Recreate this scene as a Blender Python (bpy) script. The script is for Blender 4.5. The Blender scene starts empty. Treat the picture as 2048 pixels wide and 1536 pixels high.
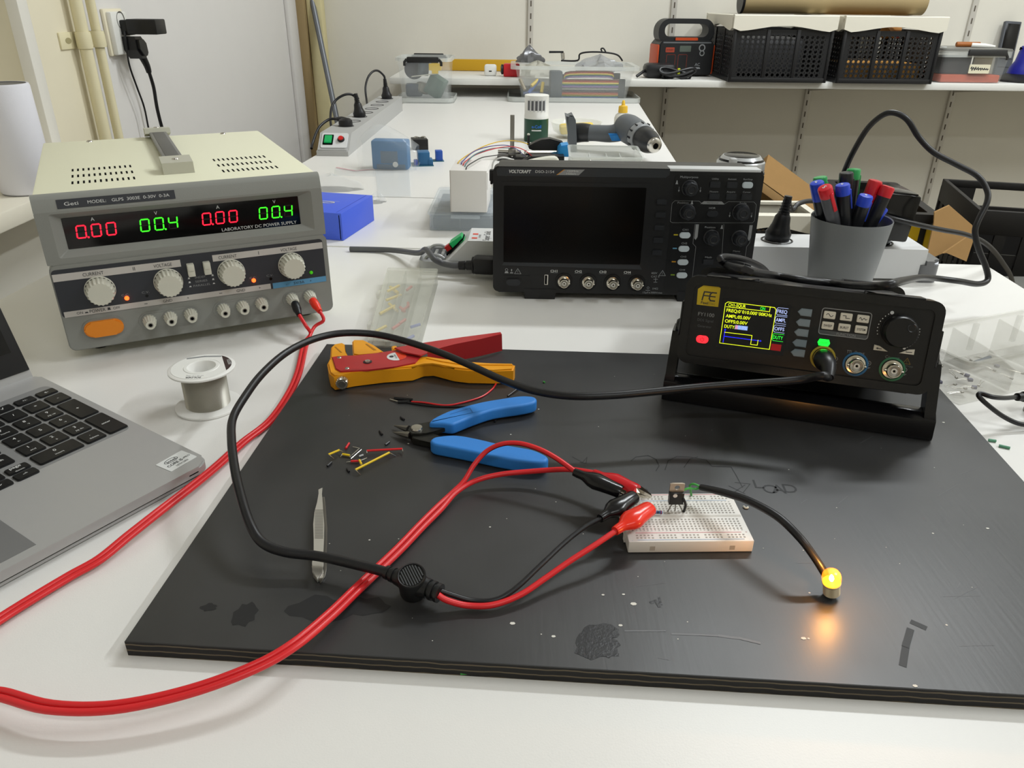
import bpy, bmesh, math, random
from math import sin, cos, pi, radians, atan2, hypot, sqrt
from mathutils import Matrix, Vector, Euler

SC = bpy.context.scene
COL = SC.collection
random.seed(7)

# ------------------------------------------------------------------ camera
# metres; the worktable's top is z = 0, x to the right, y away from the camera
F_PX, PITCH, ROLL, CAM_H = 1524.5, 0.4649, 0.0112, 0.3353
_fw = Vector((0, cos(PITCH), -sin(PITCH)))
_r0, _u0 = Vector((1, 0, 0)), Vector((0, sin(PITCH), cos(PITCH)))
_rt = cos(ROLL) * _r0 + sin(ROLL) * _u0
_up = -sin(ROLL) * _r0 + cos(ROLL) * _u0
cam_data = bpy.data.cameras.new('camera')
cam_data.sensor_width = 36
cam_data.lens = 36 * F_PX / 2048
cam_data.clip_start = 0.01
cam = bpy.data.objects.new('camera', cam_data)
COL.objects.link(cam)
cam.matrix_world = Matrix(((_rt.x, _up.x, -_fw.x, 0), (_rt.y, _up.y, -_fw.y, 0), (_rt.z, _up.z, -_fw.z, CAM_H), (0, 0, 0, 1)))
SC.camera = cam

# ------------------------------------------------------------------ world, exposure, lamps
world = bpy.data.worlds.new('world'); SC.world = world
world.use_nodes = True
world.node_tree.nodes['Background'].inputs[0].default_value = (0.97, 0.98, 1.0, 1)
world.node_tree.nodes['Background'].inputs[1].default_value = 0.05
SC.view_settings.view_transform = 'Standard'
SC.view_settings.look = 'None'
SC.view_settings.gamma = 1
SC.view_settings.use_curve_mapping = False
SC.view_settings.exposure = 0.0

CEIL = 2.35
LAMPS = [  # tube lamps under the ceiling: x, y, rotation, length, watts
    (1.25, 2.15, 0.0, 1.2, 50),
    (2.55, 0.75, 1.5708, 1.2, 53),
    (0.9, -1.15, 0.0, 1.5, 20),
]
for lx, ly, lr, ll, lw in LAMPS:
    ld = bpy.data.lights.new('tube_light', 'AREA')
    ld.shape = 'RECTANGLE'; ld.size = ll; ld.size_y = 0.16
    ld.energy = lw; ld.color = (0.93, 0.98, 1.0)
    lo = bpy.data.objects.new('tube_light', ld); COL.objects.link(lo)
    lo.location = (lx, ly, CEIL - 0.085); lo.rotation_euler = (0, 0, lr)


# ------------------------------------------------------------------ helpers
def ray(px, py):
    return F_PX * _fw + (px - 1024) * _rt - (py - 768) * _up

def P(px, py, z=0.0):
    """the place on the level z that the photograph shows at this point"""
    d = ray(px, py); t = (z - CAM_H) / d.z
    return Vector((d.x * t, d.y * t, z))

def PY(px, py, y):
    d = ray(px, py); t = y / d.y
    return Vector((d.x * t, y, CAM_H + d.z * t))

def lin(c):
    return c / 12.92 if c <= 0.04045 else ((c + 0.055) / 1.055) ** 2.4

def rgb(h):
    h = h.lstrip('#')
    return tuple(lin(int(h[i:i + 2], 16) / 255) for i in (0, 2, 4)) + (1.0,)

_mats = {}
def mat(name, col, rough=0.5, metal=0.0, spec=0.5, emit=0.0, alpha=1.0, noise=0.0, nscale=40.0, bump=0.0, bscale=300.0, trans=0.0, coat=0.0, ior=1.45, stretch=None):
    """principled material; noise varies colour a little, bump roughens the surface"""
    if name in _mats: return _mats[name]
    m = bpy.data.materials.new(name); m.use_nodes = True
    nt = m.node_tree; b = nt.nodes['Principled BSDF']
    c = rgb(col) if isinstance(col, str) else col
    b.inputs['Base Color'].default_value = c
    b.inputs['Roughness'].default_value = rough
    b.inputs['Metallic'].default_value = metal
    b.inputs['Specular IOR Level'].default_value = spec
    b.inputs['IOR'].default_value = ior
    b.inputs['Alpha'].default_value = alpha
    b.inputs['Transmission Weight'].default_value = trans
    b.inputs['Coat Weight'].default_value = coat
    if emit:
        b.inputs['Emission Color'].default_value = c
        b.inputs['Emission Strength'].default_value = emit
    if noise or bump:
        tc = nt.nodes.new('ShaderNodeTexCoord')
        vec = tc.outputs['Object']
        if stretch:
            mp = nt.nodes.new('ShaderNodeMapping'); mp.inputs['Scale'].default_value = stretch
            nt.links.new(vec, mp.inputs['Vector']); vec = mp.outputs['Vector']
    if noise:
        n = nt.nodes.new('ShaderNodeTexNoise'); n.inputs['Scale'].default_value = nscale; n.inputs['Detail'].default_value = 4
        nt.links.new(vec, n.inputs['Vector'])
        mx = nt.nodes.new('ShaderNodeMix'); mx.data_type = 'RGBA'
        mx.inputs['A'].default_value = tuple(min(1, x * (1 - noise)) for x in c[:3]) + (1,)
        mx.inputs['B'].default_value = tuple(min(1, x * (1 + noise)) for x in c[:3]) + (1,)
        nt.links.new(n.outputs['Fac'], mx.inputs['Factor'])
        nt.links.new(mx.outputs['Result'], b.inputs['Base Color'])
    if bump:
        n2 = nt.nodes.new('ShaderNodeTexNoise'); n2.inputs['Scale'].default_value = bscale; n2.inputs['Detail'].default_value = 2
        nt.links.new(vec, n2.inputs['Vector'])
        bp = nt.nodes.new('ShaderNodeBump'); bp.inputs['Strength'].default_value = bump; bp.inputs['Distance'].default_value = 0.001
        nt.links.new(n2.outputs['Fac'], bp.inputs['Height'])
        nt.links.new(bp.outputs['Normal'], b.inputs['Normal'])
    _mats[name] = m
    return m

class MB:
    """collects shapes and links them as one mesh object"""
    def __init__(s): s.V = []; s.F = []; s.I = []; s.mats = []
    def put(s, V, F, m, T=None):
        if m not in s.mats: s.mats.append(m)
        k = s.mats.index(m); n = len(s.V)
        s.V.extend([(T @ Vector(v)) for v in V] if T is not None else [Vector(v) for v in V])
        s.F.extend([[i + n for i in f] for f in F]); s.I.extend([k] * len(F))
        return s
    # --- shapes
    def box(s, m, c, d, b=0.0, T=None, seg=2):
        V, F = _box(tuple(round(x, 6) for x in d), round(b, 6), seg)
        M = Matrix.Translation(c)
        return s.put(V, F, m, T @ M if T is not None else M)
    def slab(s, m, lo, hi, b=0.0, T=None):
        return s.box(m, [(a + c) / 2 for a, c in zip(lo, hi)], [c - a for a, c in zip(lo, hi)], b, T)
    def prism(s, m, pts, z0, z1, T=None, b=0.0, seg=2):
        bm = bmesh.new()
        lo = [bm.verts.new((p[0], p[1], z0)) for p in pts]; hi = [bm.verts.new((p[0], p[1], z1)) for p in pts]
        bm.faces.new(lo[::-1]); top = bm.faces.new(hi); n = len(pts)
        for i in range(n): bm.faces.new((lo[i], lo[(i + 1) % n], hi[(i + 1) % n], hi[i]))
        if b:
            bmesh.ops.bevel(bm, geom=list(top.edges), offset=b, segments=seg, affect='EDGES', clamp_overlap=True)
            bm.normal_update()
            cap = max((f for f in bm.faces if f.normal.z > .99), key=lambda f: f.calc_area(), default=None)
            if cap is not None: bmesh.ops.inset_individual(bm, faces=[cap], thickness=b * .15)
        bm.normal_update()
        V, F = _dump(bm); return s.put(V, F, m, T)
    def lathe(s, m, prof, seg=32, T=None, sx=1.0, sy=1.0):
        V = []; F = []; rings = []
        for r, z in prof:
            if r < 1e-7: rings.append([len(V)]); V.append((0, 0, z))
            else:
                rings.append(list(range(len(V), len(V) + seg)))
                V += [(sx * r * cos(2 * pi * i / seg), sy * r * sin(2 * pi * i / seg), z) for i in range(seg)]
        for a, c in zip(rings[:-1], rings[1:]):
            for i in range(seg):
                j = (i + 1) % seg
                if len(a) == 1 and len(c) == 1: break
                if len(a) == 1: F.append([a[0], c[j], c[i]])
                elif len(c) == 1: F.append([a[i], a[j], c[0]])
                else: F.append([a[i], a[j], c[j], c[i]])
        return s.put(V, F, m, T)
    def gear(s, m, r, depth, n, z0, z1, T=None, seg=4, top=0.9, cap=True):
        """fluted knob body from z0 to z1"""
        V = []; F = []; N = n * seg
        def ring(z, k):
            i0 = len(V)
            for i in range(N):
                a = 2 * pi * i / N; rr = k * (r - depth * (0.5 - 0.5 * cos(n * a)))
                V.append((rr * cos(a), rr * sin(a), z))
            return list(range(i0, i0 + N))
        h = z1 - z0
        R = [ring(z0, 1.0), ring(z0 + h * 0.82, top + (1 - top) * 0.3), ring(z1, top * 0.94)]
        for a, c in zip(R[:-1], R[1:]):
            for i in range(N): F.append([a[i], a[(i + 1) % N], c[(i + 1) % N], c[i]])
        F.append(R[-1][:]); F.append(R[0][::-1])
        return s.put(V, F, m, T)
    def tube(s, m, pts, r, seg=10, T=None, sub=0, caps=True):
        pts = [Vector(p) for p in pts]
        R = list(r) if isinstance(r, (list, tuple)) else [r] * len(pts)
        if sub: pts, R = spline(pts, sub, R)
        V = []; F = []; n = None
        for i, p in enumerate(pts):
            t = (pts[min(i + 1, len(pts) - 1)] - pts[max(i - 1, 0)]).normalized()
            if n is None:
                n = t.orthogonal().normalized()
            n = (n - t * n.dot(t)).normalized(); bn = t.cross(n)
            V += [p + R[i] * (cos(2 * pi * k / seg) * n + sin(2 * pi * k / seg) * bn) for k in range(seg)]
        for i in range(len(pts) - 1):
            for k in range(seg):
                F.append([i * seg + k, i * seg + (k + 1) % seg, (i + 1) * seg + (k + 1) % seg, (i + 1) * seg + k])
        if caps:
            F.append(list(range(seg))[::-1]); F.append([(len(pts) - 1) * seg + k for k in range(seg)])
        return s.put(V, F, m, T)
    def loft(s, m, rings, T=None, caps=True):
        V = []; F = []; n = len(rings[0])
        for rg in rings: V += [Vector(p) for p in rg]
        for i in range(len(rings) - 1):
            for k in range(n): F.append([i * n + k, i * n + (k + 1) % n, (i + 1) * n + (k + 1) % n, (i + 1) * n + k])
        if caps:
            F.append(list(range(n))[::-1]); F.append([(len(rings) - 1) * n + k for k in range(n)])
        return s.put(V, F, m, T)
    def ring(s, m, outer, inner, z0, z1, T=None):
        """plate with a hole: outer and inner outlines with the same count"""
        n = len(outer); V = [(p[0], p[1], z) for z in (z0, z1) for p in list(outer) + list(inner)]; F = []
        for i in range(n):
            j = (i + 1) % n
            F += [[i, n + i, n + j, j], [2 * n + i, 2 * n + j, 3 * n + j, 3 * n + i], [i, j, 2 * n + j, 2 * n + i], [n + i, 3 * n + i, 3 * n + j, n + j]]
        return s.put(V, F, m, T)
    def flat(s, m, pts, z=0.0003, T=None):
        return s.put([(p[0], p[1], z) for p in pts], [list(range(len(pts)))], m, T)
    def text(s, m, txt, h, T=None, w=None, align='C', bold=0.0, z=0.0004, shear=0.0):
        V, F, bw, ch, x0 = _text(txt, bold, shear)
        k = h / ch; kx = k if w is None else w / bw
        off = {'C': -x0 - bw / 2, 'L': -x0, 'R': -x0 - bw}[align]
        return s.put([((v[0] + off) * kx, (v[1] - ch / 2) * k, z) for v in V], F, m, T)
    def line(s, m, pts, w, T=None, z=0.0004, close=False):
        """drawn line as a thin flat ribbon in the xy plane"""
        n = len(pts); rng = range(n if close else n - 1)
        for i in rng:
            a = Vector(pts[i]).to_2d() if len(pts[i]) > 2 else Vector(pts[i]); c = Vector(pts[(i + 1) % n][:2])
            d = (c - a)
            if d.length < 1e-9: continue
            d = d.normalized() * w / 2; q = Vector((-d.y, d.x))
            a2, c2 = a - d, c + d
            s.flat(m, [a2 - q, c2 - q, c2 + q, a2 + q], z + w * .03 * (i % 3), T)
        return s
    # --- link
    def build(s, name, parent=None, loc=None, rot=None, smooth=40):
        me = bpy.data.meshes.new(name)
        me.from_pydata([tuple(v) for v in s.V], [], s.F)
        for m in s.mats: me.materials.append(m)
        me.polygons.foreach_set('material_index', s.I)
        bm = bmesh.new(); bm.from_mesh(me); bmesh.ops.recalc_face_normals(bm, faces=bm.faces); bm.to_mesh(me); bm.free()
        me.polygons.foreach_set('use_smooth', [True] * len(me.polygons))
        me.set_sharp_from_angle(angle=radians(smooth))
        me.update()
        o = bpy.data.objects.new(name, me); COL.objects.link(o)
        if parent is not None: o.parent = parent
        if loc is not None: o.location = loc
        if rot is not None: o.rotation_euler = rot
        return o

def _dump(bm):
    bm.verts.index_update()
    V = [v.co.copy() for v in bm.verts]; F = [[v.index for v in f.verts] for f in bm.faces]
    bm.free(); return V, F

_bc = {}
def _box(d, b, seg):
    k = (d, b, seg)
    if k not in _bc:
        bm = bmesh.new(); bmesh.ops.create_cube(bm, size=1.0)
        for v in bm.verts: v.co = Vector((v.co.x * d[0], v.co.y * d[1], v.co.z * d[2]))
        if b: bmesh.ops.bevel(bm, geom=list(bm.edges), offset=min(b, min(d) * 0.49), segments=seg, affect='EDGES', profile=0.5)
        _bc[k] = _dump(bm)
    return _bc[k]

_tc = {}
def _text(txt, bold, shear):
    k = (txt, bold, shear)
    if k not in _tc:
        cu = bpy.data.curves.new('t', 'FONT'); cu.body = txt; cu.size = 1.0; cu.offset = bold; cu.resolution_u = 3; cu.shear = shear
        o = bpy.data.objects.new('t', cu)
        me = bpy.data.meshes.new_from_object(o)
        V = [v.co.copy() for v in me.vertices]; F = [list(p.vertices) for p in me.polygons]
        bpy.data.objects.remove(o); bpy.data.curves.remove(cu); bpy.data.meshes.remove(me)
        xs = [v.x for v in V] or [0, 1]
        _tc[k] = (V, F, max(xs) - min(xs), 0.69, min(xs))
    return _tc[k]

def spline(pts, sub, R=None):
    """Catmull-Rom through the points"""
    out = []; ro = []; n = len(pts)
    for i in range(n - 1):
        p0, p1, p2, p3 = pts[max(i - 1, 0)], pts[i], pts[i + 1], pts[min(i + 2, n - 1)]
        for k in range(sub):
            t = k / sub; t2, t3 = t * t, t * t * t
            out.append(0.5 * ((2 * p1) + (p2 - p0) * t + (2 * p0 - 5 * p1 + 4 * p2 - p3) * t2 + (3 * p1 - p0 - 3 * p2 + p3) * t3))
            if R: ro.append(R[i] + (R[i + 1] - R[i]) * t)
    out.append(pts[-1])
    if R: ro.append(R[-1])
    return (out, ro) if R else out

def rrect(w, h, r, n=5, cx=0.0, cy=0.0):
    o = []
    for sx, sy, a0 in ((1, 1, 0), (-1, 1, 90), (-1, -1, 180), (1, -1, 270)):
        for i in range(n + 1):
            a = radians(a0 + 90 * i / n); o.append((cx + sx * (w / 2 - r) + r * cos(a), cy + sy * (h / 2 - r) + r * sin(a)))
    return o

def circle(r, n=32, cx=0.0, cy=0.0):
    return [(cx + r * cos(2 * pi * i / n), cy + r * sin(2 * pi * i / n)) for i in range(n)]

def FR(x, z, y=0.0):
    """frame on a front face: u to the right, v up, w towards the viewer"""
    return Matrix(((1, 0, 0, x), (0, 0, -1, y), (0, 1, 0, z), (0, 0, 0, 1)))

def TR(x=0, y=0, z=0): return Matrix.Translation((x, y, z))
def RZ(a): return Matrix.Rotation(a, 4, 'Z')
def RX(a): return Matrix.Rotation(a, 4, 'X')
def RY(a): return Matrix.Rotation(a, 4, 'Y')
def along(p, q, roll=None):
    """frame at p with z pointing to q"""
    z = (Vector(q) - Vector(p)).normalized(); ref = Vector(roll) if roll else (Vector((0, 0, 1)) if abs(z.z) < 0.9 else Vector((0, 1, 0)))
    x = ref.cross(z).normalized(); y = z.cross(x)
    M = Matrix((x, y, z)).transposed().to_4x4(); M.translation = Vector(p); return M

def tag(o, label=None, cat=None, group=None, kind=None):
    if label: o['label'] = label
    if cat: o['category'] = cat
    if group: o['group'] = group
    if kind: o['kind'] = kind
    return o

def thing(name, label, cat, loc=(0, 0, 0), rz=0.0, group=None, rot=None):
    o = bpy.data.objects.new(name, None); o.empty_display_size = 0.02; COL.objects.link(o)
    o.location = loc; o.rotation_euler = rot if rot else (0, 0, rz)
    return tag(o, label, cat, group)

def copy_tree(o, parent=None):
    c = o.copy(); COL.objects.link(c)
    if parent is not None: c.parent = parent
    for ch in [x for x in o.children]: copy_tree(ch, c)
    return c

def settle(root, level=0.0):
    """raise a finished thing so that it rests on the level"""
    bpy.context.view_layer.update()
    lo = min((o.matrix_world @ v.co).z for o in [root] + list(root.children_recursive) if o.type == 'MESH' for v in o.data.vertices)
    root.location.z += level - lo

def struct(m, name):
    return tag(m.build(name), kind='structure')

K = Matrix.Scale(0.001, 4)              # millimetres

# ------------------------------------------------------------------ materials
M_wall = mat('wall_paint', '#dcd8cd', 0.85, noise=0.03, nscale=9, bump=0.25, bscale=60)
M_wallw = mat('white_wall_paint', '#dedbd8', 0.85, noise=0.02, nscale=9, bump=0.25, bscale=60)
M_cream = mat('cream_paint', '#e6dec6', 0.6, noise=0.04, nscale=12)
M_floor = mat('floor_lino', '#8a8273', 0.6, noise=0.12, nscale=12)
M_white = mat('white_laminate', '#e4e2de', 0.38, noise=0.012, nscale=25, bump=0.06, bscale=900)
M_whitep = mat('white_plastic', '#e6e5e0', 0.4)
M_edge = mat('grey_edge_band', '#b9b6ae', 0.5)
M_black = mat('black_plastic', '#141415', 0.42, bump=0.05, bscale=1500)
M_blackg = mat('glossy_black_plastic', '#0a0a0b', 0.16)
M_dark = mat('dark_void', '#040404', 0.9, spec=0.1)
M_rubber = mat('black_rubber', '#17171a', 0.38, spec=0.5)
M_steel = mat('bright_steel', '#c9c6bf', 0.22, metal=1.0)
M_steeld = mat('dull_steel', '#8d8a84', 0.38, metal=1.0)
M_nickel = mat('nickel', '#d8d2c4', 0.18, metal=1.0)
M_ink = mat('white_ink', '#d5d6d4', 0.6)
M_inkg = mat('grey_ink', '#8d8f90', 0.6)
M_dink = mat('dark_ink', '#333436', 0.6)
M_red = mat('red_insulation', '#d6262b', 0.34)
M_redp = mat('red_plastic', '#c8202a', 0.35)
M_yel = mat('yellow_plastic', '#e8c21d', 0.4)
M_blue = mat('blue_plastic', '#2d6fb3', 0.45)
M_clear = mat('clear_plastic', '#e9edec', 0.15, alpha=0.13, spec=0.6)
M_milky = mat('milky_plastic', '#e3e6e2', 0.3, alpha=0.38)
M_film = mat('plastic_film', '#eef2f4', 0.12, alpha=0.17, spec=0.8)
M_card = mat('cardboard', '#947244', 0.85, noise=0.06, nscale=60)
M_orange = mat('orange_plastic', '#e5871c', 0.42)
M_silver = mat('silver_paint', '#b4b5b6', 0.38, metal=0.25)
# ================================================================== the room
FLOOR = -0.75
XL, XR, YB, YF = -0.93, 3.4, 3.62, -2.6   # inner faces of the walls
NY = 1.575                                # far side of the window niche in the left wall
SILL = 0.035
m = MB(); m.slab(M_floor, (XL - .4, YF - .1, FLOOR - .05), (XR + .1, YB + .1, FLOOR)); struct(m, 'floor')
m = MB(); m.slab(M_wallw, (XL - .4, YF - .1, CEIL), (XR + .1, YB + .1, CEIL + .05)); struct(m, 'ceiling')
m = MB(); m.slab(M_wall, (XL - .4, YB, FLOOR), (XR + .1, YB + .1, CEIL)); struct(m, 'wall_back')
m = MB()
m.slab(M_wallw, (XL - .3, NY + .235, FLOOR), (XL, YB, CEIL))
m.slab(M_cream, (XL - .3, NY, FLOOR), (XL, NY + .235, CEIL))
m.slab(M_wall, (XL - .3, YF, FLOOR), (XL, NY, SILL - .03))
m.slab(M_wall, (XL - .4, YF, SILL - .03), (XL - .3, NY, CEIL))
struct(m, 'wall_left')
m = MB(); m.slab(M_wall, (XR, YF - .1, FLOOR), (XR + .1, YB + .1, CEIL)); struct(m, 'wall_right')
m = MB(); m.slab(M_wall, (XL - .4, YF - .1, FLOOR), (XR + .1, YF, CEIL)); struct(m, 'wall_front')
# window sill and the white corner bead of the niche
m = MB(); m.slab(mat('sill_paint', '#e6e0d0', .45, noise=.02), (XL - .3, YF + .1, SILL - .03), (XL + .135, NY + .012, SILL), .003); struct(m, 'trim_1')
m = MB(); m.slab(mat('bead_paint', '#ece9e1', .5), (XL - .012, NY - .012, SILL), (XL + .012, NY + .022, CEIL), .003); struct(m, 'trim_2')
# painted wooden post and pipe casing in the far corner
m = MB(); m.slab(mat('brown_post', '#a08a62', .7, noise=.15, nscale=14, stretch=(6, 6, .4)), (XL, YB - .10, FLOOR), (XL + .05, YB, CEIL), .004)
m.slab(mat('pale_yellow_paint', '#d8cda0', .6, noise=.05), (XL + .05, YB - .07, FLOOR), (XL + .115, YB, CEIL), .01)
m.slab(M_wallw, (XL, YB - .22, FLOOR), (XL + .018, YB - .10, CEIL), .004)
struct(m, 'trim_3')
for lx, ly, lr, ll, lw in LAMPS:
    t = thing('ceiling_lamp', 'long white tube lamp under the ceiling, outside the frame', 'lamp', (lx, ly, CEIL), lr, 'ceiling tube lamps')
    m = MB(); m.slab(M_whitep, (-ll / 2 - .03, -.1, -.07), (ll / 2 + .03, .1, 0), .008); m.build('housing', t)
    m = MB(); m.slab(mat('lamp_diffuser', '#fff3df', 0.4, emit=1.5), (-ll / 2, -.08, -.08), (ll / 2, .08, -.0705)); m.build('diffuser', t)

# tables -------------------------------------------------------------------
def table(label, x0, y0, x1, y1, rz, skew=0.0):
    t = thing('worktable', label, 'table', (0, 0, 0))
    T = RZ(rz)
    m = MB(); m.prism(M_white, [(x0, y0), (x1, y0), (x1 + skew, y1), (x0 + skew, y1)], -.026, -.002, T)
    m.prism(M_white, [(x0, y0), (x1, y0), (x1 + skew, y1), (x0 + skew, y1)], -.002, 0, T, b=.0012)
    m.build('tabletop', t)
    for (a, c) in ((x0 + .04, y0 + .04), (x1 - .04, y0 + .04), (x1 - .04 + skew, y1 - .04), (x0 + .04 + skew, y1 - .04)):
        k = MB(); k.slab(M_steeld, (a - .02, c - .02, FLOOR), (a + .02, c + .02, -.026), .003, T); k.build('leg', t)
    return t
TA = radians(-3.2)
table('white worktable in front that carries the black board and the instruments', -.683, .055, .627, 1.109, TA)
table('short white table section right behind the oscilloscope', -.585, 1.113, .225, 1.44, TA)
table('long white table behind with the drill and the clear boxes', -.590, 1.4435, .274, 3.045, TA, .02)
table('farthest white table section running in under the wall shelf', -.575, 3.049, .285, 3.52, TA)
# ================================================================== black board
BZ = 0.0108
BFL, BFR, BBR, BBL = (-.217, .318), (.375, .281), (.412, .7085), (-.196, .7365)
def board_mat():
    m = bpy.data.materials.new('black_board_film'); m.use_nodes = True
    nt = m.node_tree; b = nt.nodes['Principled BSDF']; L = nt.links.new
    tc = nt.nodes.new('ShaderNodeTexCoord')
    n1 = nt.nodes.new('ShaderNodeTexNoise'); n1.inputs['Scale'].default_value = 9; n1.inputs['Detail'].default_value = 6
    mp = nt.nodes.new('ShaderNodeMapping'); mp.inputs['Scale'].default_value = (300, 22, 1); mp.inputs['Rotation'].default_value = (0, 0, .9)
    n2 = nt.nodes.new('ShaderNodeTexNoise'); n2.inputs['Scale'].default_value = 1.0; n2.inputs['Detail'].default_value = 3
    cr = nt.nodes.new('ShaderNodeValToRGB')
    cr.color_ramp.elements[0].position = .35; cr.color_ramp.elements[0].color = (.021, .021, .0215, 1)
    cr.color_ramp.elements[1].position = .7; cr.color_ramp.elements[1].color = (.036, .036, .037, 1)
    L(tc.outputs['Object'], n1.inputs['Vector']); L(n1.outputs['Fac'], cr.inputs['Fac']); L(cr.outputs['Color'], b.inputs['Base Color'])
    L(tc.outputs['Object'], mp.inputs['Vector']); L(mp.outputs['Vector'], n2.inputs['Vector'])
    mr = nt.nodes.new('ShaderNodeMapRange'); mr.inputs['To Min'].default_value = .30; mr.inputs['To Max'].default_value = .50
    L(n1.outputs['Fac'], mr.inputs['Value']); L(mr.outputs['Result'], b.inputs['Roughness'])
    bp = nt.nodes.new('ShaderNodeBump'); bp.inputs['Strength'].default_value = .05; bp.inputs['Distance'].default_value = .001
    L(n2.outputs['Fac'], bp.inputs['Height']); L(bp.outputs['Normal'], b.inputs['Normal'])
    b.inputs['Specular IOR Level'].default_value = .6
    return m
def edge_mat():
    m = bpy.data.materials.new('laminated_board_edge'); m.use_nodes = True
    nt = m.node_tree; b = nt.nodes['Principled BSDF']; L = nt.links.new
    tc = nt.nodes.new('ShaderNodeTexCoord'); sx = nt.nodes.new('ShaderNodeSeparateXYZ'); L(tc.outputs['Object'], sx.inputs['Vector'])
    w = nt.nodes.new('ShaderNodeTexNoise'); w.inputs['Scale'].default_value = 60; L(tc.outputs['Object'], w.inputs['Vector'])
    a = nt.nodes.new('ShaderNodeMath'); a.operation = 'MULTIPLY_ADD'; a.inputs[1].default_value = .0022; L(w.outputs['Fac'], a.inputs[0]); L(sx.outputs['Z'], a.inputs[2])
    s = nt.nodes.new('ShaderNodeMath'); s.operation = 'MULTIPLY'; s.inputs[1].default_value = 2 * pi / .0042; L(a.outputs[0], s.inputs[0])
    si = nt.nodes.new('ShaderNodeMath'); si.operation = 'SINE'; L(s.outputs[0], si.inputs[0])
    cr = nt.nodes.new('ShaderNodeValToRGB')
    cr.color_ramp.elements[0].position = .62; cr.color_ramp.elements[0].color = (.008, .007, .0065, 1)
    cr.color_ramp.elements[1].position = .97; cr.color_ramp.elements[1].color = (.13, .10, .062, 1)
    L(si.outputs[0], cr.inputs['Fac']); L(cr.outputs['Color'], b.inputs['Base Color']); b.inputs['Roughness'].default_value = .75
    return m
M_board = board_mat(); M_bedge = edge_mat()
M_mark = mat('board_scuff', '#0a0a0b', .5)
M_scr = mat('board_scratch', '#6f7073', .5)
M_glue = mat('board_glue_patch', '#1c1c1e', .33, bump=.12, bscale=500)
M_speck = mat('plaster_speck', '#d8d5cc', .7)
m = MB()
oc = [BFL, BFR, BBR, BBL]
V = [(x, y, 0) for x, y in oc] + [(x, y, BZ - .0004) for x, y in oc]
m.put(V, [[3, 2, 1, 0]] + [[i, (i + 1) % 4, 4 + (i + 1) % 4, 4 + i] for i in range(4)], M_bedge)
cx = sum(p[0] for p in oc) / 4; cy = sum(p[1] for p in oc) / 4
tp = [(x + (.0004 if x < cx else -.0004), y + (.0004 if y < cy else -.0004), BZ) for x, y in oc]
m.put([(x, y, BZ - .0004) for x, y in oc] + tp, [[4, 5, 6, 7]] + [[i, (i + 1) % 4, 4 + (i + 1) % 4, 4 + i] for i in range(4)], M_board)
def bp2(px, py): p = P(px, py, BZ); return (p.x, p.y)
def mark(pts, w, mt, z=BZ + .00012): m.line(mt, [bp2(*p) for p in pts], w, None, z)
# pencilled drawing and the word LOAD, partly rubbed away
mark([(1145, 914), (1165, 925), (1174, 915)], .0006, M_mark); mark([(1174, 915), (1172, 927), (1160, 925)], .0006, M_mark)
mark([(1262, 922), (1272, 914), (1296, 911), (1312, 919), (1318, 932), (1312, 942)], .0007, M_mark)
mark([(1330, 940), (1336, 922), (1354, 913), (1378, 914), (1412, 920), (1424, 933), (1462, 934), (1472, 950), (1485, 975)], .0007, M_mark)
mark([(1368, 935), (1380, 918), (1395, 914)], .0007, M_mark)
mark([(1458, 972), (1490, 988)], .0006, M_mark); mark([(1490, 970), (1460, 990)], .0006, M_mark); mark([(1470, 965), (1500, 968), (1486, 986)], .0006, M_mark)
ch = [('L', (1516, 968)), ('O', (1541, 978)), ('A', (1556, 978)), ('D', (1580, 977))]
for c, p in ch:
    q = bp2(*p); m.text(M_mark, c, .011, TR(q[0], q[1], BZ) @ RZ(-.06), z=.00012)
# scratches, scuffs, glue spots
mark([(1345, 1268), (1400, 1270), (1440, 1272)], .0012, M_scr); mark([(1440, 1272), (1480, 1277), (1518, 1286)], .0018, M_scr)
mark([(1250, 1262), (1330, 1262)], .0008, M_scr)
mark([(1806, 1328), (1812, 1290), (1820, 1262)], .0040, M_mark); mark([(1828, 1246), (1846, 1254)], .004, M_mark)
mark([(1303, 1205), (1312, 1202), (1318, 1212)], .0022, M_glue); mark([(1318, 1195), (1322, 1208)], .0016, M_glue)
random.seed(11)
def blob(px, py, rx, ry, mt, n=17, jag=.35, z=BZ + .00015):
    c = bp2(px, py); pts = []
    for i in range(n):
        a = 2 * pi * i / n; k = 1 - jag * random.random(); pts.append((c[0] + rx * k * cos(a), c[1] + ry * k * sin(a)))
    m.flat(mt, pts, z)
blob(1194, 1290, .016, .012, M_glue); blob(1206, 1264, .013, .007, M_glue, z=BZ + .00018); blob(1214, 1302, .007, .006, M_glue, z=BZ + .0002)
M_damp = mat('board_stain', '#1d1d1e', .6)
blob(640, 1218, .022, .013, M_damp, z=BZ + .00008); blob(490, 1230, .008, .012, M_damp, z=BZ + .00011); blob(725, 1212, .02, .009, M_damp, z=BZ + .00014); blob(418, 1215, .006, .004, M_damp)
for i in range(26):
    px = random.uniform(1050, 2000); py = random.uniform(720, 1370); a = random.uniform(-.5, .9); l = random.uniform(.006, .03)
    c = bp2(px, py)
    if not (c[0] < .36 and .31 < c[1] < .69): continue
    m.line(M_scr, [(c[0], c[1]), (c[0] + l * cos(a), c[1] + l * sin(a))], .00016, None, BZ + .0001)
for i in range(70):
    px = random.uniform(650, 2000); py = random.uniform(730, 1380); c = bp2(px, py)
    if not (-.19 < c[0] < .37 and .32 < c[1] < .69): continue
    r = random.choice([.0003, .0004, .0005, .0008]); m.flat(M_speck, [(c[0] + r * cos(a), c[1] + r * .8 * sin(a)) for a in (0, 1.2, 2.5, 3.8, 5.1)], BZ + .00016)
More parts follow.
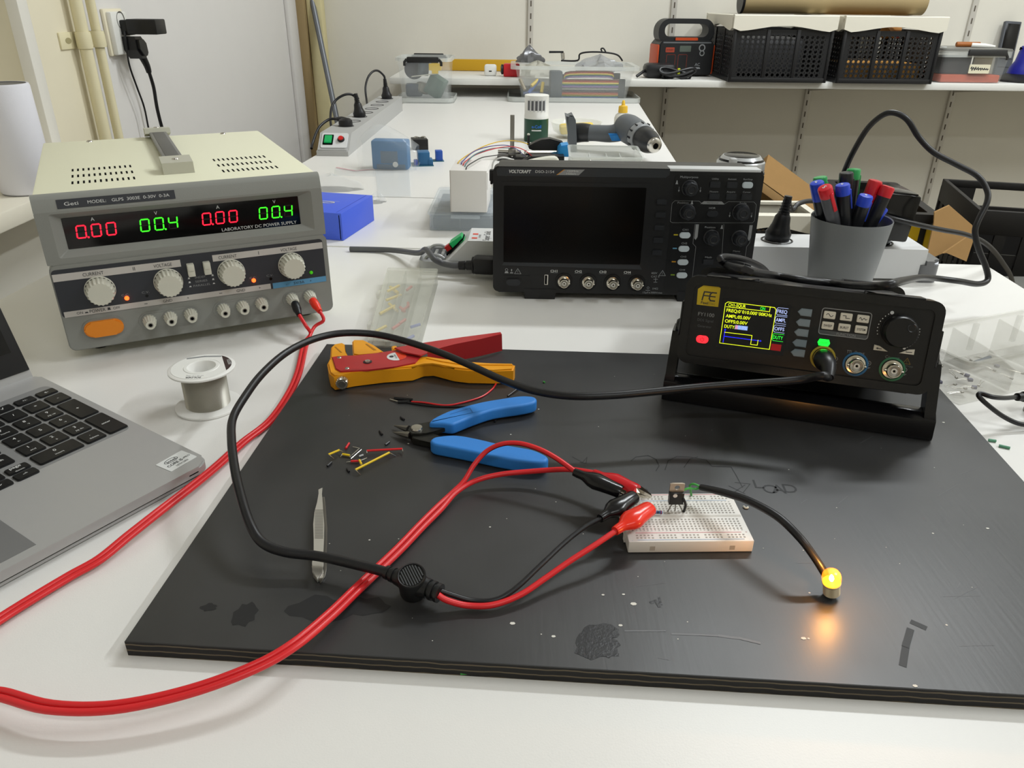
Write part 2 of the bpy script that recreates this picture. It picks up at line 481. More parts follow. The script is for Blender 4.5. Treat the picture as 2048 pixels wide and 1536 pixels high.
for p, r in (((1025, 1247), .0017), ((1107, 1273), .0013), ((1241, 1251), .0013), ((1607, 1277), .0016), ((1206, 1190), .001), ((1267, 1208), .002), ((1247, 1189), .001), ((1975, 1057), .0012), ((1887, 845), .0012), ((1830, 1372), .0014)):
    c = bp2(*p); m.flat(M_speck, [(c[0] + r * cos(a), c[1] + r * .7 * sin(a)) for a in (0, 1, 2.2, 3.3, 4.4, 5.4)], BZ + .0002)
tag(m.build('work_board'), 'large scuffed black board lying across the white worktable', 'board')
# ================================================================== laboratory power supply
M_pgrey = mat('instrument_grey', '#8a8b86', .5, bump=.08, bscale=1200)
M_pcream = mat('instrument_cream', '#eae9cf', .48, bump=.08, bscale=1200)
M_pdark = mat('panel_anthracite', '#32343a', .45)
M_plight = mat('panel_light_grey', '#c4bfba', .5)
M_pblue = mat('panel_blue', '#5d97bf', .5)
M_ivory = mat('ivory_plastic', '#cfcdbf', .42)
M_disp = mat('display_window', '#050505', .08, spec=.5)
M_ledr = mat('led_digit_red', '#ff1830', .4, emit=2.2)
M_ledg = mat('led_digit_green', '#35f020', .4, emit=1.6)
M_ledoff = mat('led_digit_off', '#140a0a', .4)
M_lamp_o = mat('led_lamp_orange', '#ff4a18', .3, emit=5)
M_lamp_g = mat('led_lamp_green', '#3fae12', .3, emit=.5)
SEG = {'0': 'abcdef', '4': 'bcfg', '5': 'acdfg', '8': 'abcdefg'}
def seg7(m, mon, moff, ch, x, z, w, h, T, dot=False):
    """seven-segment digit, lower left at x, z"""
    t = h * .098; g = t * .16; sl = .09
    def Q(pts): return [(x + a + (c) * sl, z + c) for a, c in pts]
    def hs(y): return [(t * .55 + g, y), (t + g, y + t / 2), (w - t - g, y + t / 2), (w - t * .55 - g, y), (w - t - g, y - t / 2), (t + g, y - t / 2)]
    def vs(xx, y0, y1): return [(xx, y0 + g), (xx + t / 2, y0 + t / 2 + g), (xx + t / 2, y1 - t / 2 - g), (xx, y1 - g), (xx - t / 2, y1 - t / 2 - g), (xx - t / 2, y0 + t / 2 + g)]
    S = {'a': hs(h - t / 2), 'd': hs(t / 2), 'g': hs(h / 2), 'f': vs(t / 2, h / 2, h - t / 2), 'e': vs(t / 2, t / 2, h / 2), 'b': vs(w - t / 2, h / 2, h - t / 2), 'c': vs(w - t / 2, t / 2, h / 2)}
    for k, pts in S.items(): m.flat(mon if k in SEG[ch] else moff, Q(pts), .3, T)
    if dot: m.flat(mon, circle(t * .75, 10, x + w + t * .9, z + t * .5), .3, T)
psu = thing('power_supply', 'beige and grey laboratory power supply with red and green digits', 'power supply', (-.4504, .7073, 0), .4778)
Z0 = 12.0
BLG = 0.8
def PF(x, z, y=0.0): return K @ FR(x, z + Z0, y)
PW, PH, PD = 271.7, 156.0, 335.0
m = MB(); m.slab(M_pcream, (1.5, 9, Z0 + 1), (PW - 1.5, PD, Z0 + PH), 2.5, K)
for j, yv in enumerate((126, 91, 56)):
    for r in range(12):
        for x0 in (36, 181):
            m.slab(M_dark, (x0 + r * 5.15 - .9, yv - 7, Z0 + PH - 1), (x0 + r * 5.15 + .9, yv + 7, Z0 + PH + .15), 0, K)
m.build('case', psu)
for x, y in ((55, 322), (220, 322)):
    m = MB(); m.lathe(M_steel, [(0, 2), (2.5, 1.8), (3.6, .8), (3.9, 0)], 16, K @ TR(x, y, Z0 + PH)); m.build('lid_screw', psu)
# front bezel: sloped header, window frame, lower panel block
m = MB()
prof = [(0, 141), (3.2, 152), (4.6, 154.6), (7.5, 156.2), (12, 156.2), (12, 141)]
m.loft(M_pgrey, [[(x, y, z + Z0) for y, z in prof] for x in (0, PW)], K)
out = rrect(PW, 51, 1.2, 3, PW / 2, 115.5); inn = rrect(248.5, 43, 2, 3, 136, 117.5); dsp = rrect(226, 30.5, .8, 3, 134, 117.7)
m.ring(M_pgrey, out, inn, -12, 0, PF(0, 0))
m.loft(M_pgrey, [[(x, z, 0) for x, z in inn], [(x, z, -7) for x, z in dsp]], PF(0, 0), caps=False)
m.prism(M_pgrey, rrect(PW, 90.5, 7, 4, PW / 2, 45), -12, BLG, PF(0, 0), b=.8)
m.build('front_bezel', psu)
slope = K @ TR(0, 0, Z0) @ TR(0, 0, 141) @ Matrix(((1, 0, 0, 0), (0, .279, -.960, 0), (0, .960, .279, 0), (0, 0, 0, 1)))
m = MB(); m.prism(M_pdark, rrect(104.5, 8.6, .3, 2, 73, 6.6), 0, .35, slope)
m.text(M_ink, 'Geti', 3.3, slope @ TR(33, 6.5, .4), w=12)
m.text(M_ink, 'MODEL:', 2.9, slope @ TR(55, 6.5, .4), w=16, z=.05); m.text(M_ink, 'GLPS  3003E  0-30V  0-3A', 2.9, slope @ TR(94, 6.5, .4), w=52, z=.05)
m.build('name_plate', psu)
m = MB(); m.prism(M_disp, dsp, -8, -6.6, PF(0, 0))
T = PF(0, 0) @ TR(0, 0, -6.5)
for x, mon, txt in ((30.2, M_ledr, '0.00'), (87.3, M_ledg, '00.4'), (146.2, M_ledr, '0.00'), (203.6, M_ledg, '00.4')):
    xs = x
    for i, c in enumerate(txt.replace('.', '')):
        seg7(m, mon, M_ledoff, c, xs, 111.8, 9.2, 13.2, T, dot=(txt[:2] == '0.' and i == 0) or (txt[:2] == '00' and i == 1))
        xs += 13.2
for x, c in ((47.5, 'A'), (104.5, 'V'), (164, 'A'), (221.5, 'V')): m.text(M_ink, c, 3.4, T @ TR(x, 129.6), z=.3)
m.text(M_ink, 'LABORATORY DC POWER SUPPLY', 3.2, T @ TR(203.5, 105.4), w=78, z=.3)
m.build('display', psu)
m = MB(); T = PF(0, 0) @ TR(0, 0, BLG)
m.prism(M_pdark, rrect(265.5, 49.5, 4, 4, 134, 60.9), 0, .4, T)
def bar(mt, x0, z0, x1, z1): m.flat(mt, [(x0, z0), (x1, z0), (x1, z1), (x0, z1)], .5, T)
bar(M_plight, 1.6, 74, 118.2, 81.4); bar(M_plight, 149.8, 74.9, 266.4, 81.9); bar(M_plight, 3.2, 36.4, 204.9, 42.5); bar(M_pblue, 207.2, 36.2, 266.6, 42.5)
def tx(mt, s, x, z, h, w=None): m.text(mt, s, h, T @ TR(x, z), w=w, z=.6)
tx(M_dink, 'CURRENT', 37, 77.8, 3.4, 18.5); tx(M_dink, 'II', 74, 77.8, 3.6); tx(M_dink, 'VOLTAGE', 101, 77.8, 3.4, 17.5)
tx(M_dink, 'CURRENT', 165, 78.4, 3.4, 18.5); tx(M_dink, 'I', 197, 78.4, 3.6); tx(M_dink, 'VOLTAGE', 229, 78.4, 3.4, 17.5)
tx(M_dink, 'ON', 17, 39.6, 2.6); tx(M_dink, 'POWER', 33, 39.6, 3.2, 14.5); tx(M_dink, 'OFF', 50.5, 39.6, 2.6)
for x, h in ((23, 1.3), (43.5, 2.7)): m.flat(M_dink, [(x - 1.8, 38.4), (x + 1.8, 38.4), (x + 1.2, 39.2), (x + 1.2, 38.4 + h), (x - 1.2, 38.4 + h), (x - 1.2, 39.2)], .6, T)
for x0 in (78, 152):
    m.flat(M_dink, [(x0 - 1.6, 39.2), (x0 + 1.6, 39.2), (x0 + 1.6, 39.8), (x0 - 1.6, 39.8)], .6, T)
    tx(M_dink, 'GND', x0 + 21, 39.5, 2.9, 9); tx(M_dink, '+', x0 + 41, 39.5, 3)
tx(M_dink, '-', 222, 39.3, 3); tx(M_dink, '5V/3A', 236, 39.3, 2.9, 12); tx(M_dink, '+', 249, 39.3, 3)
for i, s in enumerate(('INDEP.', 'SERIES', 'PARALLEL')):
    tx(M_inkg, s, 135, 60.3 - i * 4.4, 2.2, (11, 12, 17)[i])
    for x in (123.4, 147): m.flat(M_ink, [(x - 1.3, 59.6 - i * 4.4), (x + 1.3, 59.6 - i * 4.4), (x + .8, 60.3 - i * 4.4), (x + .8, 60.9 + (1 - i // 1.5) * .5 - i * 4.4), (x - .8, 60.9 + (1 - i // 1.5) * .5 - i * 4.4), (x - .8, 60.3 - i * 4.4)], .6, T)
for x in (61.5, 188): tx(M_inkg, 'C.C.', x - .5, 51.8, 2.2, 7.2)
for x in (80.5, 206): tx(M_inkg, 'C.V.', x - .5, 51.8, 2.2, 7.2)
for x in (80.5, 206): m.flat(M_blackg, circle(1.6, 14, x, 47.8), .6, T)
m.build('control_panel', psu)
for x, z in ((39.7, 60.6), (103.2, 59.6), (166.2, 61.2), (229.8, 60.4)):
    k = MB(); T = PF(x, z) @ TR(0, 0, BLG + .4)
    k.lathe(M_ivory, [(0, 0), (14.2, 0), (14.2, 1.6), (13.6, 2.2)], 40, T); k.gear(M_ivory, 13.7, 1.1, 20, 1.5, 15.5, T, top=.9)
    k.build('dial_knob', psu)
for x in (126.7, 142.6):
    k = MB(); k.box(M_ivory, (0, 0, 3), (7, 13, 8), .7, PF(x, 70) @ TR(0, 0, BLG + .4)); k.box(M_ivory, (0, 2.5, 7), (6, 6, 1.4), .5, PF(x, 70) @ TR(0, 0, BLG + .4)); k.build('mode_button', psu)
for x, z, mt, r in ((61.7, 48.3, M_lamp_o, 2.2), (187.8, 48.8, M_lamp_o, 2.2), (250.6, 48.9, M_lamp_g, 1.9)):
    k = MB(); k.lathe(mt, [(r, 0), (r, 1.2), (r * .75, 2.3), (0, 2.9)], 18, PF(x, z) @ TR(0, 0, BLG + .3)); k.build('indicator_led', psu)
k = MB(); k.prism(M_pgrey, rrect(41, 21, 10.4, 8), 0, 1.0, PF(35, 20.5) @ TR(0, 0, BLG), b=.6); k.prism(M_orange, rrect(36.5, 16.6, 8.2, 8), .9, 4.4, PF(35, 20.7) @ TR(0, 0, BLG), b=1.4)
k.build('power_button', psu)
for cx_, w in ((98, 61), (171.5, 61), (235.5, 40)):
    k = MB(); k.prism(M_pgrey, rrect(w, 20, 9.9, 8), 0, .9, PF(cx_, 20.5) @ TR(0, 0, BLG), b=.5); k.prism(M_pgrey, rrect(w - 5, 15.4, 7.6, 8), .85, 1.6, PF(cx_, 20.5) @ TR(0, 0, BLG), b=.4)
    k.build('terminal_plate', psu)
for x, z in ((77.9, 21.2), (98.2, 21.5), (118.4, 21.6), (151.8, 21.6), (171.9, 21.6), (192, 22), (225.6, 22), (245.4, 22.4)):
    k = MB(); T = PF(x, z) @ TR(0, 0, BLG + 1.5)
    k.lathe(M_pgrey, [(0, 0), (7.6, 0), (7.6, 1.0), (6.5, 1.4)], 28, T); k.gear(M_ivory, 6.9, .7, 14, 1.2, 14.5, T, top=.72)
    k.lathe(M_ivory, [(4.6, 14.3), (4.6, 15.2), (2.6, 15.2), (2.6, 13)], 20, T); k.lathe(M_dark, [(2.6, 14.9), (0, 14.9)], 16, T); k.lathe(M_steeld, [(2.6, 15.0), (1.7, 15.1), (1.7, 13)], 16, T)
    k.build('binding_post', psu)
# carrying strap on the lid
for y0, y1, sgn in ((60, 94, 1), (304, 338, -1)):
    k = MB()
    a = (y0, 0), (y0 + (2 if sgn > 0 else 1), 11.5 if sgn > 0 else 14), (y1 - 3 if sgn > 0 else y1 - 2, 14 if sgn > 0 else 11.5), (y1, 0 if sgn < 0 else 10)
    k.loft(mat('strap_end_grey', '#b9b7a8', .5), [[(x, y, Z0 + PH + z) for y, z in (a if sgn > 0 else ((y0, 8), (y0 + 3, 14), (y1 - 2, 11.5), (y1, 0)))] for x in (121.5, 152.5)], K)
    k.lathe(M_steel, [(0, 1.8), (3, 1.4), (3.8, 0)], 16, K @ TR(137, (y0 + y1) / 2, Z0 + PH + 12.6))
    k.build('handle_mount', psu)
k = MB(); k.slab(mat('strap_grey', '#7b7a77', .55), (126.5, 84, Z0 + PH + 5), (147.5, 316, Z0 + PH + 9.5), 1.2, K)
k.slab(mat('strap_groove', '#5f5e5b', .6), (130, 98, Z0 + PH + 9.3), (144, 302, Z0 + PH + 9.9), .2, K); k.build('carry_handle', psu)
for x, y in ((26, 34), (246, 34), (18, 312), (254, 312)):
    k = MB(); k.lathe(M_rubber, [(0, 0), (7, 0), (8, 3), (8, Z0 + 1.2), (0, Z0 + 1.2)], 18, K @ TR(x, y, 0)); k.build('foot', psu)
# ================================================================== oscilloscope
M_sc = mat('scope_black', '#17181a', .42, bump=.06, bscale=1500)
M_sc2 = mat('scope_panel_black', '#101113', .38)
M_sck = mat('scope_key', '#26282c', .36)
M_scgrey = mat('scope_slate', '#2d3034', .4)
M_scr_off = mat('dark_screen', '#0a0908', .22, spec=.25)
M_btn_lit = mat('pale_button', '#c2ccd2', .4)
M_silk = mat('silk_grey', '#9c9fa2', .6)
scope = thing('oscilloscope', 'black four-channel oscilloscope with a dark screen standing on the white worktable', 'oscilloscope', (-.0253, .9099, .0085), rot=(-.0315, 0, -.0193))
def SF(x, z, y=0.0): return K @ FR(x, z, y)
m = MB(); m.slab(M_sc, (4, 22, 3), (314, 84, 150), 4, K); m.slab(M_sc, (10, 80, 12), (308, 94, 140), 4, K)
m.build('body', scope)
m = MB()
m.prism(M_sc, rrect(318, 154, 7, 5, 159, 77), -24, 0, SF(0, 0), b=2.2)
m.flat(M_scgrey, [(5, 143), (203, 143.6), (207.5, 147), (207.5, 153), (8, 153), (4, 150)], .15, SF(0, 0))
m.prism(M_sc, rrect(177, 102, 3, 4, 97.5, 86.5), -.5, 1.2, SF(0, 0), b=1)
m.flat(M_scgrey, [(11, 34.8), (14, 39.2), (181, 38), (184.5, 32.4)], 1.35, SF(0, 0))
m.prism(M_sc2, rrect(97, 144, 4, 4, 262, 75), -.5, .25, SF(0, 0))
m.slab(mat('scope_top_highlight', '#c9cbcc', .4), (207, -.4, 151), (314, 22, 154.6), 1.2, K)  # pale slab paints the highlight along the lit top of the black bezel
m.prism(M_sc, [(40, -8.3), (78, -8.3), (80, 6), (38, 6)], -20, .8, SF(0, 0), b=1); m.prism(M_sc, [(232, -8.3), (270, -8.3), (272, 6), (230, 6)], -20, .8, SF(0, 0), b=1)
m.prism(M_sc2, [(13, 0.5), (45, .5), (48, 8), (46, 22), (13, 22)], -.5, .5, SF(0, 0))
k = MB(); k.prism(M_scr_off, rrect(168.5, 93, 1, 3, 97.3, 85.4), 1.0, 1.5, SF(0, 0)); k.build('screen', scope)
T = SF(0, 0)
m.flat(M_pdark, [(17, 145.2), (73.5, 145), (83, 151.4), (17, 151)], .3, T)
def tx(mt, s, x, z, h, w=None, **k): m.text(mt, s, h, T @ TR(x, z), w=w, z=.5, **k)
tx(M_ink, 'VOLTCRAFT', 32, 148.4, 3.5, 26, shear=.2, bold=.03); tx(M_ink, 'DSO-2154', 61, 148.6, 3.0, 22)
m.flat(M_inkg, [(76, 145), (101, 145), (107.8, 151.6), (84.6, 151.4)], .3, T); m.flat(mat('scope_amber', '#c98a2c', .5), [(74.6, 145), (76, 145), (84.6, 151.4), (83.2, 151.4)], .35, T)
tx(M_ink, '150MHz', 94, 149.8, 1.9, 13); tx(M_ink, '1GSa/s', 92, 146.8, 1.9, 11)
for i in range(4):
    x = 88.6 + 30.3 * i
    tx(M_ink, 'CH%d' % (i + 1), x - 12.8, 28.4, 2.9, 8.6, bold=.02); m.flat(M_silk, [(x - 17.5, 26), (x - 8, 26), (x - 8, 26.3), (x - 17.5, 26.3)], .5, T)
    tx(M_silk, 'CH%d' % (i + 1), 232.6 + .5 * i, 82.6 - 16.6 * i, 2.2, 6.8)
    m.flat(mat('ch_dash_%d' % i, ('#b8a81c', '#5f98b4', '#c08a1e', '#7d9a26')[i], .5), rrect(5.2, 1.5, .4, 2, 221.8 + .4 * i, 76.3 - 16.7 * i), .5, T)
for s, x, z, h, w in (('Multipurpose', 230.6, 145, 2.4, 21), ('Utility', 261.5, 143.4, 1.9, 8), ('Autoset', 281, 143.4, 1.9, 10), ('Run/Stop', 299.5, 143.4, 1.9, 10.5), ('Measure', 261.5, 128.6, 1.9, 10), ('Acquire', 281.5, 128.6, 1.9, 10), ('Cursor', 300, 128.6, 1.9, 9),
                      ('Position', 226.5, 115, 2.2, 13), ('Scale', 297.5, 115.6, 2.2, 8), ('HOR', 261.8, 109.2, 2.3, 7.6), ('Position', 262, 86.2, 2.2, 12.5), ('Menu', 297.5, 57.4, 2.2, 8.5), ('Math', 264.3, 49.2, 2.2, 8), ('Force', 299, 38.6, 2.2, 9),
                      ('400V', 200, 28, 2.5, 7.5), ('CAT II', 201.5, 23.6, 2.4, 10), ('1MΩ', 203, 8, 2.4, 6.5), ('15pF≤300Vrms', 200, 2.8, 2.3, 24)):
    tx(M_silk, s, x, z, h, w)
# warning triangles and small symbols
for x, z in ((30.9, 27.2), (210, 28)):
    m.line(M_silk, [(x - 4, z - 3), (x + 4, z - 3), (x, z + 3.6)], .5, T, .5, True); tx(M_silk, '!', x, z - .6, 3.2)
m.flat(M_silk, [(14.5, 24.6), (19.5, 24.6), (18.6, 27), (15.4, 27)], .5, T); m.line(M_silk, [(x + 17, z + 29) for x, z in circle(1.6, 14)], .4, T, .5, True)
m.flat(M_silk, [(21, 24.6), (25.5, 24.6), (24.6, 26), (21.9, 26)], .5, T); m.flat(M_silk, [(22.6, 27.2), (23.8, 27.2), (23.8, 30), (22.6, 30)], .5, T)
m.line(M_silk, [(200, 20), (205, 20)], .5, T); m.line(M_silk, [(202.5, 22), (202.5, 17)], .5, T); m.line(M_silk, [(200.5, 16.2), (204.5, 16.2)], .5, T)
m.line(M_silk, [(x + 194, z + 9) for x, z in circle(1.3, 12)], .4, T, .5, True); m.line(M_silk, [(191.5, 5.6), (196.5, 5.6)], .6, T)
# framed control groups
m.line(M_inkg, [(213.5, 92.5), (213.5, 114), (216.5, 117.2), (245, 117.2), (250, 113.8), (275, 113.8), (280, 117.2), (310, 117.2), (313.4, 114), (314, 95), (312, 92.3), (216, 91)], .35, T, .45, True)
m.line(M_inkg, [(243.5, 89.7), (243.5, 66), (247.5, 62), (247.5, 8)], .35, T, .45); m.line(M_inkg, [(278, 90), (280.5, 50)], .35, T, .45); m.line(M_inkg, [(312, 89), (312, 68), (309, 63), (309, 40)], .35, T, .45)
m.flat(M_inkg, [(247, 113.9), (276, 113.9), (272, 117.2), (251, 117.2)], .46, T); tx(M_sc2, 'Horizontal', 261.5, 115.5, 1.8, 13)
for x in (245.8, 310.2): m.flat(M_inkg, [(x - 1.3, 89.5), (x + 2.4, 89.5), (x + 2.4, 74), (x + .4, 70.4), (x - 1.3, 72.5)], .46, T)
for x, z in ((216.8, 138.5), (237, 115.3), (276, 86.5), (311, 80)): m.flat(M_silk, [(x - 1.6, z - 2), (x + 1.6, z - 2), (x + .8, z + .2), (x + .5, z + 2.4), (x - .5, z + 2.4), (x - .8, z + .2)], .46, T)
for x, z in ((220, 129.4), (245.3, 129.4), (283.5, 100.5), (309.5, 100.5)): m.flat(M_silk, [(x - 1, z + .4), (x + 1, z + .4), (x, z - 2)], .46, T); m.line(M_silk, [(x, z), (x, z + 4)], .35, T, .46)
m.build('front_bezel', scope)
for z in (115.8, 100.3, 84.8, 69.4, 54.0):
    k = MB(); k.prism(M_sck, rrect(12, 6.2, .9, 3), 0, 2.6, SF(200.9, z), b=.6); k.build('soft_key', scope)
for x, z, mt in ((261.6, 136.8, M_sck), (281.4, 136.6, M_sck), (299.6, 136.8, M_btn_lit), (262.1, 123.2, M_sck), (282.2, 123.0, M_sck), (300.2, 123.0, M_sck), (297.5, 52, M_sck), (264.5, 43.6, M_sck), (299, 33, M_sck)):
    k = MB(); k.prism(mt, rrect(12.4, 7.2, 1.2 if mt is M_sck else 3, 4), .2, 2.4, SF(x, z), b=.6); k.build('function_key', scope)
k = MB(); k.prism(M_sck, rrect(13.6, 6.8, 3.3, 5), .2, 2.2, SF(262.6, 102.6), b=.6); k.build('function_key', scope)
for i in range(4):
    k = MB(); k.prism(M_btn_lit, rrect(13.2, 7, 3.4, 6), .2, 2.2, SF(232.7 + .5 * i, 76.1 - 16.7 * i), b=.7); k.build('channel_key', scope)
for x, z, r in ((232.4, 132.3, 8.7), (232.8, 104.3, 8.4), (296.2, 105.3, 9.4), (265, 74, 8.6), (298.6, 73.7, 8.6)):
    k = MB(); k.lathe(M_sck, [(r * 1.12, .2), (r * 1.1, 1.4), (r, 2)], 36, SF(x, z)); k.gear(M_sck, r, .55, 8, 1.8, 13, SF(x, z), seg=6, top=.92)
    k.lathe(M_sc2, [(0, 12.2), (3.4, 13.0), (4.4, 13.5), (5.2, 13.2)], 28, SF(x, z)); k.build('rotary_knob', scope)
k = MB(); k.prism(M_sc2, rrect(21, 11, 4.4, 6), .3, 1.0, SF(25.6, 13.2)); k.prism(M_sck, rrect(17.6, 8.4, 3.6, 6), .9, 2.6, SF(25.6, 13.4), b=.7); k.build('power_button', scope)
k = MB(); k.prism(M_steel, rrect(4.6, 13, .4, 2), .1, 1.0, SF(66.6, 17.2)); k.prism(M_dark, rrect(2.6, 11.4, .2, 2), .9, 1.1, SF(66.2, 17.2)); k.build('usb_socket', scope)
def bnc(par, T, collar=None, rc=10.5):
    k = MB()
    if collar: k.lathe(collar, [(rc, 0), (rc, .9), (rc - 1.6, 1.1), (rc - 2.0, 0)], 36, T)
    k.lathe(M_nickel, [(7.6, 0), (7.6, 2.2), (6.4, 2.4), (6.4, 3.2), (5.6, 3.4), (5.6, 11.5), (5.2, 12), (4.7, 12), (4.7, 6)], 28, T)
    k.lathe(M_whitep, [(4.7, 7), (2.3, 7), (2.3, 11), (1.6, 11)], 20, T); k.lathe(M_nickel, [(1.6, 10.6), (1.0, 10.6), (1.0, 9)], 14, T); k.lathe(M_dark, [(1.0, 10), (0, 10)], 10, T)
    for s in (-1, 1): k.lathe(M_nickel, [(1.1, 0), (1.1, 2.0), (0, 2.3)], 10, T @ TR(s * 5.2, 0, 9.2) @ RY(s * pi / 2))
    return k.build('bnc_socket', par)
for i in range(4):
    x = 88.6 + 30.33 * i; z = 15.3 - .3 * i
    k = MB(); k.lathe(M_sc2, [(0, .2), (9.9, .2), (9.9, 1.4), (10.7, 1.3), (10.9, 0)], 36, SF(x, z)); k.build('socket_recess', scope)
    bnc(scope, SF(x, z))
k = MB(); k.slab(M_sc, (-5, 14, 134), (1, 24, 147), 1, K); k.slab(M_sc, (-4, 16, 130), (-1, 22, 136), .6, K); k.build('handle_pivot', scope)
# ================================================================== signal generator
M_gf = mat('generator_front', '#0c0c0e', .34)
M_gb = mat('generator_shell', '#131316', .36, bump=.05, bscale=800, noise=.1, nscale=60)
M_gfr = mat('generator_bumper', '#0e0e10', .22)
M_gkey = mat('slate_key', '#7b8890', .45)
M_ckey = mat('cream_key', '#d9d5c7', .45)
M_lcd = mat('lcd_screen', '#02030c', .12)
def emi(n, c, e): return mat(n, c, .4, emit=e)
M_ly = emi('lcd_yellow', '#d8e81e', 1.1); M_lb = emi('lcd_blue', '#1a22e0', 1.2); M_lw = emi('lcd_pale', '#aebdf2', .8); M_lg = emi('lcd_green', '#22e83a', 1.0); M_lr = emi('lcd_red', '#8a0d12', .5)
GX, GY, GZ, GYAW, GT = .1473, .6146, .0530, -.3101, .2531
gen = thing('signal_generator', 'black signal generator with a lit colour screen tilted up on its handle', 'signal generator', (GX, GY, GZ), rot=(-GT, 0, GYAW))
GM = Matrix.Translation((GX, GY, GZ)) @ RZ(GYAW) @ RX(-GT)
def GW(x, z, w=0.0): return GM @ Vector((x * .001, -w * .001, z * .001))
def GF(x, z, y=0.0): return K @ FR(x, z, y)
GD = 196
m = MB(); m.slab(M_gb, (6, 10, 5), (193, GD - 10, 70), 5, K)
m.build('case', gen)
def bumper(y0, y1):
    k = MB(); o = rrect(203, 76.5, 9, 5, 99.8, 36.7); i = rrect(189, 62.5, 5, 5, 99.8, 36.7)
    k.ring(M_gfr, o, i, -y1, -y0, GF(0, 0))
    for s in (-1, 1):
        for xs in (0.18, .82):
            k.slab(M_gfr, (xs * 200 - 22, y0 + 2, (74.2 if s > 0 else -2.4)), (xs * 200 + 22, y1 - 2, (76.4 if s > 0 else -.6)), .8, K)
        k.slab(M_gfr, ((201 if s > 0 else -3.6), y0 + 2, 22), ((203.4 if s > 0 else -1.4), y1 - 2, 52), .8, K)
    return k.build('corner_bumper', gen)
bumper(-2, 22); bumper(GD - 24, GD)
m = MB(); m.prism(M_gf, rrect(190, 63.5, 5, 5, 99.8, 36.7), -8, 0, GF(0, 0))
T = GF(0, 0)
def tx(mt, s, x, z, h, w=None, zz=.35, **k): m.text(mt, s, h, T @ TR(x, z), w=w, z=zz, **k)
m.flat(mat('logo_yellow', '#c9ad1c', .5), [(9, 50.3), (27.2, 50.3), (27, 66.5), (25.6, 67.4), (12.5, 67.4), (8.2, 63.8)], .3, T)
# FE logo drawn from strokes
m.line(M_dink, [(13, 55), (14, 62), (19.2, 62)], 1.1, T, .4); m.line(M_dink, [(13.6, 58.8), (18, 58.8)], 1.0, T, .41)
m.line(M_dink, [(24, 62), (20.6, 62), (19.2, 60.4), (18.8, 56.6), (20, 55), (23.4, 55)], 1.1, T, .4); m.line(M_dink, [(19, 58.6), (23.4, 58.6)], 1.0, T, .41)
tx(M_dink, 'Feel', 15.3, 52.6, 2.2, 6, .4, bold=.02); tx(mat('logo_olive', '#8d7b20', .5), 'Elec', 21.6, 52.6, 2.2, 5.6, .4)
tx(M_inkg, 'FY1100', 18.2, 42.6, 3.1, 13.6); tx(mat('dim_ink', '#55585a', .6), 'DDS Signal', 18.2, 37.5, 2.2, 13.4); tx(mat('dim_ink', '#55585a', .6), 'Generator', 18.2, 32.3, 2.2, 11.8)
# function key frame and legends
fo = rrect(38.6, 22.4, 2.4, 4, 129.6, 48.9); fi = rrect(37.4, 21.2, 1.9, 4, 129.6, 48.9)
m.ring(M_inkg, fo, fi, .1, .35, T); m.flat(mat('legend_grey', '#4f5254', .5), [(111, 38.3), (148.2, 38.3), (148.2, 41.4), (111, 41.4)], .3, T); tx(M_inkg, 'FUNCTION', 132, 39.8, 2.1, 14.5, .45)
tx(mat('dim_ink', '#55585a', .6), 'COUNTER', 116.6, 39.8, 1.4, 8, .45)
tx(mat('logo_olive', '#8d7b20', .5), 'Output1', 116.2, 26, 2.3, 9.6); tx(M_inkg, 'TTL  Output', 141.8, 26.4, 2.2, 13.6); tx(M_inkg, 'Counter', 169.8, 26.0, 2.3, 10.6)
m.line(mat('warn_ochre', '#6d5a26', .6), [(178.2, 22.2), (183.8, 22.2), (181, 27)], .5, T, .35, True); tx(mat('warn_ochre', '#6d5a26', .6), '!', 181, 24, 2.6); tx(mat('dim_ink', '#55585a', .6), '<20Vpp', 182, 20.6, 1.4, 8.4)
for x, z in ((127.3, 18.9), (153.1, 18.8), (180.6, 17.2)):
    m.line(M_inkg, [(a + x, c + z) for a, c in circle(1.7, 16)], .35, T, .35, True); m.flat(M_inkg, circle(.6, 10, x, z), .35, T)
    m.line(M_inkg, [(x, z - 1.7), (x, z - 3.6)], .35, T, .35); m.line(M_inkg, [(x - 1.7, z - 3.6), (x + 1.7, z - 3.6)], .35, T, .35); m.line(M_inkg, [(x - .9, z - 4.3), (x + .9, z - 4.3)], .35, T, .35); m.line(M_inkg, [(x - 4, z), (x - 1.7, z)], .35, T, .35)
kc = (170.6, 48.4)
for i in range(9):
    a = radians(118 + i * 10); m.flat(M_ink, circle(.45 + (1.0 if i == 0 else .0), 10, kc[0] + 16 * cos(a), kc[1] + 15.5 * sin(a)), .35, T)
for i in range(10):
    a = radians(12 - i * 8.5); m.flat(M_ink, circle(.42 + (.7 if i == 9 else 0), 10, kc[0] + 15.2 * cos(a), kc[1] + 15.2 * sin(a)), .35, T)
m.build('front_panel', gen)
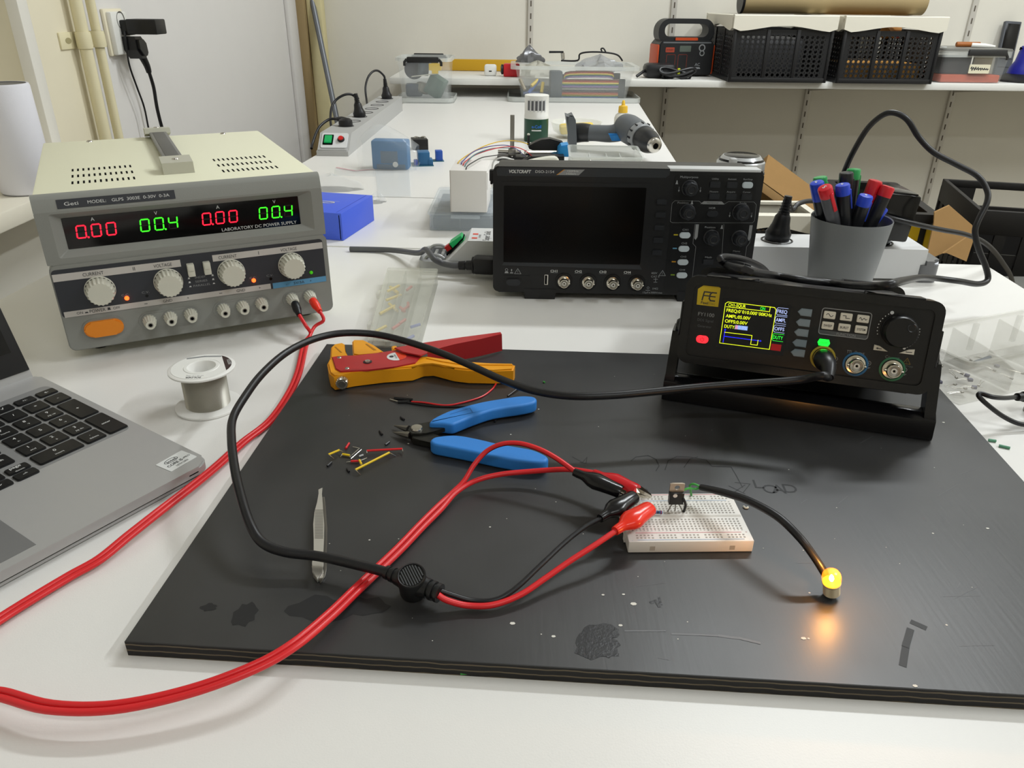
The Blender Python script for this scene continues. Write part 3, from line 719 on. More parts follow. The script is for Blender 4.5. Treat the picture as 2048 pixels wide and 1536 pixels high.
# screen
m = MB(); m.prism(M_lcd, rrect(56.5, 43.5, 1, 3, 58, 37), -.2, .25, GF(0, 0))
fr = [(32.8, 19.6), (74.3, 19.6), (74.5, 53.6), (73, 55.4), (34.6, 55.6), (32.8, 54)]
m.line(M_ly, fr, .5, T, .35, True); m.line(M_ly, [(34, 51.4), (69.5, 51.4), (69.5, 55.6)], .5, T, .35)
tx(M_ly, 'CH1-SQUR', 42.5, 53.5, 2.6, 14.5, .4, bold=.01); tx(M_lg, 'ON', 63.7, 53.4, 2.6, 4, .4, bold=.01)
tx(M_ly, "FREQ:0`010.000`00KHz", 53.2, 48.6, 2.7, 37.4, .4, bold=.012); tx(M_ly, 'AMPL:05.00V', 44.8, 43.8, 2.7, 20.4, .4, bold=.012); tx(M_ly, 'OFFS:0.00V', 43.9, 39.3, 2.7, 18.8, .4, bold=.012); tx(M_ly, 'DUTY:', 39.2, 34.7, 2.7, 9, .4, bold=.012)
m.flat(emi('lcd_highlight', '#7f9ed8', .9), [(43.6, 33.2), (54, 33.2), (54, 36.8), (43.6, 36.8)], .33, T); tx(M_lw, '80.0%', 49, 35, 2.4, 9, .42); m.flat(emi('lcd_pink', '#e0607a', .8), [(44, 33.4), (46, 33.4), (46, 36.6), (44, 36.6)], .38, T)
m.line(M_lb, [(35.6, 20.6), (35.8, 31.8)], .6, T, .36); m.line(M_lb, [(35.6, 25.9), (66, 25.8)], .6, T, .36); m.flat(M_lb, [(65.6, 24.9), (65.6, 26.7), (67, 25.8)], .36, T); m.flat(M_lb, [(34.9, 31.2), (36.7, 31.2), (35.8, 32.8)], .36, T)
m.line(M_ly, [(35.8, 29.4), (58.5, 29.6), (58.5, 21.8), (64, 21.8), (64, 26.2)], .5, T, .4)
for z, s in ((52.7, 'FREQ'), (45.5, 'AMPL'), (37.9, 'OFFS'), (30.5, 'DUTY')):
    c = M_lg if s == 'DUTY' else M_lw; lc = M_lg if s == 'DUTY' else M_lb
    tx(c, s, 79.6, z, 2.9, 8, .4, bold=.01); m.line(c if s == 'DUTY' else M_lw, [(84, z - 3), (76, z - 3), (75, z - 1.8), (75, z + 1.8), (76, z + 3), (84, z + 3)], .35, T, .36)
m.flat(M_lr, [(75.2, 19.2), (83.4, 19.2), (83.4, 24.8), (75.2, 24.8)], .36, T)
m.build('screen', gen)
for z in (54.3, 45.6, 37.1, 28.2, 19.8):
    k = MB(); k.prism(M_gkey, [(91.6, z), (94.4, z - 3.1), (102.8, z - 3.1), (102.8, z + 3.1), (94.4, z + 3.1)], 0, 1.8, T, b=.5); k.build('soft_key', gen)
for i, s in enumerate(('~', 'sq', '~v', 'SWEEP', 'BURST', 'SYSTEM')):
    x = 116.7 + 12.85 * (i % 3); z = 54.5 if i < 3 else 45.7
    k = MB(); k.prism(M_ckey, rrect(9.2, 6.2, .8, 3, x, z), .2, 1.9, T, b=.4)
    if s == 'sq': k.line(M_dink, [(x - 2.6, z + .9), (x - .3, z + .9), (x - .3, z - .9), (x + 2.6, z - .9)], .55, T, 1.95)
    elif s == '~': k.line(M_dink, [(x - 2.6 + 5.2 * t / 14, z + 1.1 * sin(2 * pi * t / 14)) for t in range(15)], .5, T, 1.95)
    elif s == '~v': k.line(M_dink, [(x - 2.8 + 5.6 * t / 18, z + .9 * sin(2 * pi * t / 9) * (1.1 if t < 9 else .7)) for t in range(19)], .5, T, 1.95)
    else: k.text(M_dink, s, 1.9, T @ TR(x, z), w=6.6, z=1.95, bold=.02)
    k.build('function_key', gen)
k = MB(); k.prism(emi('key_glow_green', '#19e83c', 1.3), [(111.2, 31), (112.4, 28.4), (119.8, 28.4), (121, 31), (119.8, 34), (112.4, 34)], .2, 1.8, T, b=.5); k.text(mat('glow_ink', '#0d7a22', .5), 'On/Off', 1.6, T @ TR(116.2, 31.2), w=5.4, z=1.85); k.build('output_key', gen)
k = MB(); k.prism(emi('key_glow_red', '#ff2b36', 1.3), rrect(10.4, 6.6, 3.2, 7, 17.9, 20.9), .2, 1.8, T, b=.5)
k.line(mat('glow_red_ink', '#8a0f16', .5), [(17.9 + 1.5 * sin(a * .1), 20.8 + 1.5 * -cos(a * .1)) for a in range(-25, 26)], .35, T, 1.85); k.line(mat('glow_red_ink', '#8a0f16', .5), [(17.9, 21), (17.9, 22.9)], .35, T, 1.86); k.build('power_button', gen)
for sx, cx_ in ((1, 159.8), (-1, 179.5)):
    k = MB(); k.prism(M_ckey, [(cx_ - sx * 5.3, 30.4), (cx_ + sx * 5.6, 30.4), (cx_ - sx * 1.2, 34.2), (cx_ - sx * 5.3, 34.8)], .2, 1.8, T, b=.3)
    k.line(M_dink, [(cx_ - sx * 3.4, 32.2), (cx_ + sx * .4, 32.0)], .6, T, 1.86); k.flat(M_dink, [(cx_ - sx * 3.8, 32.2), (cx_ - sx * 2.2, 33.1), (cx_ - sx * 2.2, 31.3)] if sx > 0 else [(cx_ + 3.8 - 4.4, 32.2), (cx_ - 2.2 + 1.2, 33.1), (cx_ - 2.2 + 1.2, 31.3)], 1.87, T)
    k.build('arrow_key', gen)
k = MB(); k.lathe(M_gf, [(13.6, .1), (13.4, 1.2), (12.9, 1.6), (12.6, 13), (11.6, 14.4), (0, 14.4)], 48, GF(*kc)); k.lathe(mat('knob_dimple', '#202226', .3), [(0, 14.15), (2.4, 14.3), (3.3, 14.75), (3.6, 14.4)], 24, GF(kc[0] + 6.5, kc[1] + 4.5)); k.build('jog_dial', gen)
for x, z, c in ((117.4, 18.6, '#a8952a'), (143.2, 16.6, '#24618c'), (171.3, 16.4, '#2d6a48')):
    bnc(gen, GF(x, z), mat('collar' + c, c, .4), 10)
# tilting handle, set square to the board
hp = [GW(-5.2, 26, -20), GW(205.2, 26, -20)]
k = MB(); inv = GM.inverted()
uL, uR = Vector((.1370, .618, 0)), Vector((.3500, .5485, 0))
def L(v): return inv @ Vector(v)
ux = (uR - uL).normalized(); uy = Vector((-ux.y, ux.x, 0))
for s, u, h in ((0, uL, hp[0]), (1, uR, hp[1])):
    o = ux * (.0045 if s == 0 else -.0045); rings = []
    for t in range(9):
        c = h.lerp(Vector((u.x, u.y, BZ + .012)) + o + uy * .012, t / 8); wd = .0105 if 0 < t < 8 else .009
        rings.append([c + ux * a * .0042 + uy * d * wd for a, d in ((-1, -1), (1, -1), (1, 1), (-1, 1))])
    k.loft(M_gfr, [[L(p) for p in r] for r in rings])
rings = []
for t in range(13):
    c = uL.lerp(uR, t / 12)
    rings.append([c + uy * d + Vector((0, 0, BZ + z)) for d, z in ((0, .0008), (-.001, .004), (.002, .0175), (.008, .0215), (.016, .022), (.026, .018), (.028, .0015))])
k.loft(M_gfr, [[L(p) for p in r] for r in rings]); k.build('tilt_handle', gen)
for s in (0, 1):
    k = MB(); k.lathe(M_gfr, [(0, 3.4), (7, 3), (8.5, 1), (8.5, -4)], 24, K @ TR(-4.2 if s == 0 else 204.2, 20, 26) @ RY(-pi / 2 if s == 0 else pi / 2)); k.build('handle_hinge', gen)
for x in (18, 182):
    k = MB(); k.slab(M_rubber, (x - 7, GD - 26, -5.2), (x + 7, GD - 6, -1.2), 1.2, K); k.build('foot', gen)
# ================================================================== tools and wiring on the board
def C3(x, y, z): return P(620 + x * .24414, 630 + y * .24414, z)       # places read off the photograph
def D3(x, y, z): return P(600 + x * .24414, 950 + y * .24414, z)
def E3(x, y, z): return P(1100 + x * .30273, 900 + y * .30273, z)
M_ys = mat('stripper_yellow', '#e89c14', .4); M_rs = mat('stripper_red', '#b02429', .35); M_rsd = mat('stripper_red_shaded', '#9c2226', .4)
# --- wire stripper
ZT = BZ + .0155
st = thing('wire_stripper', 'yellow and red automatic wire stripper at the back edge of the black board', 'wire stripper')
def o2(pts, z): return [tuple(C3(x, y, z).xy) for x, y in pts]
near = [(140, 395), (158, 470), (195, 500), (240, 492), (365, 470), (600, 442), (835, 425), (930, 392), (1010, 388), (1180, 432), (1300, 446), (1500, 450), (1665, 445)]
far = [(1680, 402), (1450, 394), (1260, 388), (1100, 362), (960, 336), (900, 334), (600, 360), (300, 345), (165, 345)]
m = MB(); m.prism(M_ys, o2(near + far, ZT), BZ + .0012, ZT, b=.0016)
m.prism(M_ys, o2([(960, 348), (1100, 374), (1255, 400), (1655, 405), (1660, 415), (1250, 412), (1080, 385), (950, 358)], ZT), ZT - .001, ZT + .0009, b=.0003)
m.build('lower_handle', st)
m = MB(); m.prism(M_ys, o2([(165, 350), (172, 262), (200, 238), (265, 226), (284, 236), (270, 256), (310, 335)], ZT), BZ + .002, ZT + .0002, b=.0012)
m.prism(mat('yellow_groove', '#a86d0c', .5), o2([(200, 262), (212, 260), (262, 305), (250, 308)], ZT + .0003), ZT, ZT + .0004); m.build('gripping_jaw', st)
m = MB(); m.prism(M_ys, o2([(345, 215), (360, 204), (440, 205), (520, 250), (605, 300), (560, 318), (400, 330), (352, 322)], ZT), BZ + .002, ZT + .0004, b=.0012)
m.prism(mat('yellow_groove', '#a86d0c', .5), o2([(452, 238), (466, 236), (545, 288), (520, 290)], ZT + .0004), ZT + .0002, ZT + .0006)
m.prism(M_ys, o2([(668, 268), (710, 262), (716, 290), (672, 298)], ZT), BZ + .003, ZT + .002, b=.001); m.build('cutting_jaw', st)
m = MB(); m.prism(M_rs, o2([(180, 346), (225, 340), (300, 334), (375, 336), (580, 310), (690, 290), (870, 318), (912, 336), (862, 392), (700, 424), (470, 452), (250, 464), (210, 440)], ZT + .001), ZT - .0002, ZT + .0014, b=.0005)
T = TR(0, 0, ZT + .0014)
c = C3(710, 340, ZT + .0014); a = C3(790, 330, ZT + .0014) - c
TL_ = Matrix.Translation(c) @ RZ(atan2(a.y, a.x) + .05)
m.flat(M_ink, circle(.0094, 28), .0002, TL_); m.flat(mat('badge_orange', '#e2401c', .5), [(.0008, -.0093)] + [(.0094 * cos(radians(t)), .0094 * sin(radians(t))) for t in range(-80, 85, 10)] + [(.0008, .0093)], .0003, TL_)
m.text(M_dink, 'WEICON', .0017, TL_ @ TR(-.0012, 0) @ RZ(-pi / 2), w=.0095, z=.0004); m.flat(M_dink, circle(.0022, 10, -.0048, .001), .0004, TL_)
m.build('cover_plate', st)
for x, y in ((240, 350), (305, 438)):
    k = MB(); k.lathe(M_steel, [(0, .0009), (.0018, .0007), (.0024, 0)], 16, Matrix.Translation(C3(x, y, ZT + .0012))); k.build('rivet', st)
k = MB(); c = C3(472, 386, ZT + .0012); k.lathe(M_black, [(.0042, 0), (.0042, .0006), (.0028, .0008)], 24, Matrix.Translation(c)); k.lathe(M_steel, [(.0028, .0004), (.0026, .0016), (0, .0022)], 20, Matrix.Translation(c)); k.build('pivot_bolt', st)
k = MB(); c = C3(262, 560, BZ + .0085); a = (c - C3(275, 470, BZ + .0085)); d = Vector((a.x, a.y, 0)).normalized()
k.gear(M_nickel, .0062, .0005, 24, 0, .006, along(c - d * .004, c)); k.lathe(M_steeld, [(.0035, .0061), (.0033, .0066), (0, .0064)], 18, along(c - d * .004, c)); k.build('adjusting_screw', st)
m = MB(); fl = [(690, 266), (950, 224), (1250, 180), (1562, 138), (1572, 156), (1400, 196), (1180, 240), (1040, 276), (960, 306), (905, 330), (860, 320), (760, 300)]
m.prism(M_rs, o2(fl, ZT + .0045), ZT + .0032, ZT + .0045, b=.0004)
edge = [(1572, 156), (1400, 196), (1180, 240), (1040, 276), (960, 306)]
e0 = [C3(x, y, ZT + .0045) for x, y in edge]
V = []; F = []
for p in e0: V += [Vector((p.x, p.y, ZT + .0045)), Vector((p.x + .0005, p.y - .0004, BZ + .0015)), Vector((p.x + .0004, p.y + .0010, BZ + .0015)), Vector((p.x, p.y + .0012, ZT + .0033))]
for i in range(len(e0) - 1):
    for k_ in range(4): F.append([4 * i + k_, 4 * i + (k_ + 1) % 4, 4 * i + 4 + (k_ + 1) % 4, 4 * i + 4 + k_])
F += [[0, 1, 2, 3], [4 * len(e0) - 4 + i for i in range(4)]]
m.put(V, F, M_rsd)  # web in a darker red than the flange, its shade painted in
m.lathe(M_steel, [(0, .0009), (.0018, .0007), (.0024, 0)], 16, Matrix.Translation(C3(935, 246, ZT + .0045)))
m.build('upper_handle', st)

# --- flush cutter
M_cb = mat('cutter_blue', '#2f7fd0', .5, bump=.06, bscale=1500); M_cm = mat('burnished_steel', '#33332f', .38, metal=.7)
cu = thing('flush_cutter', 'blue-handled flush cutter lying open on the black board', 'cutter')
def closed(pts, sub=4):
    n = len(pts); out = []
    for i in range(n):
        p0, p1, p2, p3 = (Vector(pts[(i + j) % n]) for j in (-1, 0, 1, 2))
        for k in range(sub):
            t = k / sub; q = 0.5 * (2 * p1 + (p2 - p0) * t + (2 * p0 - 5 * p1 + 4 * p2 - p3) * t * t + (3 * p1 - p0 - 3 * p2 + p3) * t ** 3); out.append((q.x, q.y))
    return out
def rounded(m, mt, pts, z0, z1, r, n=4):
    """flat body with a rounded upper and lower rim"""
    P_ = closed(pts); N = len(P_); A = sum(P_[i][0] * P_[(i + 1) % N][1] - P_[(i + 1) % N][0] * P_[i][1] for i in range(N)); sg = 1 if A > 0 else -1
    nr = []
    for i in range(N):
        t = (Vector(P_[(i + 1) % N]) - Vector(P_[i - 1])).normalized(); nr.append(Vector((-t.y, t.x)) * sg)
    rings = []
    for i in range(n + 1):
        a = pi / 2 * i / n; d = r * (1 - sin(a)); rings.append([(p[0] + q.x * d, p[1] + q.y * d, z0 + r * (1 - cos(a))) for p, q in zip(P_, nr)])
    for i in range(n + 1):
        a = pi / 2 * i / n; d = r * (1 - cos(a)); rings.append([(p[0] + q.x * d, p[1] + q.y * d, z1 - r * (1 - sin(a))) for p, q in zip(P_, nr)])
    rings = [[(p[0] + q.x * r * 1.04, p[1] + q.y * r * 1.04, z0) for p, q in zip(P_, nr)]] + rings + [[(p[0] + q.x * r * 1.04, p[1] + q.y * r * 1.04, z1) for p, q in zip(P_, nr)]]
    m.loft(mt, rings, caps=False)
    for rg, up in ((rings[0], False), (rings[-1], True)):
        bm = bmesh.new(); f = bm.faces.new([bm.verts.new(p) for p in (rg if up else rg[::-1])]); bmesh.ops.triangulate(bm, faces=[f], ngon_method='BEAUTY'); V, F = _dump(bm); m.put(V, F, mt)
    return m
def handle(pts, z0, z1):
    k = MB(); rounded(k, M_cb, o2(pts, z1), z0, z1, .0022); return k
handle([(986, 1030), (1000, 1008), (1040, 992), (1150, 980), (1250, 986), (1400, 1015), (1560, 1052), (1700, 1075), (1820, 1098), (1900, 1130), (1948, 1160), (1945, 1185), (1900, 1200), (1760, 1195), (1560, 1165), (1300, 1110), (1120, 1075), (1020, 1055)], BZ + .0006, BZ + .0115).build('handle_grip', cu)
k = handle([(985, 880), (990, 862), (1015, 840), (1110, 793), (1200, 762), (1400, 710), (1600, 676), (1720, 660), (1810, 662), (1848, 674), (1858, 692), (1846, 710), (1800, 726), (1700, 744), (1500, 775), (1330, 830), (1210, 878), (1160, 892), (1080, 884)], BZ + .002, BZ + .0125)
k.line(mat('blue_mould_line', '#1f5c9c', .5), [tuple(C3(*q, BZ + .0126).xy) for q in ((1150, 812), (1310, 762), (1330, 796))], .0007, None, BZ + .0126); k.build('handle_grip', cu)
m = MB(); m.prism(M_cm, o2([(800, 932), (815, 905), (850, 886), (930, 878), (980, 862), (1150, 870), (1145, 905), (1060, 930), (1010, 945), (960, 955), (900, 965), (830, 965)], BZ + .009), BZ + .0045, BZ + .008, b=.0006); m.build('jaw_arm', cu)
m = MB(); m.prism(M_cm, o2([(818, 940), (840, 912), (900, 905), (960, 922), (1040, 960), (1110, 985), (1030, 1030), (985, 1015), (900, 1000), (840, 985)], BZ + .009), BZ + .0008, BZ + .0062, b=.0006)
m.build('jaw_arm', cu)
for a, c2, w in (((808, 935), (690, 906), .0032), ((822, 985), (682, 962), .0034)):
    k = MB(); A = C3(*a, BZ + .005); B = C3(*c2, BZ + .003); k.tube(M_steeld, [A, A.lerp(B, .5), B], [w, w * .62, .0005], 8); k.build('cutting_tip', cu)
k = MB(); c = C3(874, 925, BZ + .0085); k.lathe(M_steel, [(.0050, -.004), (.0050, .0006), (.0045, .0014), (0, .0016)], 28, Matrix.Translation(Vector((c.x, c.y, BZ + .008)))); k.build('pivot', cu)

# --- tweezers
tw = thing('tweezers', 'steel tweezers lying under the black cable on the board', 'tweezers')
lef = [(150, 115), (152, 150), (140, 220), (118, 300), (108, 400), (112, 520), (112, 640), (98, 720), (100, 790), (140, 848)]
rig = [(180, 790), (192, 720), (190, 640), (196, 520), (198, 400), (190, 300), (185, 220), (176, 150), (186, 98)]
def tz(pts, z): return [tuple(D3(x, y, z).xy) for x, y in pts]
M_tw = mat('tweezer_steel', '#cfccc4', .38, metal=.75)
m = MB(); m.prism(M_tw, tz(lef + rig, BZ + .007), BZ + .0055, BZ + .0068, b=.0003)
for i in range(24):
    y = 285 + i * 10; c0 = D3(124, y, BZ + .007); c1 = D3(186, y, BZ + .007); m.line(M_steeld, [(c0.x, c0.y), (c1.x, c1.y)], .0006, None, BZ + .00685)
m.build('upper_blade', tw)
m = MB(); m.prism(M_steeld, [(x + .0022, y - .0012) for x, y in tz([(160, 150)] + lef[2:] + rig[:-1], BZ + .0035)], BZ + .0003, BZ + .0016, b=.0003); m.build('lower_blade', tw)
m = MB(); A = [tuple(D3(x, y, BZ + .004).xy) for x, y in ((98, 760), (104, 800), (140, 846), (178, 800), (188, 760))]; m.prism(M_tw, A, BZ + .0006, BZ + .0054); m.build('end_joint', tw)

# --- cables -------------------------------------------------------------
def cable(mt, pts, r, seg=10, sub=8): 
    k = MB(); k.tube(mt, [P(x, y, z) if not isinstance(x, Vector) else x for x, y, z in pts], r, seg, sub=sub); return k
def twotone(ma, mb, pts, r, sub=8, seg=12, phase=0):
    k = MB(); Q = spline([p if isinstance(p, Vector) else P(*p) for p in pts], sub); V = []; F1 = []; F2 = []
    n = None
    for i, p in enumerate(Q):
        t = (Q[min(i + 1, len(Q) - 1)] - Q[max(i - 1, 0)]).normalized(); n = Vector((0, 0, 1)); n = (n - t * n.dot(t)).normalized(); b = t.cross(n)
        V += [p + r * (cos(2 * pi * (j + .5) / seg) * n + sin(2 * pi * (j + .5) / seg) * b) for j in range(seg)]
    for i in range(len(Q) - 1):
        for j in range(seg):
            f = [i * seg + j, i * seg + (j + 1) % seg, (i + 1) * seg + (j + 1) % seg, (i + 1) * seg + j]
            ((F1) if (j + phase) % seg < seg * .86 else F2).append(f)
    k.put(V, F1 + F2, ma); 
    if mb not in k.mats: k.mats.append(mb)
    k.I = [0] * len(F1) + [1] * len(F2); return k
M_gclip = mat('glossy_black_boot', '#0e0e10', .22); M_rclip = mat('glossy_red_boot', '#c41a22', .24); M_oclip = mat('glossy_scarlet_boot', '#e8301c', .22)
def croc(par, mt, A, B, tip, s=1.0):
    """crocodile clip: boot from the wire A to the mouth B, jaws out to tip"""
    A = Vector(A); B = Vector(B); T = along(A, B); Ln = (B - A).length
    prof = [(0, 3.0, 3.0), (.08, 3.3, 3.3), (.18, 3.4, 3.3), (.24, 4.4, 3.6), (.36, 7.0, 4.8), (.48, 8.0, 5.6), (.62, 7.0, 5.4), (.80, 6.2, 5.0), (.96, 5.8, 4.8), (1.0, 5.2, 4.4)]
    rings = [[T @ Vector((a * s * .001 * cos(2 * pi * i / 20), b * s * .001 * sin(2 * pi * i / 20), t * Ln)) for i in range(20)] for t, a, b in prof]
    k = MB(); k.loft(mt, rings); o = k.build('clip_boot', par)
    k = MB(); T2 = along(B - (B - A).normalized() * .004, tip); L2 = (Vector(tip) - B).length + .004
    for sg in (-1, 1):
        rg = []
        for t, w, h in ((0, 3.6, 1.6), (.5, 3.0, 1.4), (1, 1.6, .6)):
            off = sg * (2.6 - 2.0 * t) * .001 * s
            rg.append([T2 @ Vector((a * w * .001 * s, off + b * h * .001 * s, t * L2)) for a, b in ((-1, -1), (1, -1), (1, 1), (-1, 1))])
        k.loft(M_nickel, rg)
        for q in range(4): k.box(M_nickel, (0, sg * .0009 * s, L2 * (.5 + .12 * q)), (.0036 * s, .0011 * s, .0008 * s), 0, T2)
    k.build('jaw', o); return o
BT = BZ + .0095         # top of the breadboard
# test lead from the power supply: two flat-laid strands
tl = thing('test_lead', 'red twin test lead looping from the power supply terminals to two crocodile clips', 'cable')
PP = lambda x, z, w: psu_m @ Vector((x * .001, -w * .001, (z + Z0) * .001))
psu_m = Matrix.Translation((-.4504, .7073, 0)) @ RZ(.4778)
for x, z, mt, end in ((225.6, 22, mat('black_banana', '#16171a', .4), (601, 633)), (245.4, 22.4, mat('orange_red_banana', '#e8351f', .35), (629, 626))):
    a = PP(x, z - 1, 17); b = PP(x + (-.4 if x < 240 else 2.4), z - 7.5, 37)
    k = MB(); k.tube(mt, [a, a.lerp(b, .1), a.lerp(b, .55), a.lerp(b, .6), b], [.0043, .0047, .0047, .0040, .0030], 16); k.build('banana_plug', tl)
b1 = PP(225.2, 14.5, 37); b2 = PP(247.8, 14.9, 37)
run = [(610, 690, .004), (597, 745, .0035), (577, 790, .0035), (540, 842, .0035), (487, 884, .004), (434, 932, .005), (380, 976, .007), (319, 1023, .008), (258, 1071, .007), (200, 1118, .005), (140, 1152, .004), (70, 1194, .004), (0, 1238, .004), (-90, 1300, .006), (-150, 1352, .008), (-120, 1392, .010), (-60, 1388, .012), (0, 1388, .013), (100, 1414, .014), (230, 1414, .015), (380, 1382, .017), (510, 1334, .020), (590, 1288, .021), (660, 1230, .018), (710, 1182, .015), (752, 1142, .0142), (800, 1096, .0142), (842, 1052, .0145), (878, 1016, .0150)]
def shift(pts, d):
    """the same run laid d beside itself, as places in the room"""
    Q = [P(*p) for p in pts]; out = []
    for i, q in enumerate(Q):
        t = Q[min(i + 1, len(Q) - 1)] - Q[max(i - 1, 0)]; t.z = 0; t.normalize(); out.append(q + Vector((t.y, -t.x, 0)) * d)
    return out
ra = shift(run, -.0021); rb = shift(run, .0021)
a_in = [b2, PP(249, 7, 45), P(628, 655, .012)]; b_in = [b1, P(612, 652, .018), P(621, 668, .008)]
red_out = [P(912, 985, .0165), P(950, 962, .018), P(1000, 949, .02), (P(1060, 943, .022)), P(1120, 939, .026), P(1150, 940, .028), P(1188, 946, .030)]
blk_out = [P(905, 985, .0165), P(928, 962, .020), P(948, 930, .028), P(974, 902, .036), P(1005, 888, .042), P(1040, 887, .044), P(1080, 899, .043), P(1115, 918, .040), P(1150, 943, .036)]
twotone(M_red, mat('black_strand', '#191416', .35), a_in + ra + blk_out, .0019, 6, 12, phase=8).build('wire_strand', tl)
full = b_in + rb + red_out
k = MB(); k.tube(M_red, full, .0020, 10, sub=6); k.build('wire_strand', tl)
croc(tl, M_gclip, P(1148, 944, .036), P(1243, 984, .032), P(1258, 989, .027), .95)
croc(tl, M_rclip, P(1188, 946, .030), P(1274, 982, .032), P(1296, 990, .026), .95)

# generator lead: coax, moulded junction, two short leads with clips
gl = thing('signal_lead', 'long black signal lead from the generator output arching over the tools', 'cable')
c0 = GW(117.4, 18.6, 3); c1 = GW(117.4, 18.4, 20)
k = MB(); T = along(c0, c1); k.lathe(M_nickel, [(.0079, 0), (.0079, .009), (.0072, .0105), (.0060, .012)], 28, T)
k.gear(M_nickel, .0081, .0004, 20, .001, .008, T); k.build('bnc_plug', gl)
c2 = GW(119.5, 15.5, 33); c3 = GW(119.6, 9.0, 41); c4 = P(1646, 751, .078)
k = MB(); k.tube(M_rubber, [GW(117.4, 18.5, 11), c1, GW(118.5, 17.6, 28), c2, c3], [.0083, .0082, .0072, .0060, .0046], 18, sub=4); k.build('plug_boot', gl)
cb = [c3, c4, P(1610, 758, .070), P(1560, 763, .066), P(1480, 768, .062), P(1400, 774, .059), P(1310, 783, .057), P(1220, 791, .056), P(1140, 792, .055), P(1070, 782, .053), P(1010, 762, .051), P(950, 735, .050), P(890, 709, .050), P(830, 688, .052), P(770, 672, .055), P(720, 666, .058), P(670, 668, .060), P(620, 681, .061), P(570, 707, .060), P(525, 747, .057), P(492, 790, .054), P(466, 836, .050), P(463, 880, .047), P(470, 940, .043), P(484, 1000, .039), P(502, 1052, .034), P(526, 1086, .029), P(570, 1104, .026), P(640, 1113, .024), P(712, 1129, .024), P(776, 1145, .024)]
k = MB(); k.tube(M_rubber, cb, .0032, 12, sub=6); k.build('coax_cable', gl)
j0 = P(772, 1144, .024); j1 = P(880, 1187, .022)
k = MB(); dj = (j1 - j0)
def J(t): return j0 + dj * t
k.tube(M_black, [J(0), J(.06), J(.061), J(.10), J(.101), J(.16), J(.161), J(.20), J(.201), J(.30), J(.42), J(.58), J(.70), J(.80), J(.801), J(.84), J(.841), J(.90), J(.901), J(.94), J(.941), J(1)],
       [.0042, .0043, .0036, .0036, .0046, .0047, .0039, .0039, .0050, .0056, .0075, .0075, .0062, .0060, .0047, .0047, .0060, .0060, .0047, .0047, .0058, .0058], 20)
T = along(J(.5), J(.5) + Vector((0, -.35, 1)))
k.lathe(M_black, [(.0086, -.0085), (.0086, .0082), (.0080, .0090), (.0074, .0088), (.0073, .0080), (0, .0080)], 32, T)
for i in range(9):
    x = -.0060 + i * .0015; h = sqrt(max(0, .0068 ** 2 - x * x)); k.box(mat('junction_rib', '#4a4b4d', .4), (x, 0, .0083), (.0007, 2 * h, .0008), 0, T @ RZ(.5))
k.build('junction', gl)
lb = [J(.97) + Vector((.001, .0018, 0)), P(905, 1190, .0195), P(945, 1201, .016), P(990, 1200, .0165), P(1030, 1178, .019), P(1080, 1132, .023), P(1130, 1085, .027), P(1170, 1054, .030), P(1203, 1036, .032)]
lr = [J(.97) - Vector((0, .0018, 0)), P(895, 1201, .019), P(935, 1211, .0155), P(985, 1210, .0155), P(1040, 1190, .017), P(1090, 1157, .020), P(1140, 1122, .024), P(1190, 1090, .028), P(1234, 1060, .031)]
k = MB(); k.tube(M_rubber, lb, .0016, 10, sub=8); k.build('black_wire', gl)
k = MB(); k.tube(M_red, lr, .0019, 10, sub=8); k.build('red_wire', gl)
croc(gl, M_gclip, P(1200, 1037, .032), P(1268, 993, .033), P(1276, 987, .027), .95)
croc(gl, M_oclip, P(1230, 1062, .031), P(1300, 1016, .032), P(1308, 1014, .0235), 1.0)

# --- breadboard
M_bb = mat('breadboard_white', '#e6e2dc', .5); M_hole = mat('breadboard_hole', '#a5a099', .8); M_bbr = mat('rail_red', '#d88a92', .6); M_bbb = mat('rail_blue', '#9fb7d2', .6)
bb = thing('breadboard', 'white solderless breadboard with a transistor and clips on the black board', 'breadboard', (.0776, .3997, BZ), .0326)
m = MB(); m.slab(M_bb, (0, 0, .0004), (.083, .0545, .0094), .0007)

for x in (.016, .069): m.slab(mat('bb_slot', '#b3aca2', .7), (x - .0017, -.00012, .0022), (x + .0017, .001, .0056))
for y in (.012, .0425): m.slab(M_bb, (-.0012, y - .002, .001), (.001, y + .002, .0068), .0003)
m.slab(mat('bb_trough', '#cfcac2', .6), (.001, .0262, .0090), (.082, .0285, .00945))
def hrow(y, n, x0, gaps=None, zt=.00955):
    for i in range(n):
        if gaps and i % 6 == 5: continue
        x = x0 + i * .00254; m.flat(M_hole, [(x - .0006, y - .0006), (x + .0006, y - .0006), (x + .0006, y + .0006), (x - .0006, y + .0006)], zt)
for i in range(5): hrow(.0135 + .00254 * i, 30, .0046); hrow(.0310 + .00254 * i, 30, .0046)
for y in (.0040, .0066, .0478, .0504): hrow(y, 29, .0065, True)
for y, c in ((.0018, M_bbb), (.0092, M_bbr), (.0455, M_bbb), (.0527, M_bbr)): m.flat(c, [(.006, y - .00025), (.077, y - .00025), (.077, y + .00025), (.006, y + .00025)], .00956)
for i in range(1, 31, 1):
    for y in (.0117, .0438): m.text(M_inkg, str(i % 10), .0010, TR(.0046 + (i - 1) * .00254, y, .0095), w=.0009, z=.0001)
for x in (.0026, .0803):
    m.text(M_bbr, '+', .0016, TR(x, .0092, .0095), z=.0001); m.text(M_bbb, '-', .0016, TR(x, .0018, .0095), z=.0001)
m.build('plug_block', bb)
tr = thing('transistor', 'black power transistor with a metal tab standing in the breadboard', 'transistor', P(1349, 1019, BT), .02)
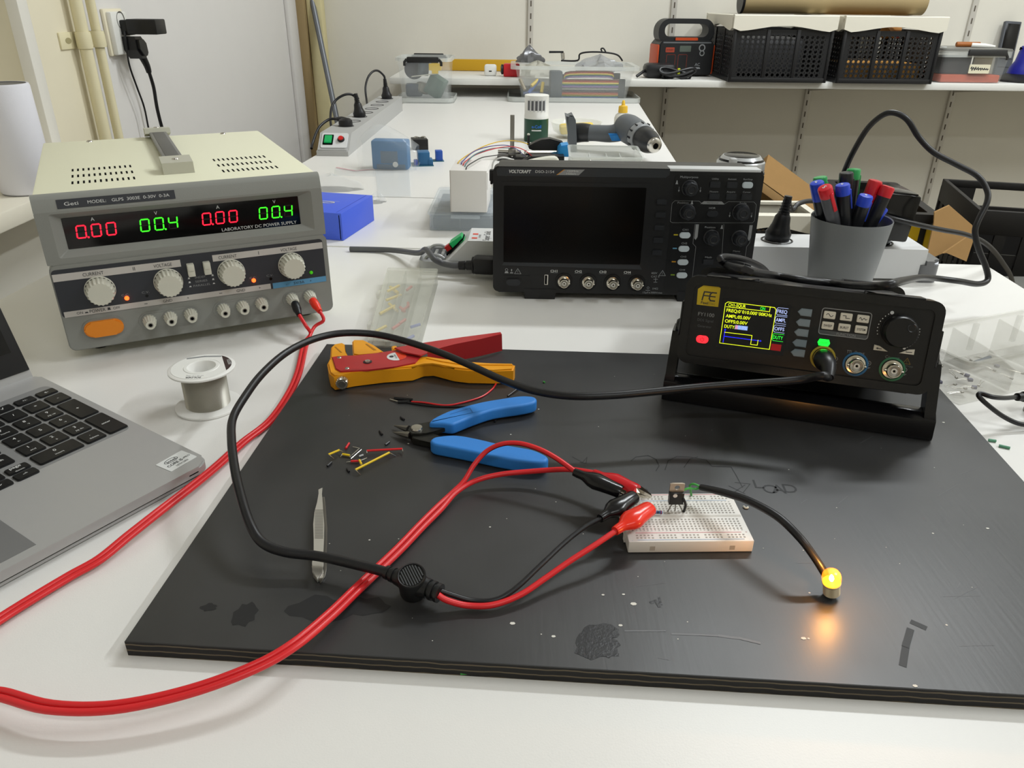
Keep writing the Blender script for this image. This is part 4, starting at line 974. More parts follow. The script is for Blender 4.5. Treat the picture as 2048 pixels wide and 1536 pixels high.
m = MB(); m.slab(mat('epoxy_black', '#1b1b1d', .4), (-5, -2.2, 5.5), (5, 2.2, 14.8), .4, K); m.lathe(M_ink, [(1.5, 0), (0, .1)], 14, K @ FR(0, 13.0, -2.2) @ TR(-1.3, 0, .05)); m.build('body', tr)
m = MB(); h = circle(1.85, 24, 0, 18.2); o = []
for i in range(24):
    a = 2 * pi * i / 24; c_, s_ = cos(a), sin(a); k_ = min(5 / max(abs(c_), 1e-6), 3.3 / max(abs(s_), 1e-6)); o.append((k_ * c_, 18.2 + k_ * s_))
m.ring(mat('transistor_tab', '#b5a695', .35, metal=.7), o, h, -1.2, .1, K @ FR(0, 0, 0)); m.build('tab', tr)
for i, (xb, yb) in enumerate(((-5.2, -2.5), (.2, -1), (5.2, -2.2))):
    m = MB(); x = (i - 1) * 2.54; m.tube(M_steeld, [(x, 0, 6), (x, -.3, 4.4), (xb * .8, yb * .7, 2.0), (xb, yb, 0)], .42, 6, K); m.build('lead', tr)
rs = thing('resistor', 'small blue resistor in the breadboard beside the scarlet clip', 'resistor')
a, b = P(1296, 1023, BT + .002), P(1325, 1025, BT + .002); k = MB(); T = along(a.lerp(b, .40), b); k.lathe(mat('resistor_blue', '#3b6fb0', .4), [(0, 0), (.0011, .0004), (.0013, .0012), (.0010, .0019), (.0010, .0042), (.0013, .0049), (.0011, .0057), (0, .0061)], 14, T)
for z, c in ((.0012, '#a33'), (.0024, '#222'), (.0033, '#222'), (.0049, '#a33')): k.lathe(mat('band' + c, '#992222' if c == '#a33' else '#1c1c22', .4), [(.00135 if z in (.0012, .0049) else .00105, z - .0003), (.00135 if z in (.0012, .0049) else .00105, z + .0003)], 14, T)
k.build('body', rs)
k = MB(); k.tube(M_steeld, [a - (b - a) * .1, a.lerp(b, .4), b, P(1338, 1026, BT + .001), P(1343, 1028, BT - .001)], .0003, 6); k.build('lead', rs)
jw = cable(M_rubber, [(1363, 992, BT + .011), (1368, 1000, BT + .010), (1371, 1010, BT + .006), (1369, 1019, BT + .002), (1366, 1026, BT - .001)], .0009, 8)
tag(jw.build('jumper_wire'), 'short black jumper wire bent down beside the transistor', 'wire')
jk = MB(); q = P(1291, 990, BT + .001); jk.lathe(M_rubber, [(0, .0045), (.0013, .0045), (.0014, 0), (.0012, -.001), (0, -.001)], 14, Matrix.Translation(q)); tag(jk.build('jumper_stub'), 'black stub in the breadboard corner gripped by the dark red clip', 'wire')

# --- light bulb on its cable
bc = P(1663, 1190, BZ + .0006)
lamp = thing('light_bulb', 'small glowing orange bulb on a black cable standing on the board', 'bulb', bc, 0)
T = K @ RY(-.22) @ RX(.08)
m = MB(); m.lathe(M_steeld, [(0, 0), (1.6, .1), (2.2, 1.0), (2.4, 1.6)], 18, T); m.build('contact', lamp)
m = MB(); pr = [(2.4, 1.5), (4.6, 2.0)]
for i in range(9): pr += [(5.0, 2.4 + i * .85), (4.6, 2.85 + i * .85)]
pr += [(5.4, 10.4), (5.5, 10.9), (5.2, 11.2)]; m.lathe(mat('bulb_cap_metal', '#b9ab92', .35, metal=.8), pr, 28, T); m.build('screw_cap', lamp)
M_glass = mat('amber_glass', '#ff8a1e', .05, alpha=.28, spec=.6, emit=1.3)
m = MB(); m.lathe(M_glass, [(5.0, 10.9), (5.6, 13), (5.7, 15), (5.3, 17.4), (4.2, 19.3), (2.4, 20.5), (0, 20.9)], 32, T); m.build('glass', lamp)
m = MB(); m.lathe(mat('filament_glow', '#ffc25a', .4, emit=40), [(0, 12.0), (1.0, 12.6), (1.5, 14.2), (1.2, 16), (.5, 17.4), (0, 17.8)], 14, T); m.build('filament', lamp)
m = MB(); m.lathe(mat('bulb_inner_ring', '#ffb320', .4, emit=1.6), [(5.2, 11.0), (5.2, 11.8), (0, 12.0)], 28, T); m.build('glass_seal', lamp)
ld = bpy.data.lights.new('bulb_light', 'POINT'); ld.energy = .10; ld.color = (1, .42, .08); ld.shadow_soft_size = .002
lo = bpy.data.objects.new('bulb_light', ld); COL.objects.link(lo); lo.location = bc + Vector((-.0, -.004, .024))
bl = thing('bulb_cable', 'stiff black cable bowing from the breadboard down to the bulb', 'cable')
e = bc + Vector((-.0035, .006, .010))
pts = [P(1402, 975, .032), P(1450, 986, .038), P(1500, 1003, .042), P(1556, 1034, .043), P(1600, 1076, .039), P(1628, 1113, .031), P(1646, 1141, .024), e]
k = MB(); k.tube(M_rubber, pts, [.0024, .0026, .0027, .0027, .0026, .0025, .0026, .0022], 12, sub=8); k.build('sheath', bl)
M_gw = mat('green_insulation', '#3f9e42', .4)
for pp in ([(1404, 975, .032), (1390, 978, .030), (1376, 977, BT + .014), (1364, 982, BT + .013)], [(1404, 975, .032), (1388, 968, .034), (1380, 971, .032), (1381, 980, .027), (1383, 992, BT - .001)]):
    k = MB(); k.tube(M_gw, [P(*q) for q in pp], .0008, 8, sub=6); k.build('green_core', bl)

# --- snippets and loose wires
def snip(name, label, cat, mt, pts, r=.0008, group=None, par=None):
    k = MB(); k.tube(mt, [C3(x, y, z) for x, y, z in pts], r, 8); o = k.build(name, par)
    return o if par else tag(o, label, cat, group)
zs = BZ + .0009
def bent(label, mt, a, b, ea, eb, tz=.002, r=.0009):
    """insulated jumper with bare bent ends"""
    t = thing('jumper_wire', label, 'wire')
    snip('insulation', None, None, mt, [(*a, zs + tz), (*b, zs + tz)], r, par=t)
    for q, e_ in ((a, ea), (b, eb)): snip('bare_end', None, None, M_steel, [(*q, zs + tz), ((q[0] + e_[0]) / 2, (q[1] + e_[1]) / 2, zs + tz), (*e_, zs - .0004)], .0004, par=t)
bent('longest yellow jumper wire on the board beside the cutter tips', M_yel, (372, 1268), (650, 1127), (412, 1308), (702, 1156))
bent('long red jumper wire with both ends bent on the board', M_red, (465, 1112), (757, 1096), (468, 1150), (764, 1138))
bent('short bent yellow jumper wire farthest from the cutter', M_yel, (152, 1143), (240, 1106), (195, 1178), (290, 1132))
bent('short red jumper wire touching the long yellow one', M_red, (335, 1198), (402, 1196), (300, 1206), (465, 1172), .0005)
bent('yellow wire stub lying across the red jumper', M_yel, (405, 1188), (422, 1224), (400, 1182), (426, 1230), .0022)
bent('tiny yellow jumper beside the bare steel pins', M_yel, (265, 1140), (325, 1150), (250, 1162), (345, 1152), .0006)
snip('wire_snippet', 'bare bent steel pin among the jumper wires', 'wire', M_steel, [(350, 1080, zs), (405, 1092, zs), (325, 1165, zs)], .0004)
snip('wire_snippet', 'straight bare steel pin among the jumper wires', 'wire', M_steel, [(335, 1178, zs + .0008), (420, 1104, zs + .0008)], .0004)
snip('wire_snippet', 'red snippet of insulation beside the bent yellow jumper', 'wire', M_red, [(293, 1092, zs), (320, 1050, zs)], .0009)
snip('wire_snippet', 'grey snippet beside the short red jumper', 'wire', M_silver, [(402, 1158, zs), (436, 1146, zs)], .0008)
for a, b, w in (((742, 836), (772, 858), 'behind the cutter tips'), ((570, 950), (592, 980), 'to one side of the cutter tips'), ((618, 1064), (650, 1040), 'nearest the long red jumper'), ((142, 1238), (176, 1206), 'nearest the tweezers'), ((304, 1258), (320, 1284), 'in front of the short red jumper'), ((1512, 876), (1536, 838), 'between the cutter handles')):
    snip('insulation_snippet', 'black snippet of insulation on the board ' + w, 'wire', M_rubber, [(*a, zs), (*b, zs)], .0009, 'black insulation snippets on the board')
snip('insulation_snippet', 'tiny green snippet of insulation on the board near the cutter', 'wire', M_gw, [(1912, 546, zs), (1924, 552, zs)], .0008)
dw = thing('duplex_wire', 'thin red and black wire pair running in under the stripper', 'wire')
for pts, mt, r in (([(830, 710), (930, 716), (1100, 740), (1230, 722), (1400, 672), (1490, 610), (1525, 560)], M_red, .0008), ([(800, 716), (1000, 745), (1200, 752), (1330, 742)], M_rubber, .0008)):
    k = MB(); k.tube(mt, [C3(x, y, zs) for x, y in pts], r, 8, sub=6); k.build('wire_core', dw)
for a, b in (((720, 712), (815, 708)), ((690, 680), (840, 694))):
    k = MB(); k.tube(M_rubber, [C3(*a, zs + .0004), C3(*b, zs + .0004)], .0013, 8); k.build('crimp_sleeve', dw)
for a, b in (((655, 690), (720, 708)), ((698, 676), (740, 684))):
    k = MB(); k.tube(M_steel, [C3(*a, zs), C3(*b, zs + .0003)], .0006, 8); k.build('ferrule_tip', dw)
fs = thing('ferrule', 'white-tipped wire ferrule beside the upper cutter handle', 'ferrule')
k = MB(); k.tube(M_whitep, [C3(1712, 596, zs + .001), C3(1740, 582, zs + .0016)], .0010, 8); k.build('collar', fs); k = MB(); k.tube(M_rubber, [C3(1620, 664, zs), C3(1712, 596, zs + .001)], .0008, 8); k.build('wire', fs)
for a, b, w in (((1977, 880), (1992, 882), 'farther from'), ((1998, 891), (2020, 896), 'nearer to')):
    k = MB(); k.tube(M_gw2 if 0 else mat('pale_green_insulation', '#5f9a7c', .5), [P(*a, .0013), P(*b, .0013)], .0013, 8); tag(k.build('insulation_snippet'), 'green snippet on the white table %s the camera beside the board' % w, 'wire', 'green snippets on the table')
k = MB(); k.tube(mat('green_insulation', '#3f9e42', .4), [P(921, 1346, .0011), P(938, 1346, .0011)], .0011, 8); tag(k.build('insulation_snippet'), 'green snippet on the table at the front edge of the board', 'wire')
for p, w, l in (((1491, 1016), .0018, 'cream crumb of plastic on the board beside the breadboard'),):
    k = MB(); c = P(*p, BZ); k.tube(M_ivory, [c + Vector((-.0012, .001, .0008)), c + Vector((-.0006, -.0008, .0008)), c + Vector((.001, -.001, .0008)), c + Vector((.0016, .0002, .0008))], .0007, 6, sub=3); tag(k.build('plastic_crumb'), l, 'crumb')
# ================================================================== laptop
M_alu = mat('laptop_silver', '#aaa9a8', .38, metal=.2, bump=.06, bscale=2500)
M_key = mat('key_black', '#161617', .42)
LYAW = radians(57.5); LTILT = .028
lo_ = P(408, 916, .014)
lap = thing('laptop', 'silver laptop with black keys, cut off by the edge of the picture', 'laptop', (-.2345, .5035, 0), rot=(LTILT, 0, LYAW))
LW, LD, LH = .361, .250, .0138
m = MB()
o = [(x - LW / 2, y + LD / 2) for x, y in rrect(LW, LD, .011, 6)]
m.prism(M_alu, o, .0066, LH, b=.0014)
m.prism(M_alu, [(x - LW / 2, y + LD / 2) for x, y in rrect(LW - .008, LD - .006, .011, 6)], .0015, .0036)
m.slab(M_dark, (-.020, -.0003, .0092), (-.012, .001, .0099))
kr = rrect(.345, .128, .006, 5, -LW / 2 + .0015, .1555)
m.prism(mat('keyboard_tray', '#8b8b8b', .45, metal=.2), kr, LH - .001, LH + .00015)
m.build('base', lap)
m = MB()
for x, y in ((-.03, .02), (-.33, .02), (-.03, .23), (-.33, .23)): 
    m = MB(); zf = -LTILT * y + .0001; m.lathe(M_rubber, [(0, zf), (.006, zf), (.0065, .0045), (0, .0045)], 16, TR(x, y, 0)); m.build('foot', lap)
def key(x, y, w, h, leg=None, sub=None):
    k = MB(); T = TR(x, y, LH + .0001)
    k.prism(M_key, rrect(w, h, .0018, 3), 0, .0016, T, b=.0006)
    if sub: k.text(M_ink, leg, .0032, T @ TR(-.0005, .0028, .0016), z=.00006, bold=.01); k.text(M_ink, sub, .0021, T @ TR(0, -.0036, .0016), z=.00006)
    elif leg: k.text(M_ink, leg, .0034 if len(leg) < 2 else .0024, T @ TR(0, 0, .0016), z=.00006, bold=.01)
    k.build('key', lap)
kw, kh = .0163, .0172; X0, DX, Y0, DY = -.0150, .0187, .1035, .0205
def kx(c): return X0 - DX * c
def ky(r): return Y0 + DY * r
key(kx(0), ky(.5), kw, kh + DY, 'enter'); key(kx(0), ky(2.5), kw, kh + DY, '+'); key(kx(0), ky(4), kw, kh, '-')
key(kx(1), ky(0), kw, kh, '.', 'delete'); key(kx(2.5), ky(0), kw + DX, kh, '0', 'insert')
for c, r, a, b in ((3, 1, '1', 'end'), (2, 1, '2', '↓'), (1, 1, '3', 'pg dn'), (3, 2, '4', '←'), (2, 2, '5', ''), (1, 2, '6', '→'), (3, 3, '7', 'home'), (2, 3, '8', '↑'), (1, 3, '9', 'pg up')): key(kx(c), ky(r), kw, kh, a, b or None)
for c, a in ((3, 'num'), (2, '/'), (1, '*')): key(kx(c), ky(4), kw, kh, a)
for c, a in ((0, '←'), (1, '+/-'), (2, '√'), (3, '%')): key(kx(c), ky(4.86), kw, .0105, a)
key(kx(4.1), ky(-.55), kw, .0095, '→'); key(kx(4.1), ky(.02), kw, .0095, 'page', 'down'); key(kx(5.1), ky(-.55), kw, .0095, '↓'); key(kx(5.1), ky(.02), kw, .0095, '↑'); key(kx(6.1), ky(-.55), kw, .0095, '←'); key(kx(6.1), ky(.02), kw, .0095, 'page', 'up')
for r in range(5):
    for c in range(14):
        x = kx(4.25) - .0172 * c
        if r == 0 and c < 3: continue
        if x > -.350 and not (r == 0 and 4 < c < 9): key(x, ky(r), .0152, kh, (('ctrl', '', '', '', 'alt', '', '', '', '', '', 'alt', '', 'fn', 'ctrl'), ('shift', '/', '.', ',', 'm', 'n', 'b', 'v', 'c', 'x', 'z', '<', 'shift', ''), ('enter', "'", ';', 'l', 'k', 'j', 'h', 'g', 'f', 'd', 's', 'a', 'caps', ''), (']', '[', 'p', 'o', 'i', 'u', 'y', 't', 'r', 'e', 'w', 'q', 'tab', ''), ('del', '=', '-', '0', '9', '8', '7', '6', '5', '4', '3', '2', '1', ''))[r][c])
key(kx(4.25) - .0172 * 6.5, ky(0), .0152 + .0172 * 3, kh)
k = MB(); k.slab(mat('touchpad', '#7f7f80', .35, metal=.3), (-.235, .008, LH - .0005), (-.130, .080, LH + .00015)); k.build('touchpad', lap)
k = MB(); k.lathe(M_alu, [(.0052, 0), (.0052, .0005), (.0046, .0006), (0, .0005)], 24, TR(-.0575, .2335, LH)); k.build('power_button', lap)
sp = P(353, 921, LH + .001); sl = Matrix.Translation((-.2345, .5035, 0)) @ RZ(LYAW) @ RX(LTILT); sv = sl.inverted() @ sp
k = MB(); T = TR(sv.x, sv.y, LH + .0001) @ RZ(.08)
k.prism(M_ink, rrect(.0245, .0175, .0008, 2), 0, .0002, T)
k.line(M_dink, [(x * 1.35 - .002, y * .62 + .0038) for x, y in circle(.0042, 24)], .0005, T, .0003, True); k.text(M_dink, 'intel', .0027, T @ TR(-.002, .0037), w=.0082, z=.0003, bold=.02)
k.text(M_dink, 'CORE i5', .0028, T @ TR(-.0028, -.0016), w=.0135, z=.0003, bold=.02); k.text(M_dink, 'vPRO', .0021, T @ TR(.0078, -.0014), w=.0066, z=.0003); k.text(M_dink, '10TH GEN', .0020, T @ TR(.0005, -.0058), w=.0105, z=.0003)
k.build('sticker', lap)
# lid, opened past upright
LID = 22
T = TR(-LW / 2, LD - .0035, LH + .0005) @ RX(radians(-LID))
m = MB()
m.slab(M_alu, (-LW / 2 + .003, .0005, -.004), (LW / 2 - .003, .006, .232), .002, T); m.slab(M_black, (-LW / 2 + .004, -.001, .006), (LW / 2 - .004, .001, .230), .001, T); m.build('lid', lap)
m = MB(); m.slab(M_scr_off, (-LW / 2 + .0125, -.0014, .026), (LW / 2 - .0125, .0, .222), 0, T); m.build('screen', lap)
for s in (-1, 1):
    m = MB(); m.tube(M_black if 0 else M_alu, [(-LW / 2 + s * .118 - .02, LD - .004, LH + .001), (-LW / 2 + s * .118 + .02, LD - .004, LH + .001)], .0045, 14); m.build('hinge', lap)

# ================================================================== solder spool
sp = thing('solder_spool', 'white spool of shiny solder wire standing between laptop and board', 'spool', P(418, 812, 0), 0)
M_sp = mat('spool_white', '#ecebe7', .35); M_sol = mat('solder_wire', '#bdbab0', .36, metal=.7)
m = MB(); m.lathe(M_sp, [(.010, 0), (.028, 0), (.0288, .0008), (.0288, .0024), (.027, .0030), (.012, .0034)], 48)
m.lathe(M_sp, [(.0125, .0372), (.027, .0372), (.0288, .0378), (.0288, .0392), (.0275, .0400), (.0155, .0400), (.0150, .0405), (.0125, .0405), (.0118, .0395), (.0110, .004), (.0110, 0)], 48); m.build('reel', sp)
m = MB(); pr = [(.0122, .0030)]
for i in range(40): z = .0031 + i * .00078; pr += [(.0188, z), (.0194, z + .00039)]
pr += [(.0188, .0343), (.0186, .0345), (.0125, .0362)]; m.lathe(M_sol, pr, 48); m.build('solder', sp)
m = MB(); T = TR(0, 0, .0400); ou = circle(.0258, 48); inn = circle(.0158, 48); m.ring(M_sp, ou, inn, .0001, .00025, T)
m.flat(mat('label_brown', '#3d2f2e', .5), [(.0258 * cos(a), .0258 * sin(a)) for a in [radians(-28 + 7 * i) for i in range(13)]], .0003, T @ RZ(.2))
m.text(M_ink, 'SOLDER', .0028, T @ RZ(.45) @ TR(.0238, 0) @ RZ(-pi / 2), w=.012, z=.0004)
m.text(M_dink, 'SOLDER', .0028, T @ TR(.001, -.0225) @ RZ(pi + .05), w=.0135, z=.0003, bold=.03); m.text(M_inkg, '60 40 1.0 100g', .0014, T @ TR(.001, -.0188) @ RZ(pi + .05), w=.0150, z=.0003)
m.line(M_inkg, [(-.018, .0165), (-.006, .021)], .0030, T, .0003); m.line(M_inkg, [(-.0035, .0215), (.009, .0222)], .0028, T, .0003); m.build('label', sp)

# ================================================================== clear crimp box
cb_ = thing('compartment_box', 'small frosted plastic box of coloured crimp parts standing behind the stripper', 'box', P(735, 712, 0), 0)
A, B, C_, D_ = (P(738, 713, 0), P(836, 716, 0), P(876, 568, 0), P(777, 566, 0))
oo = P(735, 712, 0); q = [((v - oo).x, (v - oo).y) for v in (A, B, C_, D_)]
def inset(q, d):
    c = Vector((sum(p[0] for p in q) / 4, sum(p[1] for p in q) / 4)); return [tuple(Vector(p) + (c - Vector(p)).normalized() * d) for p in q]
M_frost = mat('frosted_plastic', '#e6e6da', .35, alpha=.24, spec=.5)
m = MB()
for i in range(4):
    a, b = q[i], q[(i + 1) % 4]; c, d = inset(q, .0025)[i], inset(q, .0025)[(i + 1) % 4]; m.prism(M_frost, [a, b, d, c], .001, .018)
m.prism(M_frost, q, 0, .001); 
for t in (.36, .66):
    a = Vector(q[0]).lerp(Vector(q[1]), t); b = Vector(q[3]).lerp(Vector(q[2]), t); n = Vector((.0007, 0)); m.prism(M_frost, [a - n, a + n, b + n, b - n], .001, .017)
m.build('tray', cb_)
m = MB(); q2 = [tuple(Vector(p) + (Vector(p) - Vector(inset(q, .01)[i])) * .15) for i, p in enumerate(q)]
m.prism(M_frost, q2, .0182, .0212, b=.0012); m.build('lid', cb_)
k = MB()
for t in (.2, .62): a = Vector(q[0]).lerp(Vector(q[3]), t); k = MB(); k.box(M_frost, (a.x - .003, a.y, .016), (.004, .014, .008), .001); k.build('latch', cb_)
cols = [('yellow crimp sleeve inside the frosted box', '#e3c31c', .2), ('red crimp sleeve inside the frosted box', '#c4342c', .5), ('blue crimp sleeve inside the frosted box', '#3a55b8', .82)]
random.seed(5)
for nm, c, u in cols:
    nn = (7, 6, 3)[cols.index((nm, c, u))]
    for i in range(nn):
        v = random.uniform(.12, .85) if c != '#3a55b8' else random.uniform(.1, .35); a = Vector(q[0]).lerp(Vector(q[1]), u + random.uniform(-.08, .08)); b = Vector(q[3]).lerp(Vector(q[2]), u + random.uniform(-.08, .08)); p = a.lerp(b, v); an = random.uniform(.6, 2.2); L_ = random.uniform(.012, .03) if c == '#e3c31c' else .012
        s_ = Vector((cos(an), sin(an))) * L_ / 2; k = MB(); k.tube(mat('crimp' + c, c, .4), [oo + Vector((p.x - s_.x, p.y - s_.y, .0035 + .0036 * (i % 3))), oo + Vector((p.x + s_.x, p.y + s_.y, .0045 + .0036 * (i % 3)))], .0018, 8)
        tag(k.build('crimp_sleeve'), nm, 'crimp sleeve', nm.split()[0] + ' crimp sleeves in the frosted box')

# ================================================================== clear component tray beside the generator
M_tray = mat('tray_plastic', '#ecebe2', .18, alpha=.19, spec=.6)
tray = thing('component_tray', 'clear divided tray of small components beside the black board', 'tray', (.4205, .634, 0), radians(22.5))
m = MB(); W_, D__, H_ = .20, .078, .044
def wall(x0, y0, x1, y1, z0=.0012, z1=H_, t=.0016): m.slab(M_tray, (min(x0, x1) - (t / 2 if x0 == x1 else 0), min(y0, y1) - (t / 2 if y0 == y1 else 0), z0), (max(x0, x1) + (t / 2 if x0 == x1 else 0), max(y0, y1) + (t / 2 if y0 == y1 else 0), z1))
m.slab(M_tray, (0, 0, 0), (W_, D__, .0012))
ol = rrect(W_, D__, .008, 4, W_ / 2, D__ / 2); il = rrect(W_ - .003, D__ - .003, .0066, 4, W_ / 2, D__ / 2); m.ring(M_tray, ol, il, .0012, H_)
m.ring(M_tray, rrect(W_ + .005, D__ + .005, .010, 4, W_ / 2, D__ / 2), il, H_ - .003, H_)
for x in (.068, .135): m.prism(M_tray, [(.002, .002), (D__ - .002, .002), (D__ - .002, .040), (D__ * .45, .034), (.002, .024)], -.0008, .0008, Matrix(((0, 0, 1, x), (1, 0, 0, 0), (0, 1, 0, 0), (0, 0, 0, 1))))
for x in (.022, .10, .165): m.slab(M_tray, (x - .0025, D__ - .005, .010), (x + .0025, D__ - .0012, H_ - .004))
m.build('tray', tray)
TT = Matrix.Translation((.4205, .634, 0)) @ RZ(radians(22.5))
random.seed(3)
M_cb2 = mat('component_blue', '#2d2f5c', .4); 
for i in range(26):
    x = random.uniform(.010, .050) if i < 18 else random.uniform(.078, .115); y = random.uniform(.012, .062); a = random.uniform(0, pi); z = .0030 + .0022 * (i % 4)
    k = MB(); T = TT @ TR(x, y, z) @ RZ(a) @ RY(random.uniform(-.15, .15)); blue = i % 5 == 0
    k.box(M_cb2 if blue else M_steeld, (0, 0, 0), (.0044, .0036, .0028) if blue else (.003, .0022, .0018), .0003, T)
    for s in (-1, 1): k.tube(M_steel, [(.0015, s * .0007, 0), (.007, s * .0009, .0003), (.0125, s * .0016, -.0002)], .00026, 5, T)
    tag(k.build('component'), 'small blue leaded component loose in the clear tray' if blue else 'small grey leaded component loose in the clear tray', 'electronic component', 'blue components in the tray' if blue else 'grey components in the tray')
k = MB(); T = TT @ TR(.092, .052, .0085) @ RZ(.1); k.tube(mat('component_slate', '#565d66', .45), [(-.012, 0, 0), (.012, 0, .001)], .0024, 10, T); tag(k.build('capacitor'), 'slate grey cylinder lying in the second bay of the clear tray', 'electronic component')
# black cable with connector at the edge of the picture
ec = thing('edge_cable', 'black cable with a moulded plug bending in beside the two green snippets', 'cable')
k = MB(); k.tube(M_rubber, [P(2090, 850, .004), P(2045, 849, .006), P(2010, 835, .012), P(1978, 812, .022), P(1958, 793, .029), P(1962, 787, .031), P(1985, 794, .030), P(2012, 796, .026), P(2040, 793, .022), P(2060, 792, .021)], .0021, 10, sub=6); k.build('cord', ec)
k = MB(); a = P(2034, 794, .023); b = P(2075, 792, .020); k.tube(M_rubber, [a, a.lerp(b, .2), a.lerp(b, .21), a.lerp(b, .3), a.lerp(b, .31), b], [.0036, .0040, .0030, .0030, .0048, .0055], 16); k.build('plug', ec)
k = MB(); k.lathe(M_steeld, [(0, 0), (.009, 0), (.009, .016), (.007, .018), (0, .018)], 24, Matrix.Translation(P(2068, 824, 0))); k.build('socket', ec)
# ================================================================== pen cup and markers
CX, CY = .4150, .930
cup = thing('pen_cup', 'grey tapered cup crammed with marker pens behind the signal generator', 'cup', (CX, CY, 0))
CH = .103
m = MB(); m.lathe(mat('cup_grey', '#75787a', .4, bump=.05, bscale=900), [(0, 0), (.034, 0), (.0355, .0015), (.0475, CH - .001), (.0470, CH), (.0458, CH - .001), (.034, .004), (0, .004)], 64); m.build('cup', cup)
M_mk = {c: mat('marker_' + c, h, .35) for c, h in (('blue', '#2747c9'), ('red', '#d3202c'), ('green', '#2f9e55'), ('black', '#17181b'))}
M_mbody = mat('marker_barrel', '#1b1c20', .33); M_mgrey = mat('marker_barrel_grey', '#4a4b50', .36)
def pen(label, col, top, yt, foot, body=M_mbody, letter='F', cap=.012, clipside=0.0):
    tpt = PY(top[0], top[1], yt); r = .0080; f = Vector((CX + foot[0], CY + foot[1], .0065))
    for _ in range(60):                                   # keep the barrel inside the rim
        x = f.lerp(tpt, (CH - f.z) / (tpt.z - f.z)); o = Vector((x.x - CX, x.y - CY))
        if o.length < .0365: break
        f -= Vector((o.x, o.y, 0)).normalized() * .001
        if hypot(f.x - CX, f.y - CY) > .023: f = Vector((CX, CY, f.z)) + (f - Vector((CX, CY, f.z))).normalized() * .023; tpt -= Vector((o.x, o.y, 0)).normalized() * .0008
    t = thing('marker_pen', label, 'pen', f, 0, None)
    A = Vector((0, 0, 0)); Bv = tpt - f; T = along(A, Bv); L_ = Bv.length
    k = MB(); k.lathe(body, [(0, .0), (r * .7, .001), (r, .008), (r, L_ - cap - .001)], 22, T); k.build('barrel', t)
    k = MB(); k.lathe(M_mk[col], [(r, L_ - cap - .001), (r * 1.02, L_ - cap), (r * 1.04, L_ - .0022), (r * .93, L_ - .0006), (r * .6, L_), (0, L_)], 24, T)
    k.box(M_mk[col], (r * 1.05, 0, L_ - cap - .008), (.0022, .0045, .024), .0008, T @ RZ(clipside)); k.text(M_ink, letter, .0048, T @ TR(0, 0, L_) @ RZ(clipside), z=.0002, bold=.03); k.build('cap', t)
pen('blue-capped marker leaning on the cup rim farthest toward the oscilloscope', 'blue', (1633, 364), .925, (-.022, .008), letter='F', cap=.022)
pen('red-capped marker with a dark grey barrel standing upright in the cup', 'red', (1649, 374), .900, (-.010, -.020), M_mgrey, 'S')
pen('blue-capped upright marker between the grey-barrelled one and the black-capped one', 'blue', (1685, 368), .908, (.009, -.018), letter='F')
pen('all-black marker in the cup just behind the upright blue-capped one', 'black', (1693, 344), .935, (.003, .006), letter='')
pen('tallest marker in the cup, with a flat green cap', 'green', (1708, 337), .955, (.008, .014), letter='')
pen('low-leaning blue-capped marker in front of the two red-capped ones', 'blue', (1733, 390), .905, (-.010, -.008), letter='F')
pen('red-capped marker leaning out over the rim, clip turned to the camera', 'red', (1752, 360), .935, (.0, .008), letter='', cap=.02, clipside=-1.2)
pen('red-capped marker leaning farthest out of the cup toward the black plug', 'red', (1777, 372), .925, (-.002, -.010), letter='', clipside=.3)
pen('green-capped marker tucked behind the leaning blue-capped one', 'green', (1640, 353), .952, (-.016, .014), letter='')
pen('blue-capped marker resting low against the far rim beside the black adapter', 'blue', (1776, 412), .945, (.02, .01), letter='', cap=.03)
# ================================================================== power strips
M_strip = mat('strip_silver', '#b3b3b2', .4, metal=.15); M_stripw = mat('strip_white', '#d9dadb', .38); M_sock = mat('socket_black', '#1d1d1f', .4)
def lathe_sock(k, T, r=.0205):
    k.lathe(M_sock, [(r, 0), (r, .0012), (r - .0015, .0018), (r - .003, .0004), (r - .0045, -.004), (0, -.004)], 32, T)
    for s in (-1, 1): k.lathe(M_dark, [(.0026, -.0036), (0, -.0036)], 10, T @ TR(s * .0095, 0, 0))
    for s in (-1, 1): k.box(M_steeld, (0, s * (r - .005), -.001), (.004, .0016, .004), 0, T)
def plug(t, T, path, straight=True, mt=M_rubber, r=.0034):
    """earthed plug seated in a socket, its cord along path (places in the room)"""
    k = MB(); 
    if straight:
        k.lathe(mt, [(0, -.003), (.0165, -.003), (.0170, .003), (.0175, .008), (.0145, .013), (.0120, .020), (.0105, .030), (.0080, .034), (0, .034)], 24, T, 1.0, .82); k.build('plug_body', t)
        k = MB(); pr = []
        for i in range(6): pr += [(.0078 - i * .0005, .034 + i * .004), (.0078 - i * .0005, .0365 + i * .004), (.0052, .0367 + i * .004), (.0052, .038 + i * .004)]
        k.lathe(mt, [(0, .033)] + pr + [(0, .058)], 16, T); k.build('strain_relief', t)
    else:
        k.lathe(mt, [(0, -.003), (.0175, -.003), (.0180, .006), (.0165, .012), (.010, .0165), (0, .0175)], 24, T); k.build('plug_body', t)
        k = MB(); k.tube(mt, [T @ Vector((0, 0, .010)), T @ Vector((-.012, .002, .0125)), T @ Vector((-.026, .004, .0125))], [.0085, .0075, .005], 14, sub=3); k.build('strain_relief', t)
    k = MB(); k.tube(mt, path, r, 10, sub=8); k.build('cord', t)
SL = Matrix.Translation((-.474, 1.876, 0)) @ RZ(-.018)
ps = thing('power_strip', 'long silver socket strip with a green switch and red button by the far table edge', 'power strip', (-.474, 1.876, 0), -.018)
W1, L1, H1 = .076, .86, .046
